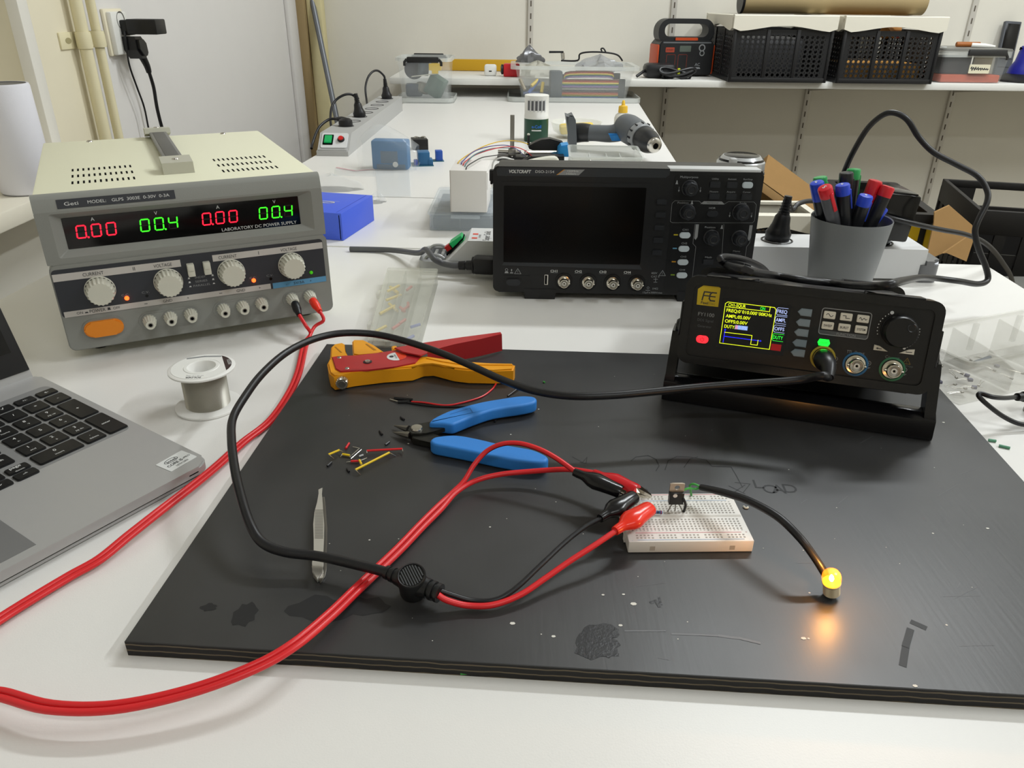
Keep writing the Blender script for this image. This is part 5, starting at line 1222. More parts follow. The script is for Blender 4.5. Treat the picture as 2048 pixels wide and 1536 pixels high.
m = MB(); m.loft(M_strip, [[(x, y, z) for y, z in ((0, 0), (0, .011), (.012, .013), (.052, H1), (L1, H1), (L1, 0))] for x in (0, W1)]); 
m.build('housing', ps)
m = MB(); m.prism(M_stripw, rrect(W1 - .012, .046, .005, 4), 0, .0018, Matrix.Translation((W1 / 2, .033, .0305)) @ RX(atan2(.033, .040)), b=.0006); m.prism(M_strip, rrect(W1 - .004, .012, .003, 3, W1 / 2, .008), .011, .0145, b=.001); m.build('control_plate', ps)
TS = Matrix.Translation((W1 / 2, .033, .0305)) @ RX(atan2(.033, .040)) @ TR(0, 0, .0018)
m = MB(); m.prism(M_dark, rrect(.024, .030, .001, 2, -.015, .001), 0, .0015, TS); m.prism(mat('switch_green', '#18a85c', .3, emit=.12), rrect(.018, .023, .001, 2, -.015, .001), .001, .0045, TS, b=.0012); m.build('rocker_switch', ps)
m = MB(); m.lathe(M_black, [(.0085, 0), (.0085, .003), (.007, .0055), (.0065, .0055)], 24, TS @ TR(.016, .002, 0)); m.lathe(mat('reset_red', '#c9201c', .35), [(.0065, .004), (.006, .0075), (0, .009)], 24, TS @ TR(.016, .002, 0)); m.build('reset_button', ps)
ys = [.165 + .0885 * i for i in range(8)]
for y in ys: k = MB(); lathe_sock(k, TR(W1 / 2, y, H1 - .0006)); k.build('socket', ps)
def on(i): return SL @ TR(W1 / 2, ys[i], H1 + .003)
t = thing('plug', 'dark angled plug in the socket nearest the green switch', 'plug'); o = on(0).translation
plug(t, on(0) @ RZ(-.3), [o + Vector((-.026, .012, .0125)), o + Vector((-.045, .01, .011)), o + Vector((-.065, -.02, -.005)), o + Vector((-.075, -.055, -.035)), o + Vector((-.075, -.075, -.047))], False)
t = thing('plug', 'black upright plug with a cord arching over in the middle of the silver strip', 'plug'); o = on(2).translation
plug(t, on(2) @ RY(-.12), [o + Vector((-.007, 0, .054)), PY(716, 198, 2.22), PY(703, 189, 2.22), PY(688, 190, 2.21), PY(672, 200, 2.20), PY(663, 216, 2.18), PY(661, 240, 2.16), PY(663, 256, 2.14)])
t = thing('plug', 'black upright plug in the socket farthest from the green switch', 'plug'); o = on(7).translation
plug(t, on(7) @ RY(-.06), [o + Vector((-.0035, 0, .054)), PY(768, 152, 2.66), PY(757, 142, 2.64), PY(746, 143, 2.62), PY(736, 155, 2.60), PY(731, 175, 2.58), PY(733, 200, 2.55), PY(735, 214, 2.5)])

# white strip behind the oscilloscope
YS = 1.012
pw = thing('power_strip', 'white and silver heavy socket strip running behind the oscilloscope', 'power strip', (-.130, YS, 0), -.030)
W2, L2, H2 = .066, .684, .045
m = MB(); m.loft(M_stripw, [[(x, y, z) for x, z in ((.030, .006), (.064, H2 - .004), (.068, H2), (L2, H2), (L2, .004), (.030, .004))] for y in (0, W2)]); m.build('housing', pw)
m = MB(); o = rrect(.078, W2 + .012, .012, 5, .039, W2 / 2); i_ = rrect(.060, W2 - .006, .006, 5, .039, W2 / 2); m.ring(mat('strip_cap', '#a9aaab', .36, metal=.2), o, i_, .0, .0165); m.prism(mat('strip_cap', '#a9aaab', .36, metal=.2), i_, 0, .008)
for x in (.018, .028): m.slab(mat('strip_cap', '#a9aaab', .36, metal=.2), (x - .002, .004, .006), (x + .002, W2 - .004, .014))
for y in (.008, W2 - .01): m.tube(mat('strip_cap', '#a9aaab', .36, metal=.2), [(.008, y, .016), (.014, y, .021), (.026, y, .0215), (.034, y, .017)], .0022, 8, sub=3)
m.build('end_cap', pw)
m = MB(); o = rrect(.03, W2 + .006, .010, 5, L2 + .006, W2 / 2); m.prism(mat('strip_cap_dark', '#6d6e70', .3, metal=.3), o, 0, .030, b=.006); m.build('end_cap', pw)
TS = Matrix.Translation((.048, W2 * .60, .0265)) @ RY(-atan2(.035, .034)) @ TR(0, 0, .0005)
m = MB(); m.prism(M_dark, rrect(.034, .024, .001, 2), 0, .002, TS); m.prism(mat('switch_green', '#18a85c', .3, emit=.12), rrect(.020, .020, .001, 2, .006, 0), .001, .009, TS @ RY(.18)); m.prism(mat('reset_red', '#c9201c', .35), rrect(.008, .010, .001, 2, -.010, -.003), .001, .008, TS @ RY(.18)); m.build('rocker_switch', pw)
m = MB(); T = TR(0, 0, H2)
m.text(mat('strip_print', '#3a3a3c', .6), 'Super Solid', .009, T @ TR(.092, .026) @ RZ(pi / 2), w=.046, z=.0002)
for y in (.014, .034): m.flat(mat('strip_red_mark', '#e0462f', .5), rrect(.0075, .0065, .0004, 2, .076 + (.012 if y > .02 else 0) * 0, y), .0002, T)
m.text(mat('strip_print', '#3a3a3c', .6), 'brennenstuhl', .004, T @ TR(.082, .024) @ RZ(pi / 2), w=.016, z=.0002)
m.build('printed_label', pw)
sx2 = [.225 + .0 * i for i in range(1)]
for x in (.150, .222, .294, .366, .492, .560, .628): k = MB(); lathe_sock(k, TR(x, W2 / 2, H2 - .0006), .0215); k.build('socket', pw)
SW = Matrix.Translation((-.130, YS, 0)) @ RZ(-.030)
t = thing('plug', 'black plug with a ribbed neck seated between the oscilloscope and the pen cup', 'plug'); T = SW @ TR(.492, W2 / 2, H2 + .003) @ RY(.10)
plug(t, T, [T @ Vector((0, 0, .054)), PY(1583, 420, 1.06), PY(1596, 408, 1.075), PY(1618, 402, 1.09), PY(1650, 404, 1.105)])
t = thing('power_adapter', 'black blocky power adapter plugged in behind the pen cup', 'adapter'); T = SW @ TR(.628, W2 / 2, H2 + .003)
k = MB(); k.lathe(M_blackg, [(0, -.003), (.0175, -.003), (.0175, .010), (0, .010)], 24, T); k.build('plug_base', t)
k = MB(); k.slab(M_blackg, (-.018, -.034, .008), (.024, .028, .070), .004, T @ RY(.10)); k.slab(M_blackg, (-.014, -.030, .069), (.020, .024, .0715), .001, T @ RY(.10)); k.build('body', t)
k = MB(); k.tube(M_rubber, [T @ Vector((-.018, -.02, .045)), PY(1775, 434, .985), PY(1830, 448, .985), PY(1880, 459, 1.0), PY(1935, 470, 1.02), PY(1975, 490, 1.05), PY(2005, 525, 1.10), PY(2025, 565, 1.16), PY(2030, 640, 1.25)], .0034, 10, sub=6); k.build('cord', t)
# power cable of the generator, looping up behind and over it
gc = thing('power_cable', 'thick black power cable looping high above the pen cup and over the signal generator', 'cable')
def ongen(px, py, lift=.0):
    o = GM @ Vector((0, 0, .0702 + .0048 + lift)); nn = GM.to_3x3() @ Vector((0, 0, 1)); d = ray(px, py); c = Vector((0, 0, CAM_H)); return c + d * ((o - c).dot(nn) / d.dot(nn))
pts = [PY(1660, 420, 1.005), PY(1688, 345, 1.0), PY(1706, 305, .99), PY(1735, 257, .985), PY(1766, 230, .98), PY(1790, 226, .975), PY(1815, 240, .97), PY(1838, 275, .965), PY(1868, 305, .955), PY(1915, 330, .945), PY(1955, 352, .935), PY(1974, 380, .925), PY(1974, 405, .915), PY(1957, 440, .905), PY(1950, 465, .90), PY(1958, 500, .895), PY(1972, 535, .89), PY(1975, 560, .885), PY(1955, 568, .875), PY(1915, 562, .86), PY(1850, 555, .83), ongen(1805, 562, .012), ongen(1770, 571, .009), ongen(1725, 572, .004), ongen(1670, 567), ongen(1600, 559, .001), ongen(1540, 549, .003), ongen(1490, 540, .011), PY(1455, 530, .775), PY(1440, 519, .775), PY(1450, 513, .785), PY(1490, 520, .80), PY(1525, 536, .815), PY(1540, 556, .83)]
k = MB(); k.tube(M_rubber, pts, .0035, 12, sub=6); k.build('cord', gc)
# mains cable of the oscilloscope
oc = thing('power_cable', 'grey power cable lying over the strip end into the oscilloscope side', 'cable')
k = MB(); k.tube(mat('grey_cord', '#55565a', .4), [P(700, 498, .004), P(780, 500, .006), P(835, 506, .019), P(850, 499, .030), P(858, 505, .030), P(868, 518, .025), P(885, 527, .018), P(905, 531, .017), P(922, 531, .017)], .0040, 10, sub=6); k.build('cord', oc)
a = P(918, 531, .017); b = P(984, 530, .020)
k = MB(); k.tube(M_rubber, [a, a.lerp(b, .18), a.lerp(b, .181), a.lerp(b, .23), a.lerp(b, .231), a.lerp(b, .42), a.lerp(b, .421), a.lerp(b, .46)], [.0058, .0062, .0048, .0048, .0064, .0066, .0115, .0115], 18); k.build('strain_relief', oc)
k = MB(); d = (b - a); T = Matrix.Translation(a.lerp(b, .72)) @ RZ(atan2(d.y, d.x)); k.slab(M_rubber, (-.013, -.011, -.011), (.018, .011, .012), .0045, T); k.build('connector', oc)

# ================================================================== boxes between the instruments
M_wbox = mat('white_card', '#e4e0dc', .65)
# blue carton
c0 = P(687, 482, 0); c1 = P(749, 441, 0); bh = .043
dv = Vector(((c1 - c0).x, (c1 - c0).y)); ya = atan2(dv.y, dv.x)
M_bc = mat('carton_blue', '#4663dc', .5, bump=.05, bscale=200)
bx_ = thing('carton', 'bright blue flat carton with white lettering beside the power supply', 'box', c0, ya - pi / 2)
m = MB(); m.slab(M_bc, (-.215, 0, 0), (0, dv.length, bh), .0012); m.slab(M_dark, (-.0046, -.0003, .002), (-.0034, .0004, bh - .003)); m.slab(mat('carton_blue_dark', '#2a41b4', .6), (-.010, .004, bh - .0004), (-.0092, dv.length - .004, bh + .0002))
T = TR(-.068, dv.length * .48, bh) @ RZ(-.2 - (ya - pi / 2) * .9)
m.line(M_ink, [(-.040, .006), (.034, .008)], .0008, T, .0003); 
m.line(M_ink, [(.017 + 1.9 * x, y) for x, y in circle(.0062, 26)], .0016, T, .0003, True); m.line(M_ink, [(.004, -.003), (.013, -.0035), (.021, .002), (.030, -.002)], .0016, T, .0003)
m.build('carton_body', bx_)
# bag of parts lying on top and beyond the carton
def crumple(name, label, cat, c, rx, ry, rz, mt, seed, group=None, lumps=.25, flat=True):
    random.seed(seed); k = MB(); V = []; F = []; NU, NV = 22, 12
    ph = [random.uniform(0, 6.28) for _ in range(8)]
    for j in range(NV + 1):
        v = j / NV
        for i in range(NU):
            a = 2 * pi * i / NU; e = sin(pi * v * .5 + .0) if flat else sin(pi * v)
            rr = (1 - v ** 3 * .98) if flat else sin(pi * min(max(v, .02), .98))
            w = 1 + lumps * (sin(3 * a + ph[0]) * .4 + sin(5 * a + ph[1] + 4 * v) * .35 + sin(9 * a + ph[2] + 7 * v) * .25)
            z = (v if flat else .5 - .5 * cos(pi * v)) * rz * (1 + lumps * .6 * sin(2 * a + ph[3] + 3 * v))
            V.append((c[0] + rx * rr * w * cos(a), c[1] + ry * rr * w * sin(a), c[2] + max(z, 0)))
    for j in range(NV):
        for i in range(NU): F.append([j * NU + i, j * NU + (i + 1) % NU, (j + 1) * NU + (i + 1) % NU, (j + 1) * NU + i])
    F.append(list(range(NU))[::-1]); F.append([NV * NU + i for i in range(NU)])
    k.put(V, F, mt); return tag(k.build(name, smooth=25), label, cat, group)
q = P(672, 372, .0); crumple('plastic_bag', 'crumpled clear bag of parts lying behind the blue carton', 'bag', (q.x, q.y - .03, 0.0), .055, .028, .030, M_film, 4, lumps=.18)
q = P(752, 408, 0); crumple('plastic_bag', 'small crumpled clear scrap of plastic beside the blue carton corner', 'bag', (q.x, q.y + .015, 0), .013, .018, .016, M_film, 8, lumps=.5)
# organiser case with the white box on top
cs = thing('organizer_case', 'clear flat organizer case under the white box', 'case', P(859, 461, 0), -.01)
M_case = mat('case_clear', '#d6dfe6', .2, alpha=.32, spec=.6); 
m = MB(); m.ring(M_case, rrect(.20, .185, .006, 3, .1, .0925), rrect(.197, .182, .005, 3, .1, .0925), .001, .026); m.prism(M_case, rrect(.20, .185, .006, 3, .1, .0925), 0, .0012)
for x in (.05, .1, .15): m.slab(M_case, (x - .0007, .002, .0012), (x + .0007, .183, .024))
for y in (.06, .12): m.slab(M_case, (.002, y - .0007, .0012), (.198, y + .0007, .024))
m.build('tray', cs)
m = MB(); m.prism(M_case, rrect(.205, .190, .006, 3, .1, .0925), .0262, .0305, b=.001); m.slab(M_case, (.036, -.012, .0225), (.083, .0, .0265), .001); m.build('lid', cs)
fo = MB(); fo.slab(mat('grey_foam', '#4a5058', .8), (.005, .006, .0014), (.195, .18, .020), .002); o = fo.build('foam_liner', cs)
wz = .0310
a, b = P(902, 424, wz), P(974, 426, wz); wy = a.y
wb = thing('white_box', 'small white cardboard box with coloured wires poked through its lid', 'box', (a.x, wy, wz), -.03)
WW = b.x - a.x; WH = .066; WD = .090
m = MB(); m.slab(M_wbox, (0, 0, 0), (WW, WD, WH), .0008); m.slab(mat('card_edge', '#b8b1aa', .7), (-.0006, -.0006, .0), (.0005, .0004, WH)); m.slab(M_wbox, (WW - .0003, .002, WH * .55), (WW + .001, .012, WH * .95)); m.slab(M_dark, (-.0008, .0004, WH * .42), (.0, .003, WH * .56)); m.build('box_body', wb)
for y in (.02, .036, .052, .068): 
    pass
WM = Matrix.Translation((a.x, wy, wz)) @ RZ(-.03)
for wi, (u, v, col, nm, top) in enumerate(((.012, .060, '#dcb41c', 'yellow', [(960, 296, 1.36), (1000, 283, 1.46), (1032, 282, 1.75), (1056, 288, 1.82)]), (.013, .053, '#4b3f8c', 'purple', [(950, 302, 1.34), (985, 292, 1.45), (1015, 291, 1.70), (1036, 300, 1.76), (1050, 313, 1.80)]), (.013, .044, '#c62a36', 'red', [(955, 308, 1.34), (1000, 295, 1.45), (1030, 294, 1.70), (1050, 301, 1.75), (1065, 313, 1.78)]), (.0125, .033, '#3f6f78', 'teal', [(950, 309, 1.33), (980, 298, 1.43), (1000, 296, 1.68), (1020, 296, 1.74)]), (.012, .008, '#1d1d20', 'black', [(945, 325, 1.28), (965, 315, 1.34), (990, 311, 1.45), (1022, 307, 1.72), (1034, 306, 1.78)]))):
    p0 = WM @ Vector((u + .004 * wi - .004, v, WH - .004)); k = MB(); k.tube(mat('wire_' + nm, col, .4), [p0, p0 + Vector((.002, .001, .008))] + [PY(a_, b_, y_ + .012 * (2 - wi)) for a_, b_, y_ in top], .0009, 8, sub=8)
    tag(k.build('wire'), 'thin %s wire arching out of the white box lid' % nm, 'wire', 'wires from the white box')

# ================================================================== things on the long table
sd = thing('helping_hand_stand', 'small steel clamp stand with an upright square rod on the long table', 'stand', P(1024, 318, 0))
so = P(1024, 318, 0)
m = MB(); z1 = PY(1022, 230, so.y).z; m.slab(M_steeld, (-.005, -.005, .0), (.005, .005, z1), .0006); m.build('upright_rod', sd)
m = MB(); m.prism(M_black, rrect(.07, .05, .006, 4), 0, .008, b=.001); m.build('base', sd)
m = MB(); m.tube(M_steel, [PY(996, 303, so.y) - so, PY(1030, 304, so.y) - so, PY(1042, 304, so.y) - so], .0042, 14); m.build('cross_rod', sd)
m = MB(); m.box(M_steeld, PY(1024, 305, so.y - .004) - so, (.018, .018, .020), .004); m.tube(M_steeld, [PY(1022, 314, so.y - .01) - so, PY(1030, 330, so.y - .016) - so], .006, 10); m.build('clamp_boss', sd)
# bar clamp
bcx = thing('bar_clamp', 'black and blue one-hand bar clamp lying on the long table', 'clamp')
m = MB(); a, b = P(1052, 324, .020), P(1118, 318, .026); m.tube(M_steel, [PY(1050, 306, 1.80), PY(1118, 306, 1.83)], .0062, 12); m.build('steel_bar', bcx)
m = MB(); m.prism(mat('clamp_blue', '#2a8fd0', .4), [(PY(x, y, 1.82).x, PY(x, y, 1.82).z) for x, y in ((1115, 311), (1116, 296), (1122, 289), (1136, 287), (1138, 311))], -1.845, -1.80, Matrix(((1, 0, 0, 0), (0, 0, -1, 0), (0, 1, 0, 0), (0, 0, 0, 1))), b=.002); m.build('jaw_sleeve', bcx)
FV = Matrix(((1, 0, 0, 0), (0, 0, -1, 0), (0, 1, 0, 0), (0, 0, 0, 1)))
def up(pts, y): return [(PY(a, b, y).x, PY(a, b, y).z) for a, b in pts]
m = MB(); m.prism(M_black, up([(1056, 291), (1070, 283), (1082, 278), (1100, 276), (1124, 283), (1130, 290), (1118, 292), (1114, 302), (1104, 301), (1090, 297), (1068, 300), (1058, 296)], 1.86), -1.875, -1.845, FV, b=.003); m.build('grip', bcx)
m = MB(); m.prism(M_black, up([(1032, 328), (1046, 321), (1062, 311), (1128, 311), (1128, 330), (1120, 334), (1040, 333)], 1.78), -1.80, -1.765, FV, b=.003); m.build('fixed_jaw', bcx)
m = MB(); m.tube(M_black, [PY(1057, 290, 1.85), PY(1057, 270, 1.85)], .0032, 10); m.lathe(M_ivory, [(.0034, 0), (.0034, .003), (0, .004)], 12, Matrix.Translation(PY(1057, 270, 1.85))); m.build('release_pin', bcx)
# brush jar
jo = P(1072, 290, 0); jo.y = 2.14; jo = Vector((PY(1072, 270, 2.14).x, 2.14, 0))
jr = thing('tin', 'green and white round tin of brushes on the long table', 'tin', jo, 0)
m = MB(); m.lathe(mat('tin_green', '#14432f', .35), [(0, 0), (.032, 0), (.0325, .001), (.0325, .058)], 40); m.lathe(M_whitep, [(.0325, .058), (.0325, .066), (.0318, .067), (.0318, .112), (.0322, .113), (.0322, .116), (.0300, .117), (.0, .1165)], 40)
for i, a in enumerate((-1.95, -1.62, -1.30, -.98, -2.3)): 
    Tq = RZ(a) @ TR(.0319, 0, .092); m.box(mat('tin_window', '#5b5b5e', .3), (0, 0, 0), (.0006, .0062, .024), 0, Tq); m.box(mat('tin_window_strip', '#c9cacc', .4), (0, .0046, 0), (.0006, .0022, .03), 0, Tq)  # dark window with a pale grey strip beside it
def wrap(txt, h, w, z, mt):
    V, F, bw, ch, x0 = _text(txt, 0.02, 0); kx = w / bw; kz = h / ch
    m.put([(.0327 * cos(-pi / 2 + ((v[0] - x0) * kx - w / 2) / .0327), .0327 * sin(-pi / 2 + ((v[0] - x0) * kx - w / 2) / .0327), z + (v[1] - ch / 2) * kz) for v in V], F, mt)
wrap('e-Coll', .0075, .026, .040, mat('tin_blue', '#2f6fd0', .4)); 
for i in range(8):
    a0, a1 = -pi / 2 + (i - 4) * .1, -pi / 2 + (i - 3) * .1; m.put([(.0327 * cos(a), .0327 * sin(a), z) for a, z in ((a0, .0285), (a1, .0285), (a1, .0318), (a0, .0318))], [[0, 1, 2, 3]], M_ink)

m.build('tin_body', jr)
# bowl with sponge, glue bottle
bo = Vector((PY(1151, 270, 2.20).x, 2.20, 0))
bw_ = tag((lambda k: (k.lathe(mat('bowl_glass', '#e8eae0', .08, alpha=.25, spec=.8), [(0, 0), (.035, 0), (.062, .018), (.070, .040), (.072, .042), (.069, .0415), (.060, .019), (.034, .003), (0, .003)], 48), k.build('glass_bowl'))[1])(MB()), 'clear glass bowl holding the yellow sponge', 'bowl'); bw_.location = bo
k = MB(); k.box(mat('sponge_yellow', '#e3c65c', .9, bump=.8, bscale=260), (.004, 0, .024), (.094, .062, .022), .006, RY(-.06)); o = tag(k.build('sponge'), 'yellow sponge lying in the glass bowl', 'sponge'); o.location = bo
go_ = Vector((PY(1243, 262, 2.30).x, 2.30, 0)); gb = thing('glue_bottle', 'small translucent bottle with a yellow spout cap', 'bottle', go_)
m = MB(); m.lathe(mat('bottle_milky', '#e3e0d6', .35, alpha=.75), [(0, 0), (.022, 0), (.0235, .002), (.0235, .040), (.020, .049), (.0125, .054), (.0125, .057), (0, .057)], 32); m.build('bottle', gb)
m = MB(); m.gear(mat('cap_yellow', '#e3b83c', .4), .0135, .0008, 22, .055, .073, top=.93); m.lathe(mat('cap_yellow', '#e3b83c', .4), [(.010, .072), (.0055, .075), (.004, .086), (.0022, .088), (0, .0885)], 20); m.build('cap', gb)
# cordless drill lying on its side
dr = thing('cordless_drill', 'grey and blue cordless drill lying on its side behind the oscilloscope', 'drill')
M_dg = mat('drill_grey', '#5c6064', .45); M_dk = mat('drill_dark', '#232426', .35); M_dbl = mat('drill_blue', '#2384cf', .4)
D0 = PY(1258, 280, 1.93); D1 = PY(1284, 291, 1.87); D2 = PY(1302, 302, 1.83); D3_ = PY(1318, 320, 1.775)
ax = (D3_ - D0).normalized()
m = MB(); A = PY(1250, 273, 1.965); m.tube(M_dg, [A - ax * .022, A - ax * .017, A - ax * .004, A + ax * .02, A + ax * .055, A + ax * .075], [.006, .021, .031, .034, .033, .031], 28, sub=3); m.build('motor_housing', dr)
m = MB(); B = A + ax * .075; m.tube(mat('torque_collar', '#8d8f91', .4), [B, B + ax * .004, B + ax * .022, B + ax * .025], [.030, .032, .031, .029], 28)
for i in range(12):
    a = 2 * pi * i / 12; Tn = along(B + ax * .012, B + ax * .03); m.box(M_dk, (.0318 * cos(a), .0318 * sin(a), 0), (.002, .004, .012), 0, Tn)
m.build('torque_collar', dr)
m = MB(); Cc = B + ax * .025; Tn = along(Cc, Cc + ax); m.lathe(M_dk, [(.027, 0), (.0275, .004), (.027, .028), (.0255, .036), (.021, .050), (.0185, .058)], 28, Tn); m.build('chuck_sleeve', dr)
m = MB(); m.lathe(M_steel, [(.0185, .056), (.0165, .064), (.0120, .067), (.0070, .067), (.0065, .058), (0, .058)], 28, Tn); m.lathe(M_dark, [(.0066, .0672), (0, .0660)], 16, Tn); m.build('chuck_nose', dr)
H0 = A + ax * .012; H1_ = PY(1148, 286, 2.00)
m = MB(); m.tube(M_dg, [H0, PY(1225, 286, 1.965), PY(1190, 285, 1.98), PY(1165, 284, 1.99)], [.026, .021, .0195, .0205], 24, sub=5); m.build('handle', dr)
m = MB(); m.tube(M_dk, [PY(1178, 285, 1.985), PY(1165, 284, 1.99), PY(1150, 285, 2.0), PY(1142, 286, 2.0)], [.0215, .023, .024, .0225], 24, sub=3); m.build('rubber_grip', dr)
m = MB(); m.prism(M_dg, up([(1130, 248), (1136, 250), (1144, 247), (1149, 256), (1151, 290), (1151, 318), (1135, 318), (1136, 290), (1133, 270)], 2.0), -2.035, -1.965, FV, b=.006); m.build('battery', dr)
m = MB(); m.prism(M_dbl, up([(1216, 287), (1240, 285), (1248, 292), (1247, 300), (1222, 300)], 1.94), -1.955, -1.93, FV, b=.003); m.build('trigger', dr)
m = MB(); m.prism(M_dbl, up([(1251, 274), (1258, 266), (1262, 268), (1261, 277), (1253, 281)], 1.925), -1.935, -1.924, FV, b=.001); m.build('direction_switch', dr)
settle(dr)
# open clear box of cable ties
tb = thing('open_tray_box', 'clear open-topped box of off-white strips behind the oscilloscope', 'box', Vector((PY(1140, 330, 1.62).x, 1.62, 0)), -.04)
bwid = PY(1285, 330, 1.62).x - PY(1140, 330, 1.62).x
m = MB(); hh = PY(1140, 313, 1.62).z
o = rrect(bwid, .145, .008, 4, bwid / 2, .0725); i_ = rrect(bwid - .004, .141, .007, 4, bwid / 2, .0725)
m.ring(M_milky, o, i_, .0012, hh); m.prism(M_milky, o, 0, .0012); m.ring(M_milky, rrect(bwid + .006, .151, .010, 4, bwid / 2, .0725), i_, hh - .003, hh)
for x in (.3, .55, .75): m.slab(M_milky, (bwid * x - .0007, .002, .0012), (bwid * x + .0007, .143, hh * .7))
m.build('box', tb)
TB = Matrix.Translation((PY(1140, 330, 1.62).x, 1.62, 0)) @ RZ(-.04)
random.seed(9)
for i in range(7):
    k = MB(); k.box(M_ivory, (bwid * .45 + random.uniform(-.01, .01), .02 + .016 * i, .010 + random.uniform(.004, .018)), (bwid * .82, .010, .0022), .0006, TB @ TR(0, 0, .004 * (i % 3)) @ RY(random.uniform(-.06, .06)))
    tag(k.build('plastic_strip'), 'off-white strip lying in the clear open-topped box', 'strip', 'off-white strips in the open box')
# white cable channel and hook just behind the oscilloscope
k = MB(); a = PY(1048, 332, 1.48); k.tube(M_ivory, [PY(1035, 338, 1.46), PY(1052, 328, 1.46), PY(1080, 321, 1.47), PY(1108, 318, 1.48), PY(1112, 326, 1.48)], .006, 10, sub=5)
k.tube(M_ivory, [PY(1035, 338, 1.46), Vector((PY(1035, 338, 1.46).x, 1.46, .0))], .006, 10); tag(k.build('cable_channel'), 'off-white bent strip standing up just behind the oscilloscope top', 'strip')
k = MB(); a0 = Vector((PY(1176, 336, 1.47).x, 1.47, .0)); k.tube(M_steel, [a0, PY(1176, 336, 1.47), PY(1177, 326, 1.47), PY(1180, 321, 1.47), PY(1183, 326, 1.47), PY(1183, 340, 1.47)], .0014, 8, sub=4); k.prism(M_steel, circle(.012, 20, a0.x, a0.y), 0, .0015); tag(k.build('steel_hook'), 'little bent steel wire hook showing above the oscilloscope', 'hook')
k = MB(); k.tube(M_whitep, [Vector((PY(986, 345, 1.46).x, 1.46, .002)), PY(985, 330, 1.47), PY(1000, 316, 1.46), PY(1020, 318, 1.47), PY(1033, 330, 1.47), Vector((PY(1036, 340, 1.47).x, 1.47, 0))], .0016, 8, sub=6); tag(k.build('white_cable'), 'thin white cable curving up behind the oscilloscope corner', 'cable')
# blue module in a bag, relays, zip bag
M_mod = mat('module_blue', '#2f6d9e', .5)
mo = Vector((PY(780, 320, 1.72).x, 1.72, 0)); md = thing('blue_module', 'large blue relay module inside a clear plastic bag', 'relay module', mo, -.05)
m = MB(); m.slab(M_mod, (-.040, -.002, 0), (.040, .036, .062), .004); m.slab(mat('module_grey', '#51677c', .6), (-.02, -.0028, .014), (.018, .001, .040), .001); m.slab(mat('module_grey', '#51677c', .6), (-.030, -.0028, .002), (.034, .001, .012), .001); m.build('housing', md)
m = MB(); m.lathe(M_ink, [(.006, 0), (.006, .001), (0, .0015)], 20, FR(.012, .012, -.0022)); m.build('knob', md)
random.seed(21)
def bag(name, label, rings, mt):
    k = MB(); k.loft(mt, rings, caps=False); return tag(k.build(name, smooth=30), label, 'bag')
rg = []
for j in range(9):
    t_ = j / 8; xx = -.068 + .128 * t_; ww = .034 + .012 * sin(pi * t_) ; zt = .050 + .046 * sin(pi * min(1, t_ * .9 + .12)) * (.92 + .1 * sin(7 * t_)); y0 = mo.y + .012
    n = 16; pr = []
    for i in range(n):
        a = 2 * pi * i / n; pr.append((mo.x + xx + random.uniform(-.0015, .0015), y0 + (ww + random.uniform(-.002, .002)) * (1 if cos(a) > 0 else -1) * abs(cos(a)) ** .45, .001 + zt * (.5 - .5 * cos(a - pi / 2 + pi / 2 if 0 else a + pi / 2)) if 0 else max(.0008, zt * (.5 + .5 * sin(a)))))
    rg.append(pr)
bag('plastic_bag', 'clear plastic bag standing around the blue relay module', rg, M_film)
k = MB(); V = []; F = []; A = [P(672, 336, .0), P(815, 334, .0), P(820, 395, .0), P(758, 396, .0), P(752, 352, .0), P(668, 350, .0)]
zb = [(P(670, 338, 0), P(748, 341, 0), P(750, 353, 0), P(667, 351, 0)), (P(750, 338, 0), P(818, 338, 0), P(822, 394, 0), P(756, 395, 0))]
for n_, q in enumerate(zb): k.prism(M_film, [(p.x, p.y) for p in q], .0002 + .0006 * n_, .0007 + .0006 * n_)
k.line(mat('zip_red', '#c8607c', .5), [tuple(P(673, 336, 0).xy), tuple(P(710, 343, 0).xy), tuple(P(747, 340, 0).xy)], .003, None, .0016); tag(k.build('zip_bag'), 'empty flat zip bag with a red seal line behind the blue carton', 'bag')
r0 = Vector((PY(838, 297, 1.98).x, 1.98, 0)); rb = thing('terminal_block', 'black boxy module with screw terminals behind the bagged blue module', 'module', r0, .25)
m = MB(); m.slab(M_black, (-.016, -.012, 0), (.022, .03, .026), .001); m.build('block', rb)
for i in range(2): m = MB(); m.lathe(M_steel, [(.006, 0), (.006, .003), (.004, .004), (0, .004)], 16, TR(-.004 + .018 * i, .012, .026)); m.build('terminal_screw', rb)
for (px_, py_, y_, s_, lb, c_) in ((845, 331, 1.78, 1.0, 'blue relay board with a tall block beside the bagged module', '#2c6490'), (876, 323, 1.83, .55, 'smallest blue relay board, standing behind the other one', '#2c56b0')):
    r0 = Vector((PY(px_, py_, y_).x, y_, 0)); rl = thing('relay_board', lb, 'relay board', r0, .2)
    m = MB(); m.slab(mat('pcb_blue', '#3a6c80', .5), (-.024 * s_, -.02 * s_, 0), (.024 * s_, .024 * s_, .0018), 0); m.build('circuit_board', rl)
    hb = .030 if s_ == 1 else .024
    m = MB(); m.slab(mat('relay' + c_, c_, .45), (-.010 * s_, -.016 * s_, .0018), ((.016 if s_ == 1 else .012) * (1 if s_ == 1 else s_ * 1.6), .020 * s_, hb), .001); m.build('relay_block', rl)
    if s_ == 1:
        m = MB(); m.slab(mat('relay_small', '#3c4f9c', .5), (-.020, -.018, .0018), (-.012, -.004, .014), .001); m.build('terminal', rl); m = MB(); m.slab(mat('relay' + c_, c_, .45), (.012, -.017, .0018), (.023, .014, .014), .001); m.build('terminal', rl)
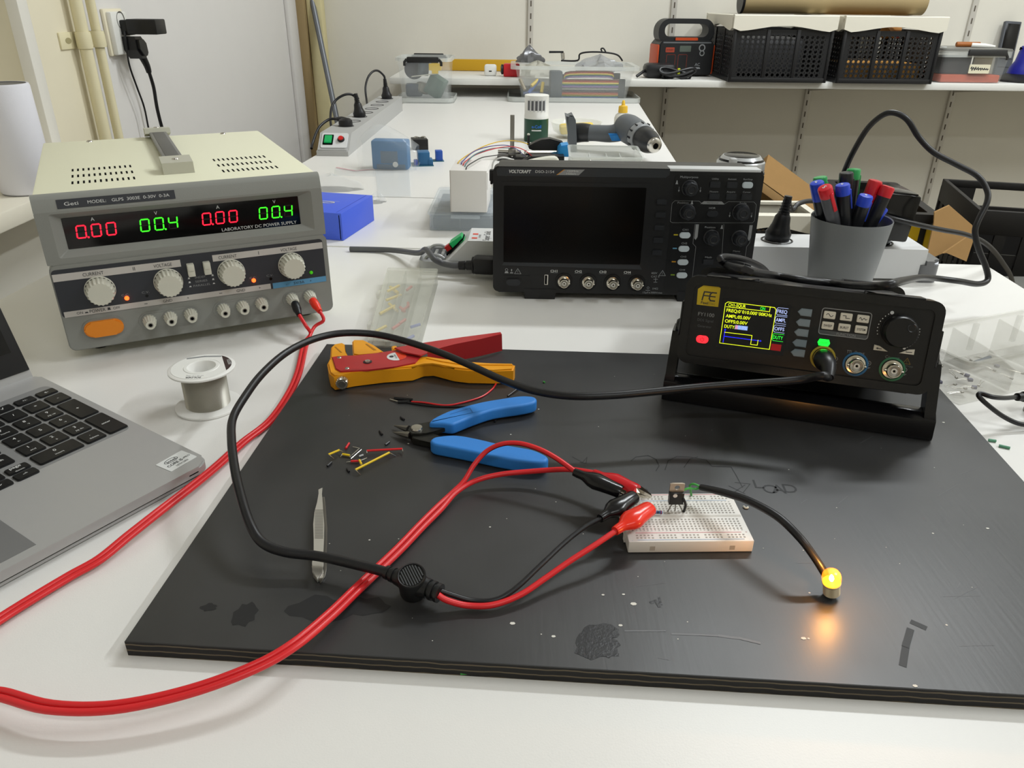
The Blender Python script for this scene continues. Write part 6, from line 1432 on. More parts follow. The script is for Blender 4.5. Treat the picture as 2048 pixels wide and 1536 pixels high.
# round silver thing behind the oscilloscope
ro = PY(1480, 335, 1.55); ds = thing('speaker', 'round silver and black finned speaker showing behind the oscilloscope', 'speaker', (ro.x, 1.55, 0))
m = MB(); pr = [(0, 0), (.040, 0), (.044, .004)]; 
zt = PY(1480, 312, 1.55).z
m.lathe(M_sc, [(0, 0), (.036, 0), (.044, .02), (.046, .05), (.043, zt - .006), (.030, zt), (0, zt + .002)], 40); m.build('shell', ds)
m = MB(); m.lathe(mat('fin_silver', '#c4c6c8', .3, metal=.6), [(.0462, zt - .040), (.0472, zt - .034), (.0466, zt - .010), (.036, zt + .0015), (.0, zt + .0022)], 40); m.build('silver_shell', ds)
for i in range(4):
    m = MB(); m.lathe(M_blackg, [(.0462 - .0012 * i, zt - .034 + .0082 * i), (.0484 - .0014 * i, zt - .0325 + .0082 * i), (.0482 - .0014 * i, zt - .0295 + .0082 * i), (.0462 - .0014 * i, zt - .028 + .0082 * i)], 40); m.build('fin', ds)
m = MB(); m.lathe(M_blackg, [(0, zt + .004), (.030, zt + .0035), (.036, zt + .001), (.034, zt)], 40); m.build('top_cap', ds)
m = MB(); m.box(M_silver, (-.026, -.038, zt - .018), (.014, .016, .042), .004); m.build('silver_trim', ds)
# ================================================================== back wall: shelf, rails, boxes
SY0, SZ = 3.15, .0697
m = MB(); m.slab(M_whitep, (PY(779, 166, SY0).x, SY0, SZ - .024), (2.9, 3.61, SZ), .002); sh = m.build('wall_shelf'); tag(sh, 'long white wall shelf along the back wall carrying crates and boxes', 'shelf')
M_rail = mat('rail_grey', '#c9c5bd', .45, metal=.2); M_slot = mat('rail_slot', '#5c544a', .8)
def rail(x, label):
    t = thing('shelf_rail', label, 'shelf rail', (x, YB, 0), 0)
    k = MB(); k.slab(M_rail, (-.012, -.012, FLOOR + .25), (.012, .0, CEIL - .3), .001)
    z = FLOOR + .3
    while z < 1.0: k.slab(M_slot, (-.0028, -.0124, z), (.0028, -.0118, z + .022)); z += .048
    k.build('slotted_rail', t)
    k = MB(); k.prism(M_rail, [(-.005, SZ - .075), (-.012, SZ - .024), (-.36, SZ - .024), (-.36, SZ - .034)], -.0015, .0015, Matrix(((0, 0, 1, 0), (1, 0, 0, 0), (0, 1, 0, 0), (0, 0, 0, 1)))); k.build('bracket', t)
    return t
rx = [PY(p, 0, YB).x for p in (1062, 1349, 1647, 1951)]
for x, l in zip(rx, ('slotted wall rail rising behind the grey foil bag', 'slotted wall rail rising behind the portable power station', 'slotted wall rail running down behind the first black crate and the cardboard box', 'slotted wall rail running down behind the clear box with orange contents')): rail(x, l)
# lidded clear boxes on the far table
def clearbox(label, x0, x1, y0, dep, h, handles, z0=.0, lidrim=.012):
    t = thing('clear_box', label, 'box', ((x0 + x1) / 2, y0 + dep / 2, z0))
    w = x1 - x0; m = MB(); n = 4
    def rg(z, k): return [(x * k, y * k, z) for x, y in rrect(w, dep, .02, n)]
    m.loft(M_clear, [rg(.004, .88), rg(.02, .89), rg(h, 1.0)], caps=False); m.loft(M_clear, [rg(h, .985), rg(.02, .878), rg(.004, .87)], caps=False)
    m.prism(M_clear, [p[:2] for p in rg(0, .88)], .0035, .006); m.ring(M_milky, rrect(w * 1.07, dep * 1.07, .026, n), [p[:2] for p in rg(0, .985)], h - .012, h)
    m.build('tub', t)
    m = MB(); m.prism(M_milky, rrect(w * 1.12, dep * 1.08, .03, n), 0, .004, b=.001); m.ring(M_milky, rrect(w * 1.12, dep * 1.08, .03, n), rrect(w * 1.10, dep * 1.06, .028, n), .004, lidrim + .006); m.build('lid', t)
    for s in handles:
        m = MB(); yy = s * dep / 2 * 1.06; m.box(M_black, (0, yy, h - .006), (w * .60, .010, .020), .004)
        for q in (-1, 1): m.tube(M_black, [(q * w * .30, yy, h - .004), (q * w * .345, yy, h - .014), (q * w * .345, yy, h - .026)], .005, 8)
        m.build('clip_handle', t)
    return t
ax0, ax1 = PY(797, 205, 2.95).x, PY(901, 205, 2.95).x
zt = PY(850, 116, 2.95).z
clearbox('clear plastic box with black clip handles standing turned over on its lid', ax0, ax1, 2.95, .20, zt, (-1, 1))
AC = ((ax0 + ax1) / 2, 3.05)
def item(name, label, cat, mt, c, d, b=.003, rz=0.0, ry=0.0, group=None):
    k = MB(); k.box(mt, (0, 0, 0), d, b, RZ(rz) @ RY(ry)); o = tag(k.build(name), label, cat, group); o.location = c; return o
def inA(px, py, y): return PY(px, py, y)
k = MB(); c = PY(870, 134, 2.99); k.prism(M_yel, [(x * .011, y * .011) for x, y in ((-1, -2), (1, -2), (1, -1), (2, -1), (2, 1), (1, 1), (1, 2), (-1, 2), (-1, 1), (-2, 1), (-2, -1), (-1, -1))], -.008, .008, Matrix.Translation(c) @ RX(pi / 2), b=.001); tag(k.build('toy_part'), 'yellow cross-shaped plastic part inside the clear clip-handle box', 'plastic part')
k = MB(); k.tube(mat('slate_part', '#4a5560', .4), [PY(848, 124, 3.02), PY(846, 150, 3.02)], .020, 18); tag(k.build('motor'), 'slate grey cylinder beside the yellow cross inside the clear box', 'motor')
k = MB(); k.lathe(mat('dark_wheel', '#3b3c44', .5), [(0, -.014), (.034, -.014), (.036, 0), (.034, .014), (0, .014)], 24, Matrix.Translation(PY(828, 138, 3.04)) @ RX(pi / 2)); tag(k.build('wheel'), 'dark grey wheel inside the clear clip-handle box', 'wheel')
item('battery_pack', 'dark blue-grey block low in the clear clip-handle box', 'part', mat('block_navy', '#2f3a4c', .5), PY(828, 182, 3.04) + Vector((0, 0, .004)), (.060, .05, .045), .008, .2)
item('circuit_board', 'green circuit board leaning in the clear clip-handle box', 'circuit board', mat('pcb_green', '#3d5c50', .5), PY(872, 172, 3.02), (.060, .05, .07), .004, -.3, .5)
item('divider', 'pale slanting strip across the middle of the clear box', 'strip', M_ivory, PY(850, 150, 2.99), (.10, .01, .003), .001, 0, -.12)
item('wire_bundle', 'grey lump of wires low in the clear clip-handle box', 'wire', mat('grey_lump', '#8a8778', .6), PY(846, 176, 3.04), (.05, .05, .04), .014, .6, .3)
bx0, bx1 = PY(1029, 196, 3.02).x, PY(1268, 196, 3.02).x; zb = PY(1150, 133, 3.02).z
clearbox('wide clear plastic box full of ribbon cables on the far table', bx0, bx1, 3.02, .26, zb, ())
# ribbon cables
RC = ['#6b4a3a', '#b8352c', '#d8722c', '#d8c43a', '#4d8a5c', '#4a66a8', '#7d5a94', '#8d8d8d', '#d5d3cd', '#2b2b2d']
def ribbon(label, pa, pb, y, rows, zst, bow=.0):
    t = thing('ribbon_cable', label, 'ribbon cable', PY((pa[0] + pb[0]) / 2, pa[1], y)); o = t.location
    k = MB(); a = PY(*pa, y) - o; b = PY(*pb, y) - o
    for i in range(rows):
        c = mat('ribbon_' + str(i % 10), RC[i % 10], .5); d = Vector((0, .002 * (i % 3), -zst * i))
        k.tube(c, [a + d, a.lerp(b, .12) + d + Vector((0, 0, bow)), a.lerp(b, .88) + d + Vector((0, 0, bow * .8)), b + d], zst * .52, 6, sub=3)
    k.build('wires', t)
    for p, w in ((a, -.02), (b, .02)): k = MB(); k.box(M_sc, p + Vector((w * .6, .004, -zst * rows / 2)), (.024, .014, zst * rows + .006), .002); k.build('connector', t)
ribbon('flat many-coloured ribbon cable pressed against the front of the wide clear box', (1124, 159), (1238, 160), 3.06, 16, .0042)
ribbon('shorter ribbon cable arching on top of the flat one in the wide clear box', (1128, 150), (1228, 148), 3.10, 7, .0035, .012)
item('dark_connector', 'dark slate connector block in the middle of the wide clear box', 'connector', mat('slate_block', '#474d54', .5), PY(1111, 168, 3.07), (.045, .05, .095), .006, .1)
for (p, q, c, l) in (((1057, 186), (1078, 160), '#3c5aa0', 'blue'), ((1063, 172), (1076, 160), '#d8b82a', 'short yellow'), ((1083, 185), (1086, 165), '#d8b82a', 'upright yellow'), ((1050, 180), (1040, 158), '#8a7a5c', 'brown'), ((1046, 187), (1098, 186), '#39466e', 'navy')):
    k = MB(); k.tube(mat('stick' + c, c, .45), [PY(*p, 3.08), PY(*q, 3.10)], .0065, 8); tag(k.build('screwdriver'), l + ' stick-shaped tool inside the wide clear box', 'tool')
crumple('plastic_bag', 'pale crumpled bag filling the wide clear box beside the ribbon cables', 'bag', (PY(1075, 150, 3.14).x, 3.15, .080), .060, .05, .05, mat('bag_pale', '#c9c6b8', .5, alpha=.6), 14)
crumple('plastic_bag', 'silvery crumpled bag heaped over the ribbon cables in the wide clear box', 'bag', (PY(1200, 140, 3.14).x, 3.16, .100), .080, .05, .050, mat('bag_silver', '#b9bcc0', .25, alpha=.5, metal=.2), 15, lumps=.4)
crumple('foil_bag', 'grey foil bag heaped on a corner of the wide clear box', 'bag', (PY(1060, 105, 3.14).x, 3.21, zb + .001), .048, .04, .052, mat('bag_grey', '#77777a', .25, alpha=.85, metal=.3), 16, lumps=.35)
k = MB(); k.tube(M_rubber, [PY(1122, 121, 3.1), PY(1155, 121, 3.1), PY(1160, 108, 3.1), PY(1180, 104, 3.1), PY(1212, 105, 3.1), PY(1235, 110, 3.1), PY(1245, 122, 3.1)], .0032, 8, sub=5); k.tube(M_rubber, [PY(1212, 105, 3.1), PY(1207, 97, 3.1), PY(1202, 98, 3.1), PY(1204, 103, 3.1)], .0028, 8, sub=4); tag(k.build('loose_cable'), 'thin black cable arched over the top of the wide clear box', 'cable')
k = MB(); a = PY(1126, 104, 3.12); k.tube(M_black, [PY(1098, 104, 3.12), a, PY(1127, 119, 3.12)], .004, 8); k.tube(M_steel, [PY(1125, 106, 3.11), PY(1126, 118, 3.11)], .007, 12); tag(k.build('probe_tip'), 'black rod with a bright steel tip sticking up from the wide clear box', 'probe')
# on the shelf
k = MB(); a, b = PY(880, 136, 3.53), PY(1036, 146, 3.50); k.box(mat('level_yellow', '#c79a1d', .45), (0, 0, 0), ((b - a).length, .022, .045), .003, Matrix.Translation(Vector(((a.x + b.x) / 2, 3.50, SZ + .0235))) @ RZ(-.03)); tag(k.build('spirit_level'), 'long yellow spirit level lying on the shelf between the clear boxes', 'level')
o = thing('white_adapter', 'small white cube-shaped adapter on the shelf in front of the yellow level', 'adapter', Vector((PY(981, 155, 3.28).x, 3.28, SZ)))
k = MB(); k.slab(M_whitep, (-.024, -.02, 0), (.024, .02, .042), .008); k.build('case', o); k = MB(); k.prism(M_dark, rrect(.012, .004, .0018, 3), 0, .001, FR(0, .018, -.0195)); k.build('socket', o)
o = thing('tape_measure', 'red tape measure with a black end on the shelf beside the wide clear box', 'tape measure', Vector((PY(1022, 155, 3.25).x, 3.25, SZ)))
k = MB(); k.slab(M_redp, (-.030, -.022, 0), (.034, .022, .048), .006); k.build('case', o); k = MB(); k.lathe(M_black, [(0, 0), (.018, 0), (.019, .008), (.012, .011), (0, .011)], 20, TR(-.030, 0, .026) @ RY(-pi / 2)); k.build('end_button', o)
# portable power station
pw_ = Vector((PY(1385, 150, 3.33).x - .034, 3.33, SZ)); po = thing('power_station', 'black and orange portable power station with a carrying handle on the shelf', 'power station', pw_, .10)
M_po = mat('station_black', '#1f2022', .45); M_por = mat('station_orange', '#c2481c', .45)
hw, hh_ = .112, .130
m = MB(); T = FR(0, 0, 0)
m.prism(M_po, [(-hw, .006), (hw - .006, .006), (hw, .02), (hw, hh_ - .01), (hw - .012, hh_ + .004), (-hw + .012, hh_ + .004), (-hw, hh_ - .01)], -.13, 0, T, b=.004)
m.flat(mat('station_grey', '#6a6d70', .5), [(-hw + .014, hh_ - .006), (hw - .014, hh_ - .006), (hw - .014, hh_ - .001), (-hw + .014, hh_ - .001)], .0004, T)
m.flat(mat('station_red_mark', '#a8432e', .5), rrect(.036, .018, .002, 2, -.068, .100), .0004, T); m.text(M_po, 'JACKERY', .006, T @ TR(-.068, .100), w=.030, z=.0006)
for x in (-.062, -.014): m.line(mat('station_red_line', '#7e2f22', .5), rrect(.036, .055, .004, 3, x, .055), .0016, T, .0005, True)
m.lathe(M_inkg, [(.013, 0), (.0135, .001), (.009, .001)], 20, T @ TR(.062, .108)); m.lathe(M_inkg, [(.010, 0), (.0105, .001), (.007, .001)], 20, T @ TR(.064, .088))
m.text(M_silk, 'AC', .011, T @ TR(.050, .046), z=.0006); m.flat(M_silk, [(.036, .030), (.064, .030), (.060, .036), (.040, .036)], .0006, T)
m.build('body', po)
m = MB(); m.prism(mat('lcd_dim', '#59625a', .25), rrect(.046, .022, .002, 2), .0, .0012, T @ TR(-.006, .104)); m.build('display', po)
for s in (-1, 1): m = MB(); m.slab(M_por, (s * hw - .006, .004, .01), (s * hw + .006, .125, .118), .004); m.build('side_panel', po)
m = MB(); ho = rrect(2 * hw + .004, .096, .044, 8, 0, hh_ + .034); hi = rrect(2 * hw - .046, .048, .022, 8, 0, hh_ + .040); m.ring(M_po, ho, hi, -.105, -.025, T); m.prism(M_por, rrect(.092, .012, .004, 3, .0, hh_ + .008), -.02, -.012, T); m.build('carry_handle', po)
# charger with coiled cable
cho = Vector((PY(1318, 150, 3.26).x, 3.26, SZ)); chg = thing('charger', 'black power brick with a coiled cable beside the power station', 'charger', cho, .05)
m = MB(); m.slab(M_rubber, (-.060, -.03, 0), (.060, .05, .054), .016, RY(-.0)); m.build('brick', chg)
for i in range(4):
    m = MB(); q = [(.03 + .055 * cos(a) * (1 + .1 * i) + .03, -.045 + .012 * sin(a) - .004 * i, .010 + .012 * i * .6 + .010 * sin(a * 2 + i)) for a in [2 * pi * j / 14 for j in range(15)]]; m.tube(M_rubber, [Vector(p) for p in q], .0048, 8, sub=3); m.build('cable_coil', chg)
m = MB(); m.box(mat('tie_lime', '#b7c020', .5), (.062, -.062, .028), (.010, .010, .026), .002); m.build('cable_tie', chg)
m = MB(); m.tube(M_rubber, [(-.055, 0, .03), (-.075, -.02, .02), (-.095, -.03, .008)], .006, 10, sub=4); m.build('cord', chg)
# folding crates
M_cr = mat('crate_black', '#18181a', .5); M_rim = mat('crate_rim', '#e6e1d2', .45)
def crate(label, x0, x1, y0, z0, h, dep, rim=True, cat='crate', fill=None):
    w = x1 - x0; t = thing('folding_crate', label, cat, ((x0 + x1) / 2, y0, z0)); rh = .050 if rim else .0; hb = h - rh
    def panel(m, ln, T, gap):
        """pierced wall: rows of round holes, solid ribs between the fields"""
        fields = [(-.44, -.17), (-.14, .14), (.17, .44)]; pit = ln / 28; nz = 9; pz = (hb - .035) / nz
        xs = []
        for a, b in fields:
            n = 5; xs += [ln * (a + (b - a) * (i + .5) / n) for i in range(n)]
        cells = sorted(xs); cw = ln * .27 / 5
        edges = [-ln / 2]
        for x in cells: edges += [x - cw / 2, x + cw / 2]
        edges.append(ln / 2); zb = .018
        # solid strips
        m.slab(M_cr, (-ln / 2, 0, 0), (ln / 2, .004, zb), 0, T); m.slab(M_cr, (-ln / 2, 0, zb + pz * nz), (ln / 2, .004, hb), 0, T)
        for i in range(0, len(edges) - 1, 2):
            if edges[i + 1] - edges[i] > .0005: m.slab(M_cr, (edges[i], 0, zb), (edges[i + 1], .004, zb + pz * nz), 0, T)
        for x in cells:
            for j in range(nz):
                zc = zb + pz * (j + .5); r = min(cw, pz) * .36
                if gap and abs(x) < ln * .15 and j >= nz - 2: r *= 1.25
                o = []; ii = []
                for q in range(16):
                    a = 2 * pi * q / 16; c_, s_ = cos(a), sin(a); k_ = min(cw / 2 / max(abs(c_), 1e-6), pz / 2 / max(abs(s_), 1e-6)); o.append((x + k_ * c_, zc + k_ * s_)); ii.append((x + r * c_, zc + r * s_))
                m.ring(M_cr, o, ii, -.004, 0, T @ FR(0, 0, 0))
        for x in (-.5, -.155, .155, .5): m.slab(M_cr, (x * ln - .006, -.004, .0), (x * ln + .006, .004, hb), .001, T)
        m.slab(M_cr, (-ln / 2, -.005, 0), (ln / 2, .004, .016), .001, T)
    m = MB(); panel(m, w, TR(0, 0, 0), True); m.build('front_panel', t)
    m = MB(); panel(m, w, TR(0, dep, 0) @ RZ(pi), False); m.build('back_panel', t)
    for s in (-1, 1): m = MB(); panel(m, dep, TR(s * w / 2, dep / 2, 0) @ RZ(s * pi / 2), False); m.build('side_panel', t)
    m = MB(); m.slab(M_cr, (-w / 2, .004, 0), (w / 2, dep - .004, .006)); m.build('floor_panel', t)
    if rim:
        m = MB(); n = 14; wv = lambda u: .010 * (.5 - .5 * cos(2 * pi * (u + .5)))
        for T, ln in ((TR(0, 0, 0), w), (TR(0, dep, 0) @ RZ(pi), w), (TR(w / 2, dep / 2, 0) @ RZ(pi / 2), dep - .048), (TR(-w / 2, dep / 2, 0) @ RZ(-pi / 2), dep - .048)):
            rings = []
            for i in range(n + 1):
                u = i / n - .5; x = u * (ln + .024); zl = hb + .004 + .010 * cos(2 * pi * u) * (1 if abs(u) < .5 else 0)
                rings.append([(x, -.012, zl), (x, -.012, h - .003), (x, -.009, h), (x, .012, h), (x, .012, h - .008), (x, .004, h - .012), (x, .004, zl)])
            m.loft(M_rim, rings, T)
        m.build('rim', t)
    return t
cr_h = .232
c1x0, c1x1 = PY(1468, 100, 3.12).x, PY(1660, 100, 3.12).x; c2x0, c2x1 = PY(1686, 100, 3.12).x, PY(1876, 100, 3.12).x
crate('black folding crate with a cream rim next to the portable power station', c1x0 - .002, c1x1, 3.125, SZ, cr_h, .44)
crate('black folding crate with a cream rim next to the orange-filled clear box', c2x0, c2x1, 3.125, SZ, cr_h, .44)
item('crate_contents', 'dark grey machine part filling the first cream-rimmed crate', 'part', mat('dark_part', '#3a3a3c', .6), ((c1x0 + c1x1) / 2, 3.36, SZ + .085), (.26, .24, .13), .02)
item('wooden_block', 'light wooden block lying in the cream-rimmed crate by the orange box', 'wood', mat('pale_wood', '#c08c44', .7, noise=.2, nscale=30, stretch=(1, 1, 8)), ((c2x0 + c2x1) / 2, 3.32, SZ + .037), (.30, .30, .06), .003)
k = MB(); k.tube(mat('ochre_toy', '#a8743a', .6), [PY(1770, 66, 3.16), PY(1780, 60, 3.18), PY(1796, 66, 3.18)], .022, 12, sub=4); tag(k.build('ochre_part'), 'ochre part showing through the handle gap of the crate by the orange box', 'part')
k = MB(); k.lathe(mat('pink_knob', '#d23a5c', .5), [(0, -.012), (.012, -.008), (.014, 0), (.010, .010), (0, .012)], 16, Matrix.Translation(PY(1795, 70, 3.15))); tag(k.build('pink_knob'), 'small pink knob beside the ochre part in the crate', 'knob')
# cardboard tube across the crates
a, b = PY(1483, 3, 3.42), PY(1846, 6, 3.42); zt_ = SZ + cr_h + .052
tc = thing('cardboard_tube', 'thick brown cardboard tube resting across both cream-rimmed crates', 'tube', ((a.x + b.x) / 2, 3.42, SZ + cr_h + .0505)); ln = b.x - a.x
k = MB(); k.lathe(mat('tube_card', '#a8946c', .7, noise=.05, nscale=20), [(.046, -ln / 2), (.050, -ln / 2), (.050, ln / 2), (.046, ln / 2), (.046, -ln / 2)], 40, RY(pi / 2)); k.build('tube', tc)
k = MB(); k.lathe(M_black, [(0, -ln / 2 - .006), (.051, -ln / 2 - .006), (.051, -ln / 2 + .004), (.0505, -ln / 2 + .004)], 32, RY(pi / 2)); k.build('end_cap', tc)
# clear box with orange contents
ox0, ox1 = PY(1874, 168, 3.17).x, PY(2008, 168, 3.17).x; oh = .115
ob = thing('clear_box', 'clear lidded box with orange contents and a scribbled label on the shelf', 'box', ((ox0 + ox1) / 2, 3.17, SZ))
ow = ox1 - ox0
m = MB(); m.loft(M_clear, [[(x * k_, .12 + y * k_, z) for x, y in rrect(ow, .24, .018, 4)] for z, k_ in ((.001, .93), (.01, .94), (oh, 1.0))], caps=False); m.prism(M_clear, [(x * .93, .12 + y * .93) for x, y in rrect(ow, .24, .018, 4)], 0, .002); m.ring(M_milky, [(x * 1.04, .12 + y * 1.04) for x, y in rrect(ow, .24, .018, 4)], [(x * .985, .12 + y * .985) for x, y in rrect(ow, .24, .018, 4)], oh - .022, oh); m.build('tub', ob)
m = MB(); m.prism(mat('lid_grey', '#8b8b86', .35, alpha=.75), [(x * 1.05, .12 + y * 1.05) for x, y in rrect(ow, .24, .02, 4)], oh + .0005, oh + .008, b=.003); m.build('lid', ob)
m = MB(); m.slab(mat('clip_charcoal', '#2e2e2e', .5), (-ow * .16, -.012, oh - .016), (ow * .40, .002, oh + .006), .003); m.tube(mat('clip_charcoal', '#2e2e2e', .5), [(ow * .39, -.006, oh - .004), (ow * .43, -.006, oh - .02), (ow * .43, -.006, oh - .03)], .005, 8); m.build('clip_handle', ob)
m = MB(); m.prism(mat('label_cream', '#e6dfc4', .6), rrect(.080, .032, .003, 2, .020, .052), 0, .001, FR(0, 0, .0025)); random.seed(2)
m.line(M_dink, [(.020 - .034 + .068 * i / 22, .054 + .007 * sin(i * 2.3) * (1 - i / 30) - .003 * (i / 22)) for i in range(23)], .0032, FR(0, 0, .0025), .0013); m.build('label', ob)
m = MB(); m.slab(mat('terracotta_fill', '#b4553a', .8, noise=.15, nscale=60), (-ow * .44, .014, .0022), (ow * .44, .226, .030), .004); o = tag(m.build('fill_blocks'), 'terracotta red material lying in the bottom of the clear lidded box', 'material'); o.location = ob.location
item('dark_pouch', 'dark grey pouch standing inside the clear lidded box', 'pouch', mat('pouch_grey', '#4a474b', .7), ob.location + Vector((-ow * .20, .07, .064)), (ow * .46, .05, .066), .006)
item('cream_card', 'cream card standing behind the label inside the clear lidded box', 'card', mat('card_khaki', '#b5ae96', .7), ob.location + Vector((ow * .22, .06, .064)), (ow * .28, .012, .066), .002)
zl = SZ + oh + .0085
k = MB(); a, b = Vector((ob.location.x - .035, 3.28, zl + .010)), Vector((ob.location.x + .055, 3.275, zl + .010)); k.tube(mat('handle_brown', '#a5622c', .5), [a, a.lerp(b, .02), b.lerp(a, .02), b], [.008, .0095, .0095, .008], 14); tag(k.build('wooden_dowel'), 'brown wooden rod lying on the lid of the orange-filled box', 'handle')
k = MB(); k.tube(M_whitep, [Vector((ob.location.x + .01, 3.25, zl + .009)), Vector((ob.location.x + .05, 3.23, zl + .008)), Vector((ob.location.x + .085, 3.22, zl + .006))], [.0085, .0085, .004], 12); tag(k.build('glue_tube'), 'small white tube lying against the brown rod on the lid', 'tube')
k = MB(); k.lathe(M_ink, [(.010, 0), (.010, .002), (0, .0024)], 20, Matrix.Translation(Vector((ob.location.x - .095, 3.25, zl)))); tag(k.build('white_disc'), 'small white disc on the lid of the orange-filled box', 'disc')
# dark device leaning on the wall, blue bottle at the picture's edge
wd = thing('wall_gauge', 'tall narrow dark grey device with a black screen leaning on the wall', 'device', (PY(2012, 108, 3.56).x, 3.555, SZ), rot=(radians(-10), radians(3), 0))
k = MB(); k.slab(mat('device_grey', '#4b4e54', .5), (-.034, -.008, 0), (.034, .012, .215), .003); 
for z in (.032, .065): k.slab(mat('device_line', '#2d2f33', .5), (-.028, -.0086, z), (.028, -.0078, z + .004))
k.build('body', wd); k = MB(); k.slab(M_blackg, (-.028, -.0092, .100), (.028, -.0076, .205), .001); k.build('screen', wd)
bb_ = thing('blue_holder', 'dark blue holder standing at the edge of the picture on the shelf', 'holder', (PY(2046, 150, 3.28).x, 3.28, SZ))
k = MB(); k.lathe(mat('holder_blue', '#1c1f86', .4), [(0, .030), (.060, .030), (.056, .050), (.042, .075), (.034, .125), (.030, .13), (0, .13)], 28); k.build('body', bb_)
k = MB(); k.lathe(M_black, [(0, 0), (.090, 0), (.092, .008), (.060, .030), (0, .031)], 28); k.build('base', bb_); k = MB(); k.tube(M_dark, [(-.033, 0, .12), (-.042, -.004, .124), (-.043, -.004, .116)], .003, 8); k.build('hook', bb_)
# ================================================================== left wall: pipes, socket, plugs, cylinder on the sill
def wl(px, py, off=0.0):
    d = ray(px, py); t = (XL + off) / d.x; return Vector((XL + off, d.y * t, CAM_H + d.z * t))
M_pipe = mat('pipe_cream', '#e2d9b6', .4, noise=.04, nscale=14)
PIPES = []
for (px_, py_, r_, l) in ((208, 262, .0125, 'cream painted wall pipe crossing the cream paint edge'), (236, 267, .0098, 'thinner cream painted wall pipe beside the wall socket')):
    y = wl(px_, py_, .022).y; PIPES.append(y)
    k = MB(); k.tube(M_pipe, [(XL + .022, y, FLOOR), (XL + .022, y, .2), (XL + .0225, y + .001, .5), (XL + .022, y, CEIL)], r_, 18); tag(k.build('wall_pipe'), l, 'pipe')
cl = thing('pipe_clamp', 'cream painted bracket clamping both wall pipes', 'clamp', wl(150, 80))
y0, y1, y2 = wl(120, 82, .003).y, PIPES[0], PIPES[1]; yo = cl.location.y
k = MB(); k.slab(M_pipe, (0, y0 - yo, -.016), (.004, y2 - yo, .016), .001); k.lathe(mat('clamp_slot', '#a39a74', .6), [(0, .0002), (.012, .0002)], 12, TR(.0042, y0 - yo + .03, 0) @ RY(pi / 2), .5, 1); k.build('back_plate', cl)
for y in (y1, y2): k = MB(); k.lathe(M_pipe, [(.0128, -.016), (.0150, -.016), (.0158, -.010), (.0158, .010), (.0150, .016), (.0128, .016)], 20, TR(.022, y - yo, 0)); k.build('clamp_ring', cl)
so_ = wl(223, 60); sk = thing('wall_socket', 'white double wall socket above the plugs on the left-hand wall', 'socket', (XL, 1.935, .262))
k = MB(); k.slab(M_cream, (0, -.046, -.048), (.008, .046, .050), .003); k.slab(M_whitep, (.006, -.038, -.046), (.020, .040, .044), .004); k.build('housing', sk)
k = MB(); k.lathe(mat('socket_grey', '#6f6c66', .6), [(.019, .0), (.019, .0008), (.016, -.001), (0, -.001)], 24, TR(.0206, .004, .026) @ RY(pi / 2)); k.build('outlet', sk)  # outlet face in grey
pa = thing('usb_charger', 'black brick-shaped charger plugged into the top of the wall socket', 'charger', (XL + .020, 1.945, .275))
k = MB(); k.slab(M_black, (-.0, -.016, -.018), (.020, .018, .014), .003); k.slab(M_black, (.016, -.020, -.016), (.085, .036, .016), .003); k.build('body', pa)
k = MB(); k.tube(M_rubber, [pa.matrix_world.inverted() @ Vector((0, 0, 0)) if 0 else (.010, -.018, -.010), (.010, -.022, -.03), (.006, -.020, -.08), (.004, .0, -.13), (.004, .018, -.18), (.004, .02, -.24), (.004, .035, -.30), (.006, .04, -.45), (.006, .045, -.70), (.006, .045, -1.02)], .0022, 8, sub=5); k.build('cord', pa)
pb = thing('plug', 'black angular wall plug with a thick cord below the charger', 'plug', (XL + .020, 1.945, .238))
k = MB(); k.prism(M_rubber, [(-.018, .016), (.014, .016), (.030, .004), (.033, -.022), (.022, -.032), (.004, -.032), (-.018, -.012)], -.0, .036, Matrix(((0, 0, 1, 0), (1, 0, 0, 0), (0, 1, 0, 0), (0, 0, 0, 1))), b=.006); k.build('plug_body', pb)
k = MB(); k.tube(M_rubber, [(.02, .026, -.03), (.022, .036, -.05), (.022, .040, -.065)], [.009, .0075, .006], 12, sub=3); k.build('strain_relief', pb)
k = MB(); k.tube(M_rubber, [(.022, .040, -.062), (.022, .050, -.10), (.020, .052, -.15), (.020, .062, -.21), (.02, .085, -.28), (.02, .10, -.40), (.02, .11, -.7), (.02, .11, -.97)], .0042, 10, sub=5); k.build('cord', pb)
cyl = thing('white_cylinder', 'tall white cylinder speaker with a dark top standing on the window sill', 'speaker', P(60, 383, SILL))
k = MB(); k.lathe(mat('fabric_white', '#e4e3ea', .7, bump=.15, bscale=900), [(0, .002), (.041, .002), (.0425, .004), (.0405, .170), (.039, .174), (.036, .174)], 48); k.build('sleeve', cyl)
k = MB(); k.lathe(mat('cyl_top', '#6f6d6b', .5), [(.0385, .1735), (.030, .1722), (.014, .171), (0, .1708)], 40); k.build('top_plate', cyl); k = MB(); k.lathe(mat('cyl_ring', '#8f8f93', .5), [(0, 0), (.0395, 0), (.0415, .003), (0, .003)], 40); k.build('base', cyl)
lp = thing('grey_pole', 'thin grey metal pole leaning in the far corner', 'pole', (0, 0, 0))
a = PY(676, 250, 3.40); b = PY(624, 0, 3.56); d = (b - a); e = a - d * ((a.z - FLOOR - .004) / d.z); f = b + d * .35
k = MB(); k.tube(mat('pole_grey', '#74777c', .4, metal=.4), [e, a, b, f], .0115, 14); k.build('tube', lp)
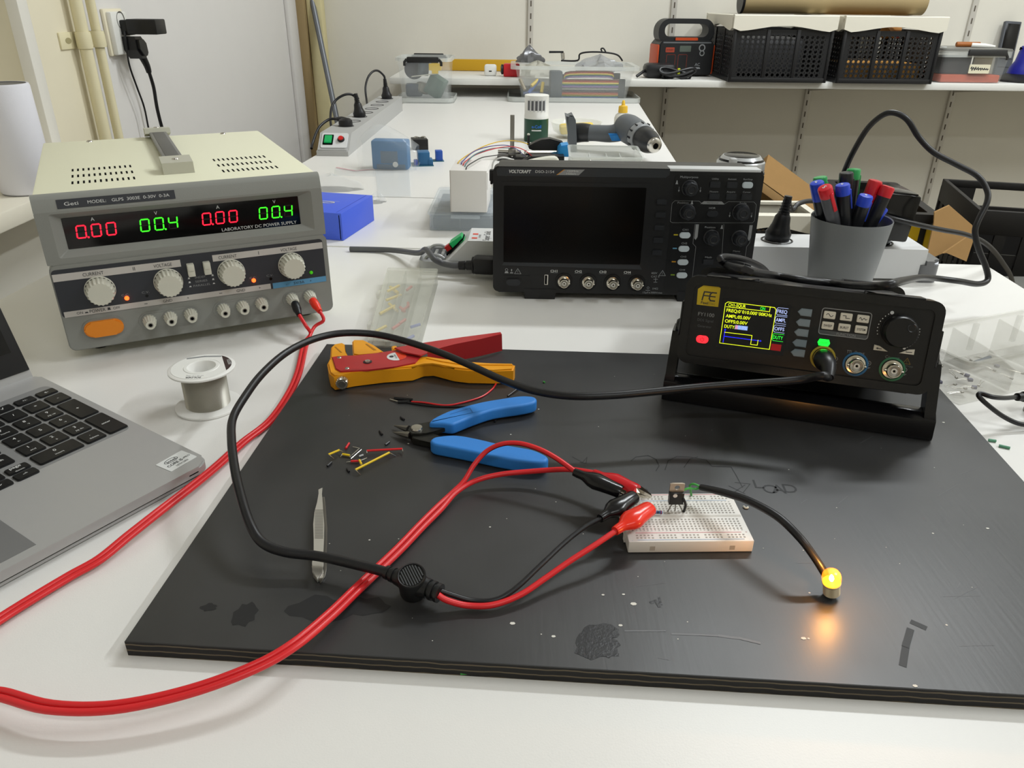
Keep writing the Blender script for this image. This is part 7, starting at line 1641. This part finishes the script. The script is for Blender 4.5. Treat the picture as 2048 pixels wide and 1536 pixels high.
# ================================================================== crates and cardboard beyond the table
def yc(px, py, y): return PY(px, py, y)
CY0 = 2.20
x0, x1 = PY(1505, 430, CY0).x, PY(1640, 430, CY0).x
zt2 = PY(1560, 428, CY0).z
crate('cream-rimmed crate low behind the white socket strip', x0 - .06, x1 - .01, CY0, zt2 - .235, .235, .16)
def stand(label, lo, hi, name='stacked_bin'):
    k = MB(); k.slab(mat('bin_grey', '#5d5c58', .6), lo, hi, .006); return tag(k.build(name), label, 'bin')
stand('grey bin under the low cream-rimmed crate', (x0 - .05, CY0 + .02, FLOOR), (x1 - .02, CY0 + .15, zt2 - .2355))
# tipped cardboard box
BYA = 2.62
A, B, Cc, Dd = PY(1521, 360, BYA), PY(1537, 309, BYA + .10), PY(1660, 400, BYA + .08), PY(1622, 432, BYA - .02)
n = (B - A).cross(Dd - A).normalized(); n = n if n.y > 0 else -n
cbx = thing('cardboard_box', 'brown cardboard box tipped over behind the oscilloscope corner', 'box', (0, 0, 0))
def slabq(k, mt, f, d):
    q = list(f) + [v + d for v in f]; m_ = len(f); k.put(q, [list(range(m_)), list(range(2 * m_ - 1, m_ - 1, -1))] + [[i, (i + 1) % m_, m_ + (i + 1) % m_, m_ + i] for i in range(m_)], mt); return k
slabq(MB(), M_card, (A, B, Cc, Dd), n * .20).build('carton', cbx)
E2, F2, G2, H2_ = PY(1521, 362, BYA - .002), PY(1620, 434, BYA - .022), PY(1600, 437, BYA - .03), PY(1523, 382, BYA - .01)
slabq(MB(), mat('card_painted_shade', '#84663c', .85), (E2, F2, G2, H2_), Vector((0, -.003, -.002))).build('flap', cbx)  # thin plate in darker card colour paints the shade on the lower face
zlow = min((v + n * t_).z for v in (A, B, Cc, Dd) for t_ in (0, .2))
stand('grey bin carrying the tipped cardboard box', (min(A.x, Dd.x) - .02, BYA, FLOOR), (Cc.x, BYA + .34, zlow - .001))
M_bin = mat('bin_black', '#1c1a19', .55); M_stripe = mat('stripe_yellow', '#d9b310', .5)
ZT4 = -.145
# open bin with yellow edge: near corner, its side running away, its front running across
C0, S0 = P(1872, 430, ZT4), P(1787, 367, ZT4); ang = atan2((S0 - C0).y, (S0 - C0).x) - pi / 2; SL_ = (S0 - C0).length
ot = thing('open_bin', 'open black bin with a yellow edge and cardboard inside behind the pen cup', 'bin', (C0.x, C0.y, FLOOR), ang)
hb = ZT4 - FLOOR; BW = .19
k = MB(); o_ = rrect(BW, SL_, .012, 3, -BW / 2, SL_ / 2); i_ = rrect(BW - .03, SL_ - .03, .006, 3, -BW / 2, SL_ / 2); k.ring(M_bin, o_, i_, hb - .28, hb); k.prism(M_bin, o_, hb - .29, hb - .278); k.ring(M_bin, rrect(BW + .02, SL_ + .02, .014, 3, -BW / 2, SL_ / 2), i_, hb - .02, hb + .002); k.build('tub', ot)
k = MB(); k.slab(M_stripe, (-.014, -.006, hb - .24), (.004, .0, hb - .035)); k.slab(M_stripe, (-.09, -.0015, hb - .07), (-.03, 0, hb - .022)); k.build('stripe', ot)
k = MB(); k.slab(mat('bin_stand', '#3a3632', .7), (-BW + .02, .02, 0), (-.02, SL_ - .02, hb - .2905), .004); k.build('stand', ot)
k = MB(); k.slab(M_card, (-.14, SL_ * .45, hb - .20), (-.03, SL_ * .45 + .006, hb - .004)); o = tag(k.build('cardboard_sheet'), 'brown cardboard sheet standing inside the yellow-edged bin', 'cardboard'); o.location = ot.location; o.rotation_euler = ot.rotation_euler
# large slotted crate: near corner, side running away, front running to the picture's edge
C1, S1, F1 = P(1960, 420, ZT4), P(1886, 357, ZT4), P(2048, 423, ZT4); ang = atan2((F1 - C1).y, (F1 - C1).x)
sd_ = S1 - C1; Dc = sd_.length; ang2 = atan2(sd_.y, sd_.x) - pi / 2; H4 = ZT4 - FLOOR; Wc = .60
bc_ = thing('black_crate', 'large slotted black crate with a hand hole at the edge of the picture', 'crate', (C1.x, C1.y, FLOOR), ang2)
k = MB()
def cwall(k, ln, T, hand):
    if hand: k.slab(M_bin, (0, 0, H4 - .022), (ln, .012, H4), .002, T); k.slab(M_bin, (0, 0, H4 - .075), (ln * .16, .012, H4 - .022), 0, T); k.slab(M_bin, (ln * .46, 0, H4 - .075), (ln, .012, H4 - .022), 0, T); k.slab(M_bin, (0, 0, H4 - .30), (ln, .012, H4 - .075), 0, T); return
    k.slab(M_bin, (0, 0, H4 - .065), (ln, .012, H4), .002, T)
    nb = 9
    for i in range(nb + 1): k.slab(M_bin, (max(0, ln * i / nb - .014), 0, H4 - .30), (min(ln, ln * i / nb + .014), .010, H4 - .064), 0, T)
    for z in (.13, .19, .25): k.slab(M_bin, (0, .002, H4 - z - .014), (ln, .009, H4 - z + .014), 0, T)
for nm, ln, T, hand in (('front_wall', Wc, TR(0, 0, 0), False), ('back_wall', Wc, TR(0, Dc - .012, 0), True), ('side_wall', Dc, TR(.012, 0, 0) @ RZ(pi / 2), False), ('side_wall', Dc, TR(Wc, 0, 0) @ RZ(pi / 2), False)):
    k = MB(); cwall(k, ln, T, hand); k.build(nm, bc_)
k = MB(); k.slab(M_bin, (0, 0, H4 - .31), (Wc, Dc, H4 - .298)); k.build('floor_panel', bc_)
k = MB(); k.slab(mat('bin_stand', '#3a3632', .7), (.02, .02, 0), (Wc - .02, Dc - .02, H4 - .311), .004); k.build('stand', bc_)
nv = Vector((-.1, .9, .3)).normalized() * .004
yq = C0.y - .075
tag(slabq(MB(), M_card, [PY(p[0], p[1], yq + (p[1] - 500) * -.0006) for p in ((1869, 425), (1899, 411), (1945, 451), (1944, 467), (1885, 507), (1851, 521), (1868, 446))], nv).build('cardboard_sheet'), 'brown cardboard sheet leaning on the large black crate', 'cardboard')
tag(slabq(MB(), M_card, [PY(p[0], p[1], yq - .03 + (p[1] - 500) * -.0006) for p in ((1886, 507), (1944, 468), (1950, 471), (1933, 523), (1893, 506))], nv).build('cardboard_flap'), 'small cardboard flap hanging below the leaning cardboard sheet', 'cardboard')
stand('dark low bin in front of the large black crate carrying cardboard', (C0.x + .02, yq - .14, FLOOR), (C1.x + .25, yq - .02, PY(1900, 560, yq - .06).z), 'low_bin')
